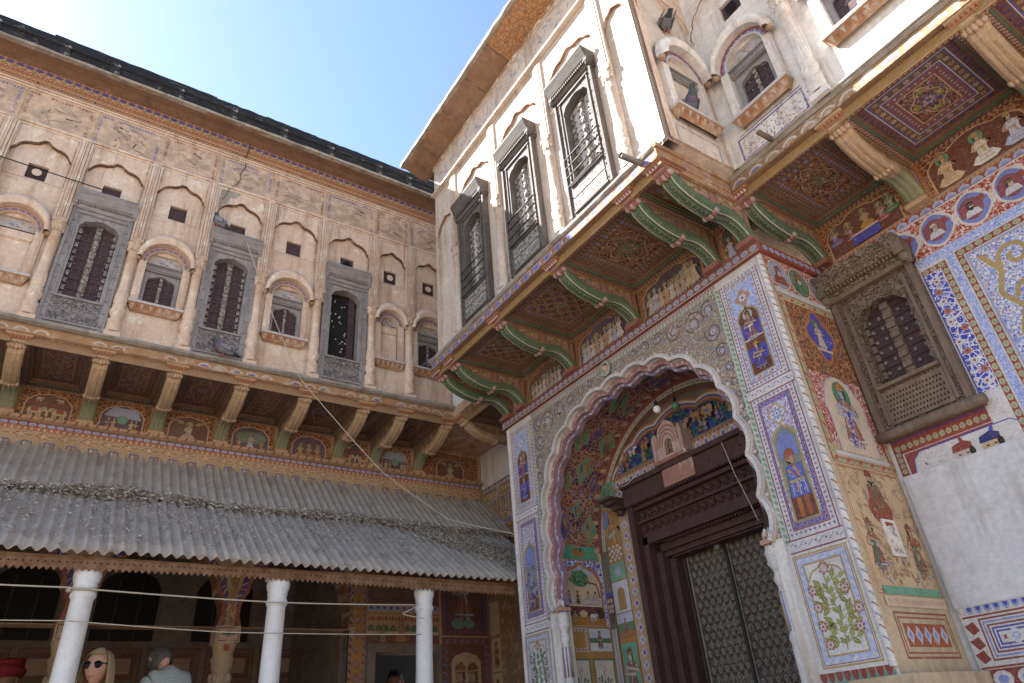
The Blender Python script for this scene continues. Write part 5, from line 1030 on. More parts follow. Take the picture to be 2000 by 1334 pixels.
    for j,c in enumerate((mix(ORA,OCH,.4),WHT,BLUE,mix(ORA,OCH,.5),DRED)): n=len(S[j]); b.add([(p[0],p[1],b.z()) for p in S[j]]+[(p[0],p[1],b.z()) for p in S[j+1]],[(i,n+i,n+i+1,i+1) for i in range(n-1)],c)
    for j,c in enumerate((mix(ORA,OCH,.4),WHT,BLUE,mix(ORA,OCH,.5),DRED)):
        for s in (-1,1): x=-CY+s*(1.12-.02*j); b.rect(min(x,x-s*.02),1.2,max(x,x-s*.02),3.20,c)
    b.up(); b.mi=1; ty=[p for p in S[5] if p[1]>3.83]; b.poly(ty,DBLUE); b.mi=0; b.up(2)
    for i in range(26): fig(b,-CY+R.uniform(-.85,.85),3.84+R.uniform(0,.07),R.uniform(.09,.15),jit(R.choice([ORA,RED,BLUE,mix(GRN,TEAL,.3),OCH])),mix(SKIN,ORA,.4),R.choice([RED,OCH,GRN]))
    for i in range(9): beast(b,-CY+R.uniform(-.7,.7),3.88+R.uniform(0,.12),.12,jit(R.choice([mix(ORA,TAN,.4),TAN,WHT])),R.choice([1,-1]),False,R.choice([RED,BLUE,OCH])); b.L-=4
    b.L=30
    def chain(p,q,n): b.row(p,q,n,'dia',.085,mix(WHT,PBLUE,.3),LBLUE); b.up(2); b.row(p,q,n,'flo',.045,LBLUE,RED,mix(BLUE,PUR,.4)); b.up(-2)
    b.rect(-4.78,3.685,-2.90,3.83,mix(TAN,CRM,.3)); b.rect(-4.78,1.0,-4.60,3.685,mix(TAN,CRM,.3)); b.up(); b.rect(-4.78,3.822,-2.90,3.832,OCH); b.rect(-4.78,3.695,-2.9,3.705,mix(GRN,OLV,.3)); b.rect(-4.645,1.0,-4.632,3.70,mix(GRN,OLV,.3)); b.row((-4.62,3.69),(-3.06,3.69),70,'dash',.03,mix(WHT,PUR,.2)); b.row((-4.615,1.0),(-4.615,3.68),120,'dash',.03,mix(PUR,RED,.3),None); b.row((-4.78,3.72),(-2.9,3.72),40,'zig',.03,RED); b.row((-2.9,3.81),(-4.78,3.81),40,'zig',.03,RED); b.up(); chain((-4.76,3.765),(-2.92,3.765),19); chain((-4.71,1.0),(-4.71,3.72),27)
    # stacked panels beside the door
    a,c=-5.0,-4.785; m_=(a+c)/2; b.rect(a,1.0,c,3.83,OCH); b.up(); b.rect(a,3.60,c,3.83,TEAL); b.up(); plant(b,m_,3.66,.15,.15,mix(GRN,BLK,.4),RED,GRN,4); b.rect(m_-.04,3.61,m_+.05,3.66,ORA); b.up()
    b.rect(a,3.07,c,3.58,mix(OCH,BRN,.2)); b.rect(a,3.40,m_,3.56,mix(LBLUE,BLUE,.3)); b.up(); fig(b,m_,3.12,.42,ORA,mix(SKIN,ORA,.4),ORA,None); b.stroke([(m_-.06,3.3),(m_+.04,3.35)],.03,mix(TEAL,WHT,.3))
    for i in range(5):
        for j in range(3): b.rect(a+.02+j*.06+(i%2)*.03,3.08+i*.03,a+.05+j*.06+(i%2)*.03,3.10+i*.03,WHT)
    b.up(); b.rect(a,2.90,c,3.06,mix(TEAL,LGRN,.5)); b.up(); b.petal(m_,2.98,.05,6,mix(LBLUE,WHT,.3),.5); b.up(); b.rect(a,2.62,c,2.89,mix(WHT,PBLUE,.3)); b.up(); b.poly(mv([(.05,0)]+mv(cusp(.05,.06,1,.3),0,.14)+[(-.05,0)],m_,2.64),mix(OCH,BRN,.2)); b.up(); b.rect(a,2.40,c,2.61,mix(PBLUE,WHT,.4)); b.rect(a,2.40,c,2.46,mix(ORA,BRN,.3)); b.up(); b.rect(a,2.46,c,2.53,GRN); b.up(); fig(b,m_,2.44,.13,RED,SKIN,OCH); b.rect(a,1.9,c,2.385,ORA); b.up(); b.rect(a+.015,1.9,c-.012,2.36,TEAL); b.up(); fig(b,m_,1.92,.40,mix(MAR,BRN,.3),mix(SKIN,WHT,.4),DRED)
    # column with scaled vase between flank and panels
    for x in (-5.075,-5.035): b.rect(x-.016,.95,x+.016,2.5,WHT); b.up(); b.rect(x-.009,.95,x-.006,2.5,BLUE); b.rect(x+.003,.95,x+.006,2.5,RED); b.up()
    b.poly([(-5.10,2.78),(-5.01,2.78),(-5.02,2.62),(-5.055,2.53),(-5.09,2.62)],DRED); b.up(); b.row((-5.10,2.75),(-5.01,2.75),5,'pet',.04,WHT,PINK); b.row((-5.095,2.70),(-5.015,2.70),5,'pet',.04,PINK,WHT); b.row((-5.09,2.66),(-5.02,2.66),4,'pet',.04,WHT,PINK); b.rect(-5.105,2.78,-5.005,2.82,BLUE)
    b.obj('inner_fresco',['fresco','fl_crowd'],GH,M)
    # carved door case
    b=MB(); 
    for (y0,zt,w0,w1) in ((4.60,3.67,-.02,.05),(4.54,3.19,-.12,-.02),(4.47,3.11,-.20,-.10),(4.40,3.05,-.27,-.18)):
        h=y0-CY; t=.07
        for s in (-1,1): u=-CY+s*h; b.box(min(u,u-s*t),.02,w0-.08,max(u,u-s*t),zt,w1)
        b.box(-CY-h,zt-t*.9,w0-.08,-CY+h,zt,w1)
    b.box(-CY-.76,3.49,-.05,-CY+.76,3.655,.075); b.box(-CY-.76,3.655,-.05,-CY+.76,3.70,.11); b.box(-CY-.70,3.19,-.10,-CY+.70,3.46,-.03)
    b.box(-CY-.70,3.44,-.1,-CY+.70,3.475,.03); b.box(-CY-.68,3.315,-.1,-CY+.68,3.335,.01); b.box(-CY-.695,3.12,-.2,-CY+.695,3.19,-.07)
    b.box(-CY-.50,2.985,-.3,-CY+.50,3.0,-.16); b.box(-CY-.755,3.002,-.312,-CY+.755,3.66,-.135); b.box(-CY-.755,.03,-.312,-CY-.47,3.0,-.275); b.box(-CY+.47,.03,-.312,-CY+.755,3.0,-.275); dc=b.obj('door_case','wood_maroon',GH,M)
    b=MB()
    def ros(b):
        b.petal(0,0,.040,8,None,.35); b.ball((0,0,.0),.026,8,5,sc=(1,1,.9)); [b.ball((.032*cos(a),.032*sin(a),.002),.011,6,4) for a in [k*pi/4 for k in range(8)]]
    rm=cached('rosette',ros,'wood_maroon','rosette')
    for z0 in (3.395,3.265):
        for i in range(15): inst('rosette',rm,dc,M@T(-CY-.64+i*1.28/14,z0,-.022))
    for i in range(40): u=-CY-.72+i*.037; b.box(u,3.478,.0,u+.018,3.50,.08)
    for i in range(26): u=-CY-.45+i*.036; b.box(u,3.10,-.1,u+.014,3.118,-.055)
    for i in range(9): u=-CY-.66+i*.165; b.ball((u,3.575,.075),.012,6,4)
    o=b.obj('carved_dentils','wood_maroon',dc,M); o['kind']='stuff'
    for s in (-1,1):
        b=MB(); u=-CY+s*.79; b.prism([(u-.16*(s<0)-.0*(s>0),3.60),(u-.16*(s<0)+.16*(s>0)+.0,3.60),(u+.16*(s>0),3.62),(u-.16*(s<0),3.62)],-.0,.30) if 0 else b.box(min(u,u+s*.18),3.575,0,max(u,u+s*.18),3.60,.22); b.box(min(u,u+s*.15),3.54,0,max(u,u+s*.15),3.575,.18); b.box(min(u,u+s*.10),3.49,0,max(u,u+s*.10),3.54,.12); b.ball((u+s*.05,3.47,.06),.04,8,5); b.obj('lintel_bracket','wood_maroon',dc,M)
    # door leaves with embossed bosses
    def boss(b):
        b.prism([(0,-.034),(.022,-.008),(.024,.012),(.0,.03),(-.024,.012),(-.022,-.008)],0,.012,sc=.72); b.ball((0,.004,.012),.010,7,4,sc=(1,1,1.2)); b.ball((.0,.037,.004),.006,5,3)
    bm=cached('boss_plate',boss,'brass','boss')
    for s in (-1,1):
        b=MB(); u0,u1=(-CY+.006,-CY+.46) if s>0 else (-CY-.46,-CY-.006); b.box(u0,.05,-.33,u1,3.0,-.30)
        b.mi=1; b.box(u0,.05,-.30,u0+.018,3.0,-.285); b.box(u1-.018,.05,-.30,u1,3.0,-.285)
        for i in range(24): 
            b.tube([(u0+.01,1.75+i*.066-.4,-.298),(u1-.01,1.75+i*.066,-.298)],.004,4); b.tube([(u0+.01,1.75+i*.066,-.298),(u1-.01,1.75+i*.066-.4,-.298)],.004,4)
        lf=b.obj('gate_leaf',['wood_maroon','brass'],GH,M)
        for j in range(19):
            for i in range(6):
                if (i+.25+(j%2)*.5)<5.7: inst('boss',bm,lf,MG(CY-(u0+CY+.045+(i+(j%2)*.5)*.072),1.80+j*.064,XI+.298))
        b=MB(); cu=u0+.075 if s>0 else u1-.075; b.tube([(cu+.022*cos(t),2.30+.028*sin(t),-.27) for t in [2*pi*i/14 for i in range(15)]],.005,6); b.ball((cu,2.33,-.28),.012,6,4); b.obj('ring_handle','brass',lf,M)
    b=MB(); b.box(-CY-.012,.05,-.3,-CY+.012,3.0,-.268); b.obj('meeting_bar','iron',GH,M)
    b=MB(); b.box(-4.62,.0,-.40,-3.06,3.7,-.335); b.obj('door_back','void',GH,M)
    # pink shrine over the lintel
    M2=MG(3.885,3.70,4.42); b=MB(); P1=mix(PINK,WHT,.35)
    b.k=P1; b.box(-.20,.0,-.08,.20,.03,.05,mix(RED,PINK,.4)); b.holed([(-.185,.03),(.185,.03),(.18,.24),(.15,.30),(.12,.25),(.09,.33),(0,.39),(-.09,.33),(-.12,.25),(-.15,.30),(-.18,.24)],[mv([(.045,0)]+mv(cusp(.045,.06,1,.3),0,.09)+[(-.045,0)],0,.06)],.03,.05,P1,side=.1)
    b.box(-.05,.05,-.05,.05,.23,-.035,mix(PINK,WHT,.6)); b.ball((0,.11,-.02),.03,8,6,mix(RED,ORA,.4),sc=(1,1.2,.6)); b.ball((0,.155,-.015),.018,8,5,mix(RED,PINK,.3)); 
    for r_ in (.10,.14,.18): b.tube([(r_*.72*cos(t),.15+r_*sin(t),.03) for t in [pi*i/12 for i in range(13)]],.008,5,mix(RED,PINK,.5))
    for s in (-1,1): b.lathe([(.022,.03),(.018,.2),(.026,.22),(.012,.26),(.0,.30)],s*.165,.035,8,col=mix(PINK,WHT,.2))
    sh=b.obj('shrine','shrine_pink',GH,M2); sh['label']='pink lime-washed shrine niche set above the door lintel'
    b=MB(); b.box(-.21,-.20,.0,.16,-.045,.012,mix(RED,PINK,.55)); b.obj('vermilion_smear','shrine_pink',GH,MG(3.83,3.70,4.42))
recess()
# ================================================================ SETBACK RANGE (right of and behind the gatehouse)
RG=thing('haveli_range','set-back painted haveli range beside the gatehouse with a studded brown wooden window','building',(5.5,0,0))
XR=3.63; XW=4.55
MR=MG(0,0,XR); MWR=MG(0,0,XW)
def range_upper():
    b=MB(); b.holed(rc(-2.03,ZL,3.0,8.2),[rc(-1.63-.18,5.55,-1.63+.18,6.2),rc(-1.61-.09,6.59,-1.61+.09,6.78),rc(-.82-.2,5.55,-.82+.2,6.25)]+[rc(y-.2,5.55,y+.2,6.25) for y in (.025,.875,1.725)],0,.12); b.obj('wall','plaster_white',RG,MR)
    b=MB(); b.box(-6.44,ZL,-.3,-5.38,8.2,0); b.obj('corner_wall','plaster_white',RG,MR)
    b=MB(); e=[2.03,1.25,.40,-.45,-1.30,-2.15,-3.0]
    for i in range(6):
        a,c=-e[i],-e[i+1]; m_=(a+c)/2; hw=(c-a)/2-.05; b.holed(rc(a,ZL+.001,c,7.5),[mv([(hw,ZL+.005)]+mv(cusp(hw,.42,3,.34,5,.9,.2),0,6.62)+[(-hw,ZL+.005)],m_,0)],.04,.04)
    b.obj('arch_skin','plaster_white',RG,MR)
    b=MB(); b.w0=.041
    for i in range(6): a,c=-e[i],-e[i+1]; m_=(a+c)/2; hw=(c-a)/2-.05; b.stroke(off(mv(cusp(hw,.42,3,.34,5,.9,.2),m_,6.62),.006),.014,mix(RED,BRN,.2))
    b.obj('panel_lines','fresco_worn',RG,MR); b=MB(); b.w0=.001; b.frame(-1.93,5.2,-1.36,5.41,.014,mix(BLUE,GRY,.3)); b.rect(-1.90,5.425,-1.36,5.435,mix(BLUE,GRY,.3))
    for _ in range(160): u,v=R.uniform(-1.9,-1.33),R.uniform(5.2,5.4); b.leaf(u,v,R.random()*6,.02,.005,mix(R.choice([BRN,RED,DBLUE,GRY]),WHT,.25))
    b.obj('apron_fresco','fresco_worn',RG,MR)
    b=MB(); b.box(-2.03,ZL,-3,3.0,8.2,-.12); b.obj('wall_mass','plaster_white',RG,MR)
    for y in (1.25,.40,-.45,-1.30,-2.15): pilaster(RG,MG(y,ZL,XR-.035)@Matrix.Diagonal((1,1,.7,1)),'plaster_white',2.3,.05)
    arched_window(RG,MG(1.63,5.55,XR-.01),'shut','plaster_white',.215,True,.125); arched_window(RG,MG(.82,5.55,XR-.01),'shut','plaster_white',.235,True,.15)
    vent(RG,MG(1.61,6.685,XR),2,.09)
    for y in (-.025,-.875,-1.725): arched_window(RG,MG(y,5.55,XR-.01),'shut','plaster_white',.235,True,.15)
    b=MB(); b.ext([(7.86,.0),(7.87,.08),(7.90,.18),(7.94,.28),(7.965,.33),(8.03,.35),(8.05,.0)],-2.03,3.0); b.obj('cove_cornice','orange_plaster',RG,MR)
    b=MB(); b.box(-2.03,8.03,-.2,3.0,8.40,.30); b.obj('parapet','black_lime',RG,MR)
range_upper()
wing_ledge(RG,MWR,-2.10,3.0,5.04,'range'); 
b=MB(); b.box(-6.45,5.04,-.3,-5.48,5.16,.92); b.obj('ledge_slab','tan_plaster',RG,MWR)
for y in (1.30,.42,-.46,-1.34,-2.22): bracket(RG,MG(y,4.64,XW),'tan')
bracket(RG,MG(2.09,4.64,XW),'gate'); bracket(RG,MG(6.35,4.64,XW),'tan'); bracket(RG,MG(5.65,4.64,XW),'tan')
coffer(RG,MCG(XW,1.695,5.039),.70,.87,'gate',11); coffer(RG,MCG(XW,.86,5.039),.78,.87,'rich',5); [coffer(RG,MCG(XW,y,5.039),.78,.87,'rich',9+i) for i,y in enumerate((-.02,-.90,-1.78))]; coffer(RG,MCG(XW,6.0,5.039),.60,.80,'dim',4)
def range_lower():
    b=MB(); b.holed(rc(-2.145,0,3.0,5.04),[rc(-2.03,3.3,-1.56,4.2)],0,.16); b.obj('wall','whitewash',RG,MWR)
    b=MB(); b.box(-7.6,0,-.3,-5.52,5.04,0); b.obj('corner_wall','whitewash',RG,MWR)
    b=MB(); b.box(-2.2,0,-1.2,3.0,5.03,-.2); b.obj('wall_mass','whitewash',RG,MWR)
    b=MB(); b.w0=.0015
    # bay frescoes
    for a,c,k in ((-2.06,-1.36,0),(-1.24,-.48,1),(-.36,.4,0)):
        m_=(a+c)/2; hh=(c-a)/2-.06; b.mi=1; b.rect(a,4.655,c,5.03,BRN); b.mi=0; b.up(); b.bord(a,4.655,c,5.03,.035,'leaf',.035,mix(ORA,BRN,.4),TAN,RED); ar=mv([(hh,0)]+mv(cusp(hh,.11,2,.3,4,.6),0,.17)+[(-hh,0)],m_,4.66); b.poly(ar,mix(TAN,CRM,.4)); b.up(); b.poly([(m_+(p[0]-m_)*.965,4.66+(p[1]-4.66)*.97) for p in ar],mix(DRED,BRN,.4)); b.up()
        if k==0: [fig(b,m_+x,4.72+R.uniform(0,.04),.17,jit(R.choice([GRN,RED,OCH,PUR])),mix(SKIN,GRY,.3),GOLD,mix(GRN,GRY,.3),True) for x in (-.22,-.1,.04,.16,.24)]; b.rect(m_-.1,4.665,m_+.12,4.74,BLUE); b.up(); b.rect(m_-.1,4.74,m_+.12,4.755,CRM)
        else: [fig(b,m_+x,4.67,.25,[CRM,WHT,PBLUE][i],mix(SKIN,CRM,.5),GOLD,TEAL if i<2 else None,True) for i,x in enumerate((-.2,.03,.23))]
        b.up()
    # rope + red band + loop band
    b.L=0; b.rect(-2.13,4.585,3.0,4.65,RED); b.up(); b.row((-2.13,4.61),(-.2,4.61),22,'arc',.04,mix(PBLUE,GRY,.3),LBLUE); b.row((-2.13,4.642),(-.2,4.642),60,'rope',.025,mix(ORA,CRM,.4),TAN); b.row((-2.13,4.578),(-.2,4.578),70,'dia',.014,WHT); b.L=0
    b.mi=2; b.rect(-2.13,4.29,3.0,4.575,RED); b.mi=0; b.L=3
    for i in range(9):
        u=-2.02+i*.245; v=4.435; q=[(u+.118*cos(t)*(1+.06*cos(3*t)),v+.128*sin(t)*(1+.05*cos(4*t))) for t in [2*pi*j/28 for j in range(28)]]
        b.poly(q,mix(WHT,CRM,.3)); b.up(); b.poly([(u+(p[0]-u)*.86,v+(p[1]-v)*.87) for p in q],mix(LBLUE,BLUE,.35)); b.up(); b.poly([(u-.09,v-.05),(u+.09,v+.02),(u+.08,v+.06),(u-.08,v+.05)],RED); b.up(); bust(b,u-.01,v+.0,.07,mix(RED,PUR,.2),mix(WHT,PBLUE,.3),[mix(WHT,TAN,.4),BLK,DBRN][i%3],i%3==1); b.leaf(u+.1,v+.08,2.6,.07,.014,WHT); b.leaf(u+.12,v-.06,1.5,.07,.012,WHT); b.ell(u+.122,v,.02,.03,mix(WHT,CRM,.3)); b.L=3
    b.L=0; b.mi=3; b.rect(-1.49,4.22,3.0,4.288,PBLUE); b.mi=0
    # strips right of the window
    b.up(4)
    b.rect(-1.49,3.0,3.0,4.22,WHT); b.up()
    def lozstrip(x0,x1,v0,v1,n): b.rect(x0,v0,x1,v1,RED); b.up(); b.row(((x0+x1)/2,v0),((x0+x1)/2,v1),n,'cap',(x1-x0)*.85,mix(LGRN,CRM,.6),LGRN); b.up(2)
    lozstrip(-1.365,-1.325,2.95,4.20,24); b.rect(-1.49,4.16,-1.325,4.20,RED); b.up(); b.row((-1.49,4.18),(-1.33,4.18),3,'cap',.034,mix(LGRN,CRM,.6),LGRN); b.up(2)
    b.mi=4; b.rect(-1.49,3.27,-1.37,4.155,BLUE); b.mi=0; b.up(); b.rect(-1.49,3.27,-1.482,4.155,BLUE); b.up(); [b.flower(-1.43+R.uniform(-.035,.035),3.33+i*.075,.028,mix(RED,PINK,.4) if i%2 else WHT,RED,8) for i in range(11)]
    b.mi=3; b.rect(-1.315,2.9,-1.265,4.22,PBLUE); b.mi=0; lozstrip(-1.255,-1.215,2.95,4.20,24); b.rect(-1.255,4.165,3.0,4.21,RED); b.up(); b.row((-1.25,4.188),(-.1,4.188),20,'cap',.036,mix(LGRN,CRM,.6),LGRN); b.up(2); b.frame(-1.205,2.95,1.5,4.155,.012,mix(LBLUE,WHT,.3)); b.up()
    b.mi=5; b.rect(-1.19,2.96,1.4,4.14,WHT); b.mi=0; b.up()
    b.stroke(resamp([(-1.15,2.98),(-1.10,3.12),(-1.14,3.26),(-1.06,3.38),(-1.12,3.52),(-1.05,3.66),(-1.13,3.80),(-1.07,3.94),(-1.14,4.10)],40),.032,GOLD); b.up()
    for (u,v,r,a,d) in ((-1.0,3.22,.085,3.2,-1),(-.97,3.48,.10,3.4,-1),(-.96,3.74,.10,3.2,-1),(-.97,4.0,.10,3.6,-1),(-.75,3.35,.11,0,1),(-.72,3.62,.11,.4,1),(-.73,3.9,.11,0,1),(-.5,3.5,.12,3,-1),(-.48,3.8,.12,3,-1)): b.spiral(u,v,r,1.25,.028,GOLD,a,d); b.up()
    # below the window
    b.L=0; b.rect(-2.11,3.09,-1.3,3.19,RED); b.rect(-2.11,2.95,-2.06,3.09,RED); b.up(); b.row((-2.1,3.13),(-1.33,3.13),18,'cap',.04,mix(LGRN,CRM,.5),LGRN); b.row((-2.085,2.96),(-2.085,3.11),4,'cap',.035,mix(LGRN,CRM,.5),LGRN); b.rect(-2.11,3.175,-1.3,3.183,BLUE); b.up(2)
    b.rect(-2.05,2.94,-1.30,3.085,RED); b.up(); b.poly([(-2.02,2.94),(-1.33,2.94),(-1.345,3.03),(-1.40,3.07),(-1.95,3.07),(-2.0,3.03)],WHT); b.up(); b.stroke([(-2.02,2.94),(-2.0,3.03),(-1.95,3.07),(-1.40,3.07),(-1.345,3.03),(-1.33,2.94)],.007,BLUE); b.up()
    for u,c,s in ((-1.71,RED,1),(-1.545,BLUE,-1)):
        b.ell(u,2.965,.055,.05,mix(PINK,WHT,.45) if s>0 else mix(CRM,OCH,.25)); b.up(); b.poly([(u-.06,2.985),(u+.06,2.985),(u+.065,3.02),(u+.02,3.045),(u-.05,3.025)],mix(c,DRED,.2) if s>0 else DBLUE); b.leaf(u+.02,3.03,1.9 if s>0 else 1.1,.05,.012,c); b.leaf(u-.055,3.01,2.2,.05,.01,WHT); b.up(); b.ell(u-.02,2.962,.012,.005,BLK,n=6); b.ell(u+.025,2.962,.012,.005,BLK,n=6); b.ell(u+.055,2.965,.018,.03,BLK); b.up()
    b.stroke([(-1.93,2.945),(-1.92,2.98),(-1.905,2.95)],.008,mix(WHT,GRY,.4)); b.leaf(-1.93,2.97,2.2,.03,.005,BLK)
    b.obj('painted_wall',['fresco_new','fl_brown','fl_red','fl_bluewhite','fl_blue','fl_white'],RG,MWR)
    b=MB(); b.box(-2.10,2.13,0,3.0,2.94,.025); b.obj('whitewashed_wall','whitewash',RG,MWR)
    # dado
    b=MB(); b.box(-2.09,1.2,0,3.0,2.13,.02,WHT); b.w0=.0206
    b.row((3,2.105),(-2.05,2.105),101,'arc',.04,mix(LBLUE,WHT,.2),BLUE); b.rect(-2.08,2.07,3.0,2.08,RED); b.up()
    for k in range(5):
        u0=-2.0+k*.9; u1=u0+.84
        for j,c in enumerate((mix(RED,MAR,.4),LBLUE,mix(RED,MAR,.4),BLUE,BLUE)): b.frame(u0+j*.018,1.84+j*.018,u1-j*.018,2.06-j*.018,.009,c)
        b.rect(u0+.1,1.94-.0,u1-.1,1.96,RED); b.up(); b.row((u0+.1,1.95),(u1-.1,1.95),5,'dia',.09,WHT,LBLUE); b.up(2); b.row((u0+.1,1.95),(u1-.1,1.95),5,'flo',.05,PBLUE,WHT); b.up(-2)
    b.rect(-2.08,1.70,3.0,1.80,mix(RED,MAR,.3)); b.rect(-2.08,1.805,3.,1.815,RED); b.up(); b.row((-2.05,1.75),(3.0,1.75),40,'cap',.085,WHT,LBLUE); b.up(); 
    for v in (2.03,1.95,1.88): b.poly([(-2.085,v),(-2.03,v+.02),(-2.01,v-.03),(-2.05,v-.05)],mix(RED,MAR,.3))
    b.obj('painted_dado','fresco_new',RG,MWR)
    # frescoes in the dim corner beside the veranda roof
    b=MB(); b.w0=.0015; b.rect(-7.32,2.0,-5.55,4.56,mix(TAN,BRN,.4)); b.up(); b.rect(-7.3,4.48,-5.55,4.56,mix(RED,BRN,.4)); b.rect(-7.3,4.40,-5.55,4.46,TAN); b.up(); b.row((-7.3,4.52),(-5.55,4.52),22,'arc',.05,mix(PBLUE,GRY,.4)); b.row((-7.3,4.43),(-5.55,4.43),50,'pet',.04,CRM,ORA)
    for i in range(9): u=-7.22+i*.19; b.rect(u-.06,4.12,u+.06,4.36,mix(CRM,TAN,.4)); b.up(); b.rect(u-.045,4.14,u+.045,4.34,mix(DBLUE,GRY,.3)); b.up(); fig(b,u,4.15,.17,R.choice([RED,CRM,OCH]),SKIN,GRN); b.L=2
    b.rect(-7.3,4.0,-5.55,4.05,mix(BLUE,GRY,.4)); b.mi=1; b.rect(-7.3,3.2,-5.55,3.98,BRN); b.mi=0; b.rect(-7.28,2.4,-7.08,2.75,CRM); b.rect(-7.28,2.0,-7.08,2.38,CRM); b.rect(-7.28,2.78,-7.08,3.15,CRM); b.up(); fig(b,-7.18,2.43,.28,DRED,SKIN,BLK); fig(b,-7.18,2.02,.3,PUR,SKIN,BLK)
    b.obj('corner_fresco',['fresco_worn','fl_brown'],RG,MWR)
range_lower()
def brown_window():
    M=MG(1.81,3.24,XW); W=.31; b=MB()
    op=[(.185,.30)]+mv(cusp(.185,.16,2,.4,4),0,.76)+[(-.185,.30)]
    b.holed(rc(-W,.0,W,1.06),[op],.05,.13,side=.05); b.mi=1
    for s in (-1,1): b.box(s*(W-.02)-.02,.0,.05,s*(W-.02)+.02,1.05,.075); b.box(s*(W-.085)-.012,.04,.05,s*(W-.085)+.012,1.0,.06)
    b.box(-W+.1,.285,.05,W-.1,.31,.085); b.box(-W,1.04,.0,W,1.075,.10)
    wn=b.obj('window',['carved_brown','wood_brown'],RG,M); wn['label']='brown carved wooden window with studded shutters and heavy projecting hood'
    b=MB(); b.ext([(1.07,0),(1.07,.09),(1.10,.11),(1.12,.11),(1.13,.15),(1.22,.19),(1.25,.20),(1.26,.17),(1.26,0)],-W-.01,W+.01)
    b.obj('hood','carved_brown',wn,M); b=MB()
    for k in range(22): u=-W+.01+k*.028; b.box(u,1.105,.11,u+.014,1.13,.14)
    for s in (-1,1): b.box(s*(W-.0)-.03,1.09,.05,s*(W-.0)+.03,1.20,.17); b.ball((s*W,1.07,.12),.04,8,5); b.tube([(s*W,1.08,.0),(s*(W+.03),1.06,.12),(s*(W+.01),1.02,.10)],.025,8)
    b.obj('hood_dentil','wood_brown',wn,M)
    for s in (-1,1):
        b=MB(); u0,u1=(.03,.19) if s>0 else (-.19,-.03); b.box(u0,.30,-.08,u1,.95,-.05)
        for k in range(7): b.box(u0,.37+k*.082,-.05,u1,.378+k*.082,-.04)
        b.obj('shutter_leaf','shutter',wn,M)
        def st(b): b.lathe([(.0,.0),(.019,.0),(.019,.004),(.014,.008)],0,0,10) if 0 else b.ball((0,0,0),.0165,9,5,sc=(1,1,.8))
        me=cached('stud',st,'stud','stud')
        for k in range(7):
            for j in range(2): inst('stud',me,wn,M@T(u0+(u1-u0)*(.27+.46*j),.335+k*.082,-.046))
    b=MB(); b.box(-.032,.30,-.08,.032,.95,-.03)
    for k in range(8): b.box(-.03,.32+k*.078,-.03,.03,.36+k*.078,-.012); b.ball((-.02,.375+k*.078,-.03),.009,6,4); b.ball((.02,.375+k*.078,-.03),.009,6,4)
    for s in (-1,1):
        for k in range(8): b.box(s*.172-.014,.31+k*.07,-.045,s*.172+.014,.36+k*.07,-.02)
    b.obj('centre_stile','wood_brown',wn,M)
    b=MB(); hs=[]
    for r_ in range(6):
        for c in range(17): u,v=-.185+c*.0225+(r_%2)*.011,.06+r_*.033; hs.append(rc(u-.006,v-.008,u+.006,v+.008))
    b.holed(rc(-.21,.03,.21,.265),hs,.062,.02,side=.012); b.box(-.21,.03,.03,.21,.265,.041); b.obj('lattice_panel','wood_brown',wn,M)
    b=MB(); b.tube([(-W-.05,-.03,.085),(-.15,-.032,.088),(.1,-.028,.085),(W+.06,-.03,.086)],.034,12); b.box(-W-.02,-.05,0,W+.03,-.0,.08)
    b.obj('window_sill','wood_brown',wn,M)
brown_window()
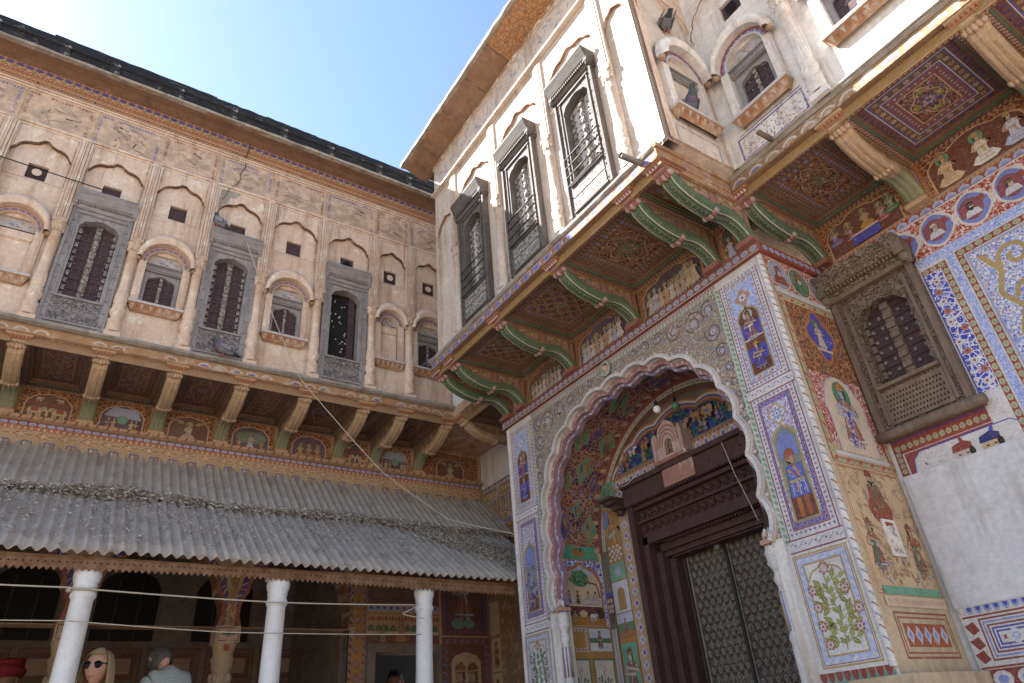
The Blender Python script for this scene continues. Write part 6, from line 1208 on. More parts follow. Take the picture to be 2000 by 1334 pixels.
# ================================================================ VERANDA
FZ=.85
b=MB(); b.box(-4.2,5.35,0,4.5,9.5,FZ); o=b.obj('veranda_floor','stone_grey'); o['kind']='structure'
MA=ML(0,0,WB)
def arcade():
    cx=[-2.3,-1.0,.30,1.61,2.91]; hs=[]
    for i in range(4):
        m_=(cx[i]+cx[i+1])/2; hw=.54; hs.append(mv([(hw,2.835)]+mv(cusp(hw,.72,3,.30,5,.8,.2),0,2.85)+[(-hw,2.835)],m_,0))
    b=MB(); b.holed(rc(-3.2,2.83,2.82,4.36),hs,0,.22); b.box(-4.2,FZ,-.22,-3.2,4.36,0); b.obj('arcade_wall','tan_plaster',LW,MA)
    for i in range(4):
        b=MB(); A=resamp(hs[i][1:-1],60); b.w0=.001
        for (d0,d1,c) in ((0,.035,mix(RED,ORA,.3)),(.035,.085,mix(DBLUE,BLUE,.3)),(.085,.10,mix(ORA,TAN,.3))): ribbon(b,off(A,d0) if d0 else A,off(A,d1),.001+.0005*(d0>0),c)
        b.w0=.003; A1,A2=off(A,.038),off(A,.083)
        for k in range(0,58,2): b.stroke([A1[k],A2[k+1]],.012,mix(CRM,RED,.4) if k%4 else CRM)
        n=len(A); b.add([(p[0],p[1],-.001) for p in A]+[(p[0],p[1],-.21) for p in A],[(k,k+1,n+k+1,n+k) for k in range(n-1)],mix(BRN,ORA,.3))
        b.obj('arch_border','fresco',LW,MA)
    for x in cx[:-1]:
        b=MB(); b.lathe([(.13,FZ),(.13,1.0),(.09,1.05),(.11,1.12),(.085,1.2),(.08,2.1),(.095,2.14),(.08,2.2)],0,-.11,16,fl=.08,col=CRM)
        b.lathe([(.08,2.2),(.085,2.40),(.078,2.45),(.10,2.5),(.095,2.52),(.11,2.56),(.09,2.60),(.105,2.66),(.12,2.70)],0,-.11,16,col=mix(CRM,TAN,.3))
        for k in range(8): a=2*pi*k/8; b.ball((.085*cos(a),2.40,-.11+.085*sin(a)),.028,6,5,CRM,sc=(.8,1.8,.8))
        b.box(-.11,2.70,-.23,.11,2.845,.01,CRM); b.w0=.0108; b.frame(-.10,2.71,.10,2.835,.008,DBLUE); b.frame(-.085,2.725,.085,2.82,.005,ORA); b.petal(0,2.772,.035,6,mix(DBLUE,GRN,.4),.5); b.leaf(.02,2.772,0,.05,.012,GRN); b.leaf(-.02,2.772,pi,.05,.012,GRN)
        b.w0=.0018; b.rect(-.045,2.85,.045,3.6,OCH); b.up(); b.row((0,2.86),(0,3.6),9,'flo',.05,ORA,CRM,DBLUE); b.ell(0,2.66,.03,.04,mix(RED,ORA,.3))
        b.obj('arcade_column','fresco_worn',LW,ML(x,0,WB))
    # pier, doorway wall
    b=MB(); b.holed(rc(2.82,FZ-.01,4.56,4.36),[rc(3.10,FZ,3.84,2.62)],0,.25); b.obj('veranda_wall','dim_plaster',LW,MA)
    b=MB(); b.w0=.0015; b.rect(2.82,FZ,3.0,4.3,mix(OCH,ORA,.4)); b.up(); b.row((2.91,FZ),(2.91,4.3),24,'dia',.09,mix(ORA,RED,.3),DBLUE); b.row((2.837,FZ),(2.837,4.3),90,'rope',.03,DBLUE,mix(RED,CRM,.3)); b.row((2.985,FZ),(2.985,4.3),90,'rope',.026,RED,mix(BLUE,CRM,.3)); b.up(2); b.row((2.91,FZ),(2.91,4.3),24,'flo',.05,mix(LBLUE,GRY,.3),ORA); b.rect(2.825,2.75,2.885,2.85,CRM); b.up(); b.frame(2.832,2.758,2.878,2.842,.008,DBLUE); b.obj('painted_pier','fresco',LW,MA)
    b=MB(); b.w0=.0015; b.rect(3.01,2.70,3.88,3.10,mix(OCH,CRM,.4)); b.rect(3.01,2.70,3.88,2.79,DRED); b.up(); b.rect(3.01,2.79,3.88,2.83,CRM); b.row((3.02,2.86),(3.88,2.86),10,'arc',.07,mix(GRN,BLK,.3),GRN); b.row((3.02,2.96),(3.88,2.96),22,'pet',.05,RED,ORA); b.row((3.88,3.05),(3.02,3.05),11,'arc',.06,mix(LBLUE,WHT,.3),BLUE); b.rect(3.01,3.0,3.88,3.012,ORA); b.up(); fig(b,3.42,2.72,.21,ORA,mix(SKIN,ORA,.3),OCH,OCH,True); fig(b,3.20,2.71,.18,mix(GRN,GRY,.4),SKIN,GRN); fig(b,3.64,2.71,.18,mix(GRN,GRY,.4),SKIN,GRN); b.rect(3.01,3.10,3.88,4.3,mix(BRN,DRED,.3)); b.up(); b.frame(3.05,3.14,3.84,3.55,.02,DBRN); b.obj('fresco_panel','fresco',LW,MA)
    b=MB(); b.w0=.0015; b.rect(3.88,FZ,4.53,4.3,DRED); b.up(); b.rect(3.885,FZ,3.915,4.3,mix(CRM,TAN,.5)); b.bord(3.92,2.80,4.53,3.9,.05,'rope',.035,MAR,mix(DBLUE,BLUE,.3),RED); b.rect(3.98,2.82,4.01,3.9,DBLUE); b.rect(4.44,2.82,4.47,3.9,DBLUE); b.up(); b.ell(4.22,3.45,.20,.28,mix(GRN,BLK,.6)); b.up(); fig(b,4.22,2.95,.62,mix(RED,ORA,.25),mix(SKIN,BRN,.3),OCH,mix(GRN,BLK,.4)); b.ell(4.13,2.92,.09,.06,mix(TEAL,GRY,.4)); b.ell(4.28,2.92,.07,.05,mix(TEAL,GRY,.4)); b.up()
    b.rect(3.92,2.775,4.53,2.79,mix(CRM,TAN,.4)); b.bord(3.92,1.5,4.53,2.77,.07,'rope',.045,MAR,mix(LBLUE,DBLUE,.5),RED); o_=mv([(.19,0)]+mv(cusp(.19,.14,2,.25,5,.6),0,.72)+[(-.19,0)],4.22,1.75); b.poly(o_,mix(CRM,OCH,.25)); b.up(); fig(b,4.14,1.8,.70,mix(RED,ORA,.4),mix(SKIN,ORA,.3),mix(RED,ORA,.3)); fig(b,4.30,1.8,.70,mix(GRN,DRED,.4),mix(SKIN,ORA,.3),DRED); b.obj('fresco_panel','fresco',LW,MA)
    b=MB(); b.holed(rc(3.02,FZ-.005,3.90,2.70),[rc(3.11,FZ+.001,3.83,2.61)],.035,.12,side=.03); b.obj('door_frame','dim_plaster',LW,MA)
    # inside
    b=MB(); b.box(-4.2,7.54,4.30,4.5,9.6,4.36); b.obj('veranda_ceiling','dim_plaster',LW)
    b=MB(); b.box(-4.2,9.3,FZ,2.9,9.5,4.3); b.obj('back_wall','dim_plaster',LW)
    b=MB(); b.box(-4.3,5.4,0,-4.2,9.6,5.1); b.obj('light_block_wall','plaster',LW)  # unseen wall, added to keep side light out of the veranda
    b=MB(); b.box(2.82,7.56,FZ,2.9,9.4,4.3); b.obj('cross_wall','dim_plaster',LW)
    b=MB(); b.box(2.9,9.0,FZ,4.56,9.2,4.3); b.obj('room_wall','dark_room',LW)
    for x in (-1.15,-.12,.89,1.95):
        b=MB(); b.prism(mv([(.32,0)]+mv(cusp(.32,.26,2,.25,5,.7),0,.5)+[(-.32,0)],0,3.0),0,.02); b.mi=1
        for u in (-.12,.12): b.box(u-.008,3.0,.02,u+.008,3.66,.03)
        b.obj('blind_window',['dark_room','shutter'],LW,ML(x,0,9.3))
    for i in range(8):
        b=MB(); u=-1.9+i*.62; b.w0=.002; b.rect(u,2.55,u+.56,2.93,DRED); b.up(); b.frame(u+.02,2.57,u+.54,2.91,.03,mix(DBRN,CRM,.15)); b.rect(u+.10,2.66,u+.46,2.82,mix(TAN,GRY,.3)); b.up(); b.row((u,2.50),(u+.56,2.50),14,'pet',.05,DRED,mix(TAN,BRN,.3)); b.obj('dado_panel','fresco',LW,ML(0,0,9.3))
arcade()
# ---------------------------------------------------------------- corrugated lean-to roof
RF=thing('corrugated_roof','sagging grey corrugated lean-to roof over the veranda littered with dry leaves','roof',(0,7.32,4.40))
PB,ZB=6.75,3.86
def sheet_mesh(key,y0,z0,y1,z1):
    def f(b):
        W=.80; nu=60; nv=5; vs=[]; fs=[]; L=hypot(y0-y1,z0-z1); ny,nz=(z0-z1)/L,(y0-y1)/L
        for s in (0,1):
            for j in range(nv+1):
                t=j/nv
                for i in range(nu+1):
                    u=W*1.04*i/nu; h=.017*sin(2*pi*u/.08)-s*.004; vs.append((u,y0+(y1-y0)*t-ny*h*1,z0+(z1-z0)*t+nz*h))
        n=(nu+1)*(nv+1)
        for j in range(nv):
            for i in range(nu): a=j*(nu+1)+i; fs += [(a,a+1,a+nu+2,a+nu+1),(n+a,n+a+nu+1,n+a+nu+2,n+a+1)]
        fs += [(nv*(nu+1)+i,nv*(nu+1)+i+1,n+nv*(nu+1)+i+1,n+nv*(nu+1)+i) for i in range(nu)]
        b.add(vs,fs,smooth=True)
    return cached(key,f,'tin','roof_sheet')
mu=sheet_mesh('sheet_up',7.34,4.41,PB-.10,ZB-.10); ml=sheet_mesh('sheet_low',PB+.06,ZB+.02,5.60,3.02)
for k in range(10):
    x=-3.46+k*.80
    inst('roof_sheet',mu,RF,Matrix.Translation((x,0,R.uniform(0,.006)+.004*(k%2)+.015)))
    inst('roof_sheet',ml,RF,Matrix.Translation((x-.2,R.uniform(-.025,.03),R.uniform(-.006,.012)+.004*(k%2)-.004*max(0,k-6))))
def valance():
    b=MB(); n=int(8/.042)
    for i in range(n):
        u=-3.5+i*.042; a=.055+.01*sin(u*2.1); s=.012*sin(u*1.3)
        b.add([(u,2.985+s,0),(u+.042,2.985+s,0),(u+.042,2.925+s-.0,.006),(u+.021,2.90+s,.007),(u,2.925+s,.006)],[(0,4,3,2,1)]); b.add([(u,2.985+s,-.01),(u+.042,2.985+s,-.01),(u+.042,2.925+s,-.003),(u+.021,2.90+s,-.002),(u,2.925+s,-.003)],[(0,1,2,3,4)])
    b.obj('valance','rust',RF,ML(0,0,5.68))
    b=MB()
    for i in range(n): u=-3.5+i*.042; b.w0=.0062; b.ell(u+.002,2.957+.012*sin(u*1.3),.006,.0055,BLK,n=6)
    b.obj('valance_holes','void',RF,ML(0,0,5.68))
    b=MB(); b.box(-3.5,2.975,-.10,4.45,3.01,-.02); b.box(-3.5,3.50,-.85,4.45,3.55,-.80); b.obj('purlin','rust',RF,ML(0,0,5.68))
valance()
def litter():
    b=MB(); q=random.Random(5); ny=Vector((0,-.58,.81))
    def zr(y): return 4.41-(7.34-y)*(.55/.6) if y>PB else ZB-(PB-y)*.73
    def bit(x,y,up,s):
        z=zr(y)+.014+up; c=q.choice([(.34,.29,.24),(.46,.41,.36),(.26,.19,.14),(.15,.11,.085),(.55,.51,.47),(.20,.15,.12)]); a=q.random()*6.28; t=q.uniform(-.9,.9); d=Vector((cos(a),sin(a)*.8,sin(a)*.6+t*.4))*s; e=Vector((-sin(a),cos(a)*.8,cos(a)*.6))*s*.35
        p=Vector((x,y,z)); b.add([tuple(p-d),tuple(p+e),tuple(p+d),tuple(p-e*.6+Vector((0,0,s*.3)))],[(0,1,2,3)],c)
    for i in range(15000):
        x=q.uniform(-1.6,4.45); h=.5+.5*sin(x*2.7)+.4*sin(x*6.1); w=q.random()
        
        if q.random()>.35+.5*(.5+.5*sin(x*4.3+sin(x*11))): continue
        y=PB-.08+.04*sin(x*3.1)-abs(q.gauss(0,.05+.03*h)); bit(x,y,w*w*(.028+.026*max(0,h)),q.uniform(.010,.026))
    for i in range(5200): x=q.uniform(-1.8,4.4); y=PB-.1-abs(q.gauss(0,.38)); bit(x,max(5.62,y),q.random()*.008,q.uniform(.006,.018))
    for i in range(9000):
        t=q.random(); x=3.3+1.1*t+q.gauss(0,.12); y=6.5-.75*t*q.uniform(.6,1.2)+q.gauss(0,.10); x=min(x,4.48)
        if 5.62<y<6.7: bit(x,y,q.random()*.02,q.uniform(.008,.02))
    for i in range(130):
        x,y=q.uniform(-1.6,4.2),q.uniform(5.7,6.6)
        for j in range(14): bit(x+q.gauss(0,.03),y+q.gauss(0,.03),q.random()*.02,q.uniform(.008,.018))
    o=b.obj('leaf_litter','leaf_litter'); o['kind']='stuff'; o['label']='dry leaves and twigs caught in a ridge along the corrugated roof'; o['category']='leaf litter'
litter()
# ---------------------------------------------------------------- white columns
def white_column(x,label):
    t=thing('veranda_column',label,'column',(x,5.78,FZ),'white columns carrying the tin roof'); M=Matrix(((1,0,0,x),(0,0,-1,5.78),(0,1,0,FZ),(0,0,0,1)))
    k=.76; L_=lambda b,p: b.lathe([(r*k,v) for r,v in p],0,0,28)
    def sh(b): L_(b,[(.115,.12),(.112,.2),(.092,1.88),(.095,1.885),(.108,1.90),(.108,1.925),(.095,1.94),(.096,1.96)])
    def cp(b): L_(b,[(.094,1.96),(.10,1.965),(.104,1.98),(.098,1.985),(.112,2.01),(.12,2.05),(.115,2.085),(.108,2.09)]); b.box(-.085,2.088,-.085,.085,2.125,.085)
    def bs(b): b.box(-.13,0,-.13,.13,.08,.13); L_(b,[(.15,.08),(.15,.10),(.12,.13),(.115,.14)])
    inst('shaft',cached('wc_s',sh,'white_paint','shaft'),t,M); inst('capital',cached('wc_c',cp,'white_paint','capital'),t,M); inst('base',cached('wc_b',bs,'white_paint','base'),t,M)
white_column(.265,'white painted round column with rope tied under its capital beside the blonde woman')
white_column(1.61,'white painted round column between the patterned shirt man and the painted doorway')
white_column(2.92,'white painted round column standing in front of the painted veranda doorway')
white_column(-1.05,'white painted round column carrying the end of the tin roof')
# ================================================================ ROPES, WIRES, LAMPS, LOCK
def line(name,pts,r,mat,label,cat,sag=0,n=24,extra=None,group=None):
    b=MB(); P_=[]
    for k in range(len(pts)-1):
        a,c=Vector(pts[k]),Vector(pts[k+1])
        for i in range(n if k==len(pts)-2 else n):
            t=i/n; p=a.lerp(c,t); p.z-=sag*4*t*(1-t)*(c-a).length; P_.append(p)
    P_.append(Vector(pts[-1])); b.tube(P_,r,6)
    if extra: extra(b)
    o=b.obj(name,mat); tag(o,label,cat,group); return o
def wrap(x,z,r,y=5.78):
    def f(b): 
        for k in range(2): b.tube([(x+r*cos(t),y+r*sin(t),z+k*.012+.006*sin(t)) for t in [2*pi*i/20 for i in range(21)]],.006,5)
        b.ball((x-r-.015,y-.03,z),.018,6,5)
    return f
line('rope',[(-1.05,5.67,2.80),(.16,5.67,2.79),(1.55,5.67,2.745),(2.81,5.70,2.775)],.0055,'rope','thick pale rope strung between white columns under the tin roof','rope',.004,extra=wrap(.265,2.79,.08))
line('rope',[(-1.05,5.66,2.57),(.2,5.66,2.575),(1.2,5.66,2.52),(2.84,5.68,2.53)],.0038,'rope','thin lower clothes line strung between the white columns','rope',.003)
line('rope',[(2.81,5.68,2.77),(2.68,5.72,2.70),(2.86,5.67,2.66)],.004,'rope','short rope tail hanging beside the column in front of the doorway','rope',.02,10)
line('cord',[(1.02,6.30,6.66),(1.42,6.30,5.75),(1.76,6.28,5.08),(2.10,6.2,4.68),(2.62,6.1,4.12),(3.28,5.95,3.66),(3.80,5.55,3.45)],.0045,'rope','pale cord drooping from the shuttered window down across the tin roof','cord',.01,10)
line('wire',[(-2.4,6.36,6.9),(-.39,6.30,6.76)],.006,'cable','thin black electric wire reaching the hood of a grey window','wire',.004,20)
line('cord',[(4.40,3.33,3.66),(4.39,3.27,3.36),(4.38,3.16,2.95)],.004,'rope','pale cord dangling across the carved gate lintel','cord',-.03,10)
line('wire',[(4.38,4.57,3.68),(4.37,4.45,3.67),(4.39,4.32,3.73)],.004,'rope','loose tan wire along the top of the gate lintel','wire',.03,10)
b=MB(); b.tube([(2.99,2.25,5.10),(2.70,2.28,5.115)],.024,12,cap=False); b.tube([(2.99,2.25,5.10),(2.71,2.28,5.115)],.018,12); o=b.obj('drain_spout','stud'); tag(o,'short grey metal drain spout jutting from the sunlit balcony ledge','spout')
b=MB(); b.tube([(3.60,1.67,5.17),(3.47,1.68,5.185)],.02,7); o=b.obj('drain_spout','wood_brown'); tag(o,'broken brown spout stub on the ledge below the red-arched window','spout')
def bulb(x,y,z,mat,label):
    t=thing('light_bulb',label,'lamp',(x,y,z)); b=MB(); b.ball((x,y,z),.035,14,10); b.obj('glass',mat,t); b=MB(); b.tube([(x,y,z+.03),(x,y,z+.075)],.016,10); b.tube([(x,y,z+.07),(x+.03,y+.02,4.40)],.003,5); b.obj('socket','cable',t)
bulb(4.1,3.67,4.04,'bulb','round white bulb hanging under the painted gateway vault'); bulb(4.22,3.56,4.05,'green_glass','small green glass bulb hanging in the gateway vault')
t=thing('padlock','shiny steel padlock hanging on a chain at the top of the gate doors','padlock',(4.72,3.855,3.0))
b=MB(); M=MG(3.86,3.0,4.72); b.prism([(-.028,0),(.028,0),(.032,-.03),(.02,-.06),(0,-.068),(-.02,-.06),(-.032,-.03)],0,.022,back=True,sc=.93); b.obj('body','steel',t,M)
b=MB(); b.tube([(-.018,-.005,.011),(-.018,.03,.011),(-.01,.045,.011),(.01,.045,.011),(.018,.03,.011),(.018,-.005,.011)],.0055,8); b.obj('shackle','steel',t,M)
b=MB(); b.tube([(.0,.055,.0),(.005,.02,-.02),(.0,-.05,-.025)],.008,6); b.box(-.014,.045,-.04,.014,.07,.012); b.obj('hasp','iron',t,M)
# ================================================================ PIGEONS
PG=(.17,.18,.21);PD=(.05,.06,.075);PN=(.055,.075,.08);PP=(.13,.09,.14)
def pigeon(loc,rz,label,pitch=0.,rest=0):
    t=thing('pigeon',label,'pigeon',loc,'pigeons perched on the haveli'); M=Matrix.Translation(loc)@Matrix.Rotation(rz,4,'Z')@Matrix.Rotation(pitch,4,'Y')
    def body(b):
        sec=[(-.17,.055,.020,.006),(-.12,.062,.024,.012),(-.09,.072,.034,.028),(-.05,.085,.045,.045),(0,.098,.052,.055),(.05,.110,.048,.054),(.08,.128,.036,.042),(.092,.150,.026,.028),(.097,.168,.022,.023),(.105,.182,.0225,.0225),(.118,.190,.019,.018),(.128,.188,.010,.010)]
        n=14; vs=[]; fs=[]
        for x,z,a,c in sec: vs += [(x-(.35*c*sin(2*pi*i/n) if x>.06 else 0),a*cos(2*pi*i/n),z+c*sin(2*pi*i/n)) for i in range(n)]
        for k in range(len(sec)-1):
            f=[(k*n+i,k*n+(i+1)%n,(k+1)*n+(i+1)%n,(k+1)*n+i) for i in range(n)]
            b.add([],[],None); b.v += vs if k==0 else []
            for q in f: b.f.append(list(q)); b.c.append(PD if k<2 else (PG if k<5 else (PP if k<6 else PN))); b.m.append(0); b.sm.append(True)
        b.add([vs[i] for i in range(n)],[tuple(range(n))],PD); b.add([vs[-n+i] for i in range(n)],[tuple(range(n-1,-1,-1))],PN)
    o=inst('body',cached('pg_body',body,'pigeon','pigeon_body'),t,M)
    for s in (-1,1):
        def wing(b,s=s):
            o_=[(.05,.118),(.02,.128),(-.04,.112),(-.10,.085),(-.155,.062),(-.10,.068),(-.04,.07),(.02,.08),(.05,.095)]
            y=lambda x:s*(.054 if x>-.06 else .046+.1*(x+.155)*.08)
            n=len(o_); b.add([(x,y(x),z) for x,z in o_]+[(x,y(x)+s*.008,z-.002) for x,z in o_],[tuple(range(n)),tuple(range(2*n-1,n-1,-1))]+[(i,(i+1)%n,n+(i+1)%n,n+i) for i in range(n)],(.21,.22,.25))
            for x0 in (-.05,-.085): b.add([(x0,y(x0)+s*.0095,.10),(x0-.018,y(x0)+s*.0095,.094),(x0-.02,y(x0)+s*.0095,.072),(x0-.002,y(x0)+s*.0095,.075)],[(0,1,2,3)],PD)
        inst('wing',cached('pg_w%d'%s,wing,'pigeon','wing'),t,M)
        def leg(b,s=s):
            b.tube([(.0,s*.02,.06),(.005,s*.02,.02),(.0,s*.02,.004)],.005,6,(.35,.12,.10))
            for a in (-.5,0,.5,pi): b.tube([(0,s*.02,.004),(.028*cos(a),s*.02+.028*sin(a),.003)],.003,4,(.35,.12,.10))
        inst('leg',cached('pg_l%d'%s,leg,'pigeon','leg'),t,M)
    def hd(b): b.tube([(.125,0,.187),(.15,0,.180)],.006,6,(.08,.07,.07),rs=[.007,.002]); b.ball((.13,0,.192),.006,6,4,(.5,.48,.46)); [b.ball((.116,s*.018,.192),.0045,6,4,(.5,.12,.03)) for s in (-1,1)]
    inst('beak',cached('pg_b',hd,'pigeon','beak'),t,M)
pigeon((.70,6.33,6.72),radians(150),'pigeon perched on the corner of a grey window hood, tail hanging down',radians(-25))
pigeon((.99,6.342,5.172),radians(185),'pigeon standing on the ledge at the foot of a grey shuttered window')
pigeon((3.27,2.0,6.585),radians(60),'pigeon sitting in the square vent of the gatehouse return wall')
pigeon((3.25,1.985,5.555),radians(240),'pigeon sitting on the sill of the small red-arched gatehouse window')
pigeon((3.36,6.36,5.62),radians(-60),'pigeon sitting on the sill of the arched window beside the gatehouse')
# ================================================================ PEOPLE
def head_mesh(b,hs=1.,mi=0):
    """head in local coords facing +x, chin at z=0"""
    n,m_=28,22; vs=[];fs=[]; b.mi=mi
    for j in range(m_+1):
        t=pi*j/m_; z=.115-.115*cos(t)*-1 if 0 else .115+.118*cos(t)
        for i in range(n):
            a=2*pi*i/n; r=sin(t); x=.098*r*cos(a); y=.076*r*sin(a); f=max(0,cos(a))
            if z<.10: k=(.10-z)/.10; y*=1-.32*k; x=x*(1-.12*k)+.012*k*f
            if f>.0: x-=.012*(1-abs(sin(a)))*0
            w=math.exp(-((y/.016)**2)); 
            if f>.3: x+=.024*w*math.exp(-(((z-.095)/.020)**2))+.010*w*math.exp(-(((z-.12)/.028)**2)); x-=.010*math.exp(-(((abs(y)-.032)/.016)**2))*math.exp(-(((z-.128)/.014)**2)); x+=.007*math.exp(-((y/.026)**2))*math.exp(-(((z-.055)/.012)**2)); x+=.006*math.exp(-(((abs(y)-.036)/.02)**2))*math.exp(-(((z-.085)/.02)**2))
            vs.append((x*hs,y*hs,z*hs))
    for j in range(m_):
        for i in range(n): fs.append((j*n+i,(j+1)*n+i,(j+1)*n+(i+1)%n,j*n+(i+1)%n))
    b.add(vs,fs,None,True)
    for s in (-1,1): b.ball((-.005*hs,s*.078*hs,.115*hs),.03*hs,8,6,sc=(.6,.35,1))
def body_mesh(J,mats,skin_top,sleeve):
    """J: list of (x,y,z,r) joints and edges; returns baked mesh with cloth/skin slots"""
    pts,ed=J; bm=bmesh.new(); lay=bm.verts.layers.skin.verify(); vv=[]
    for (x,y,z,rx,ry) in pts: v=bm.verts.new((x,y,z)); v[lay].radius=(rx,ry); vv.append(v)
    vv[0][lay].use_root=True
    for a,c in ed: bm.edges.new((vv[a],vv[c]))
    me=bpy.data.meshes.new('skel'); bm.to_mesh(me); bm.free(); o=bpy.data.objects.new('skel',me); COL.objects.link(o)
    k=o.modifiers.new('s','SKIN'); k.use_smooth_shade=True; o.modifiers.new('u','SUBSURF').levels=2
    dg=bpy.context.evaluated_depsgraph_get(); out=bpy.data.meshes.new_from_object(o.evaluated_get(dg)); bpy.data.objects.remove(o)
    return [tuple(v.co) for v in out.vertices],[tuple(p.vertices) for p in out.polygons]
def person(label,loc,rz,hair,top,skin='skin',tilt=0,yaw=0,glasses=False,lean=0,hstyle='bob',scarf=None,hat=None,height=1.65):
    t=thing('person',label,'person',loc,None); M=Matrix.Translation(loc)@Matrix.Rotation(rz,4,'Z'); h=height
    S=lambda z:z*h/1.65; ln=lambda z:lean*max(0,z-.9)
    pts=[(ln(.95),0,S(.95),.13,.15),(ln(1.12),0,S(1.12),.11,.14),(ln(1.30),0,S(1.30),.115,.165),(ln(1.40),0,S(1.40),.075,.10),(ln(1.46),0,S(1.46),.05,.05),
         (ln(1.38),.175,S(1.375),.055,.055),(ln(1.15)+.0,.225,S(1.12),.043,.043),(ln(1.0)+.10,.20,S(.93),.034,.034),(ln(1.)+.16,.19,S(.86),.03,.022),
         (ln(1.38),-.175,S(1.375),.055,.055),(ln(1.15)+.0,-.225,S(1.12),.043,.043),(ln(1.0)+.10,-.20,S(.93),.034,.034),(ln(1.)+.16,-.19,S(.86),.03,.022),
         (0,.09,S(.85),.085,.085),(.02,.095,S(.47),.055,.055),(-.01,.10,S(.08),.036,.036),(.13,.11,S(.035),.035,.03),
         (0,-.09,S(.85),.085,.085),(.02,-.095,S(.47),.055,.055),(-.01,-.10,S(.08),.036,.036),(.13,-.11,S(.035),.035,.03)]
    ed=[(0,1),(1,2),(2,3),(3,4),(2,5),(5,6),(6,7),(7,8),(2,9),(9,10),(10,11),(11,12),(0,13),(13,14),(14,15),(15,16),(0,17),(17,18),(18,19),(19,20)]
    vs,fs=body_mesh((pts,ed),None,0,0); b=MB()
    b.v=vs
    for f in fs:
        z=sum(vs[i][2] for i in f)/len(f); y=abs(sum(vs[i][1] for i in f)/len(f)); x=sum(vs[i][0] for i in f)/len(f)
        b.f.append(list(f)); b.c.append((1,1,1)); b.sm.append(True); b.m.append(3 if z<S(.07) else (2 if z<S(.88) and y<.17 else (0 if (z>S(1.405+.04*(lean>.2)) or (z<S(1.0) and y>.16)) else 1)))
    # fingers
    for s in (-1,1):
        bx,bz=ln(1.)+.17,S(.85)
        for k in range(4): b.mi=0; b.tube([(bx,s*(.175+.012*k),bz),(bx+.035,s*(.174+.013*k),bz-.03),(bx+.04,s*(.174+.013*k),bz-.065+.006*abs(k-1.5))],.0085,6)
        b.tube([(bx-.01,s*.165,bz+.01),(bx+.02,s*.145,bz-.02),(bx+.03,s*.14,bz-.04)],.009,6)
    hm=MB(); head_mesh(hm,1.02); HM=Matrix.Translation((ln(1.46)+.025,0,S(1.455)))@Matrix.Rotation(yaw,4,'Z')@Matrix.Rotation(tilt,4,'Y')
    q=[tuple(HM@Vector(p)) for p in hm.v]; k0=len(b.v); b.v += q
    for f in hm.f: b.f.append([k0+i for i in f]); b.c.append((1,1,1)); b.m.append(0); b.sm.append(True)
    b.obj('body',[skin,top,'trousers','shoe'],t,M)
    MH=M@HM; b=MB()
    if hstyle=='bob':
        n,m2=30,16; V=[];F=[]
        for j in range(m2+1):
            tt=j/m2
            for i in range(n+1):
                a=radians(62)+radians(236)*i/n
                if tt<.45: ph=pi/2*tt/.45; r=sin(ph); x,y,z=.116*r*cos(a),.098*r*sin(a),.125+.125*cos(ph)
                else: u=(tt-.45)/.55; r=1+.16*sin(u*2.2); x,y,z=.116*r*cos(a),.098*r*sin(a),.125-.165*u
                V.append((x-.008,y,z+.002*sin(i*2.1)))
        F=[(j*(n+1)+i,j*(n+1)+i+1,(j+1)*(n+1)+i+1,(j+1)*(n+1)+i) for j in range(m2) for i in range(n)]; b.add(V,F,None,True)
        V=[(x*.93,y*.93,z) for x,y,z in V]; b.add(V,F,None,True)
        b.add([(.118*cos(a)*sin(p)-.002,.096*sin(a)*sin(p),.125+.128*cos(p)) for p in (.05,.35,.7,.95) for a in [radians(-52+104*i/8) for i in range(9)]],[(j*9+i,j*9+i+1,(j+1)*9+i+1,(j+1)*9+i) for j in range(3) for i in range(8)],None,True)
    else:
        V=[];n,m2=26,10
        for j in range(m2+1):
            ph=(1.72 if hstyle!='back' else 2.5)*j/m2
            for i in range(n): a=2*pi*i/n; k=1 if cos(a)<(.2 if hstyle!='back' else .75) else max(.62,1-.5*(cos(a)-.2)); p=ph*k; V.append((.107*sin(p)*cos(a)-.004,.086*sin(p)*sin(a),.118+.124*cos(p)))
        b.add(V,[(j*n+i,(j+1)*n+i,(j+1)*n+(i+1)%n,j*n+(i+1)%n) for j in range(m2) for i in range(n)],None,True)
    q_=random.Random(11)
    for i in range(240 if hstyle=='bob' else 260):                       # loose strands
        if hstyle=='bob':
            a=radians(64)+radians(232)*q_.random(); o_=q_.uniform(.98,1.025); e_=q_.uniform(.85,1.12); S_=[]
            for j in range(7):
                tt=.12+.88*j/6
                if tt<.45: p=pi/2*tt/.45; r=sin(p)*o_; S_.append((.116*r*cos(a)-.008,.098*r*sin(a),.125+.128*cos(p)))
                else: w_=(tt-.45)/.55*e_; r=(1+.16*sin(w_*2.2))*o_; S_.append((.116*r*cos(a+.05*w_)-.008,.098*r*sin(a+.05*w_),.125-.165*w_))
            b.tube(S_,.0022,3)
        else:
            a=2*pi*q_.random(); p=q_.uniform(.1,1.9 if cos(a)<.3 else 1.1); d=q_.uniform(-.6,.6); S_=[(.108*sin(p+k*.09)*cos(a+d*k*.1)*(1+.02*k)-.004,.087*sin(p+k*.09)*sin(a+d*k*.1)*(1+.02*k),.118+.125*cos(p+k*.09)) for k in range(4)]; b.tube(S_,.0025,3)
    if not hat: b.obj('hair',hair,t,MH)
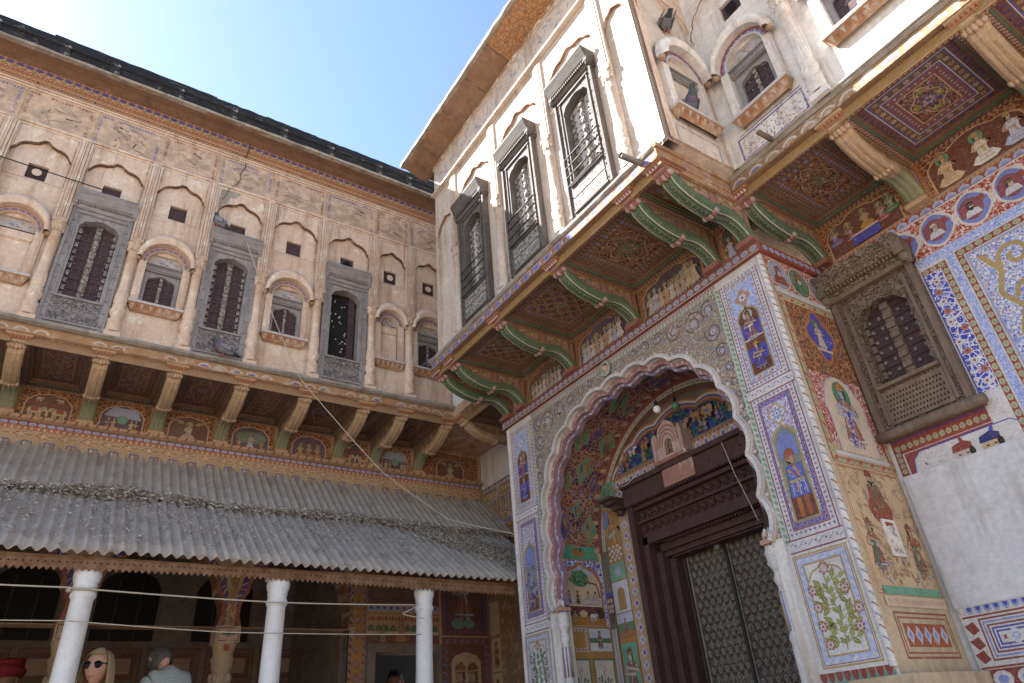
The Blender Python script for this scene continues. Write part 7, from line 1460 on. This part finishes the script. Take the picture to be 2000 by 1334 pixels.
    if glasses:
        b=MB()
        for s in (-1,1): b.ball((.094,s*.034,.126),.029,12,7,sc=(.35,1.08,.9)); b.tube([(.085,s*.055,.135),(.05,s*.082,.135),(.0,s*.086,.13)],.004,5)
        b.tube([(.094,-.012,.134),(.097,0,.137),(.094,.012,.134)],.004,5); b.obj('sunglasses','lens',t,MH)
    if hat:
        b=MB()
        for k in range(7): r=.098+.012*sin(k*.9); b.tube([(r*1.08*cos(a),r*.92*sin(a),.15+k*.017+.012*sin(a+k*.8)) for a in [2*pi*i/22 for i in range(23)]],.021,7)
        b.ball((0,0,.225),.088,14,8,sc=(1.05,.92,.65)); b.obj('turban',hat,t,MH)
    if hstyle=='bob':
        b=MB()
        for s in (-1,1): b.ball((.118,s*.014,.0),.0,4,3) if 0 else None
        b.tube([(.086,-.022,.052),(.093,0,.048),(.086,.022,.052)],.0042,6); b.obj('lips','pink_cloth',t,MH)
        b=MB(); V=[];n=24
        for k,(r,z) in enumerate(((.075,-.045),(.10,-.07),(.15,-.085))): V += [(r*cos(2*pi*i/n)*.85-.02,r*sin(2*pi*i/n)*1.15,z) for i in range(n)]
        b.add(V,[(k*n+i,(k+1)*n+i,(k+1)*n+(i+1)%n,k*n+(i+1)%n) for k in range(2) for i in range(n)],None,True); b.obj('collar',top,t,M@Matrix.Translation((ln(1.46)+.01,0,S(1.46))))
    if scarf:
        b=MB(); b.tube([(.09*cos(a)-.01,.10*sin(a),-.03+.02*cos(a)) for a in [2*pi*i/18 for i in range(19)]],.035,8); b.tube([(-.07,.07,0),(-.11,.06,.12),(-.06,.02,.2)],.03,8); b.obj('scarf',scarf,t,MH)
    return t
person('blonde woman in sunglasses and orange top standing behind the white column',(.50,6.27,.85),radians(246),'blond','orange_cloth',glasses=True,height=1.58,yaw=radians(-4))
person('man in grey checked shirt bending over with his back turned',(1.08,6.35,.85),radians(112),'grey_hair','check_cloth',lean=.36,tilt=radians(62),hstyle='back',height=1.76)
person('man in red turban and dark clothes standing in the dim veranda',(-.05,7.0,.85),radians(245),'dark_hair','black_cloth','skin_brown',hat='red_cloth',height=1.58)
person('person with dark hair and pink scarf inside the painted doorway',(3.55,7.75,.85),radians(240),'dark_hair','black_cloth','skin_brown',glasses=False,hstyle='short',scarf='pink_cloth',height=1.60)
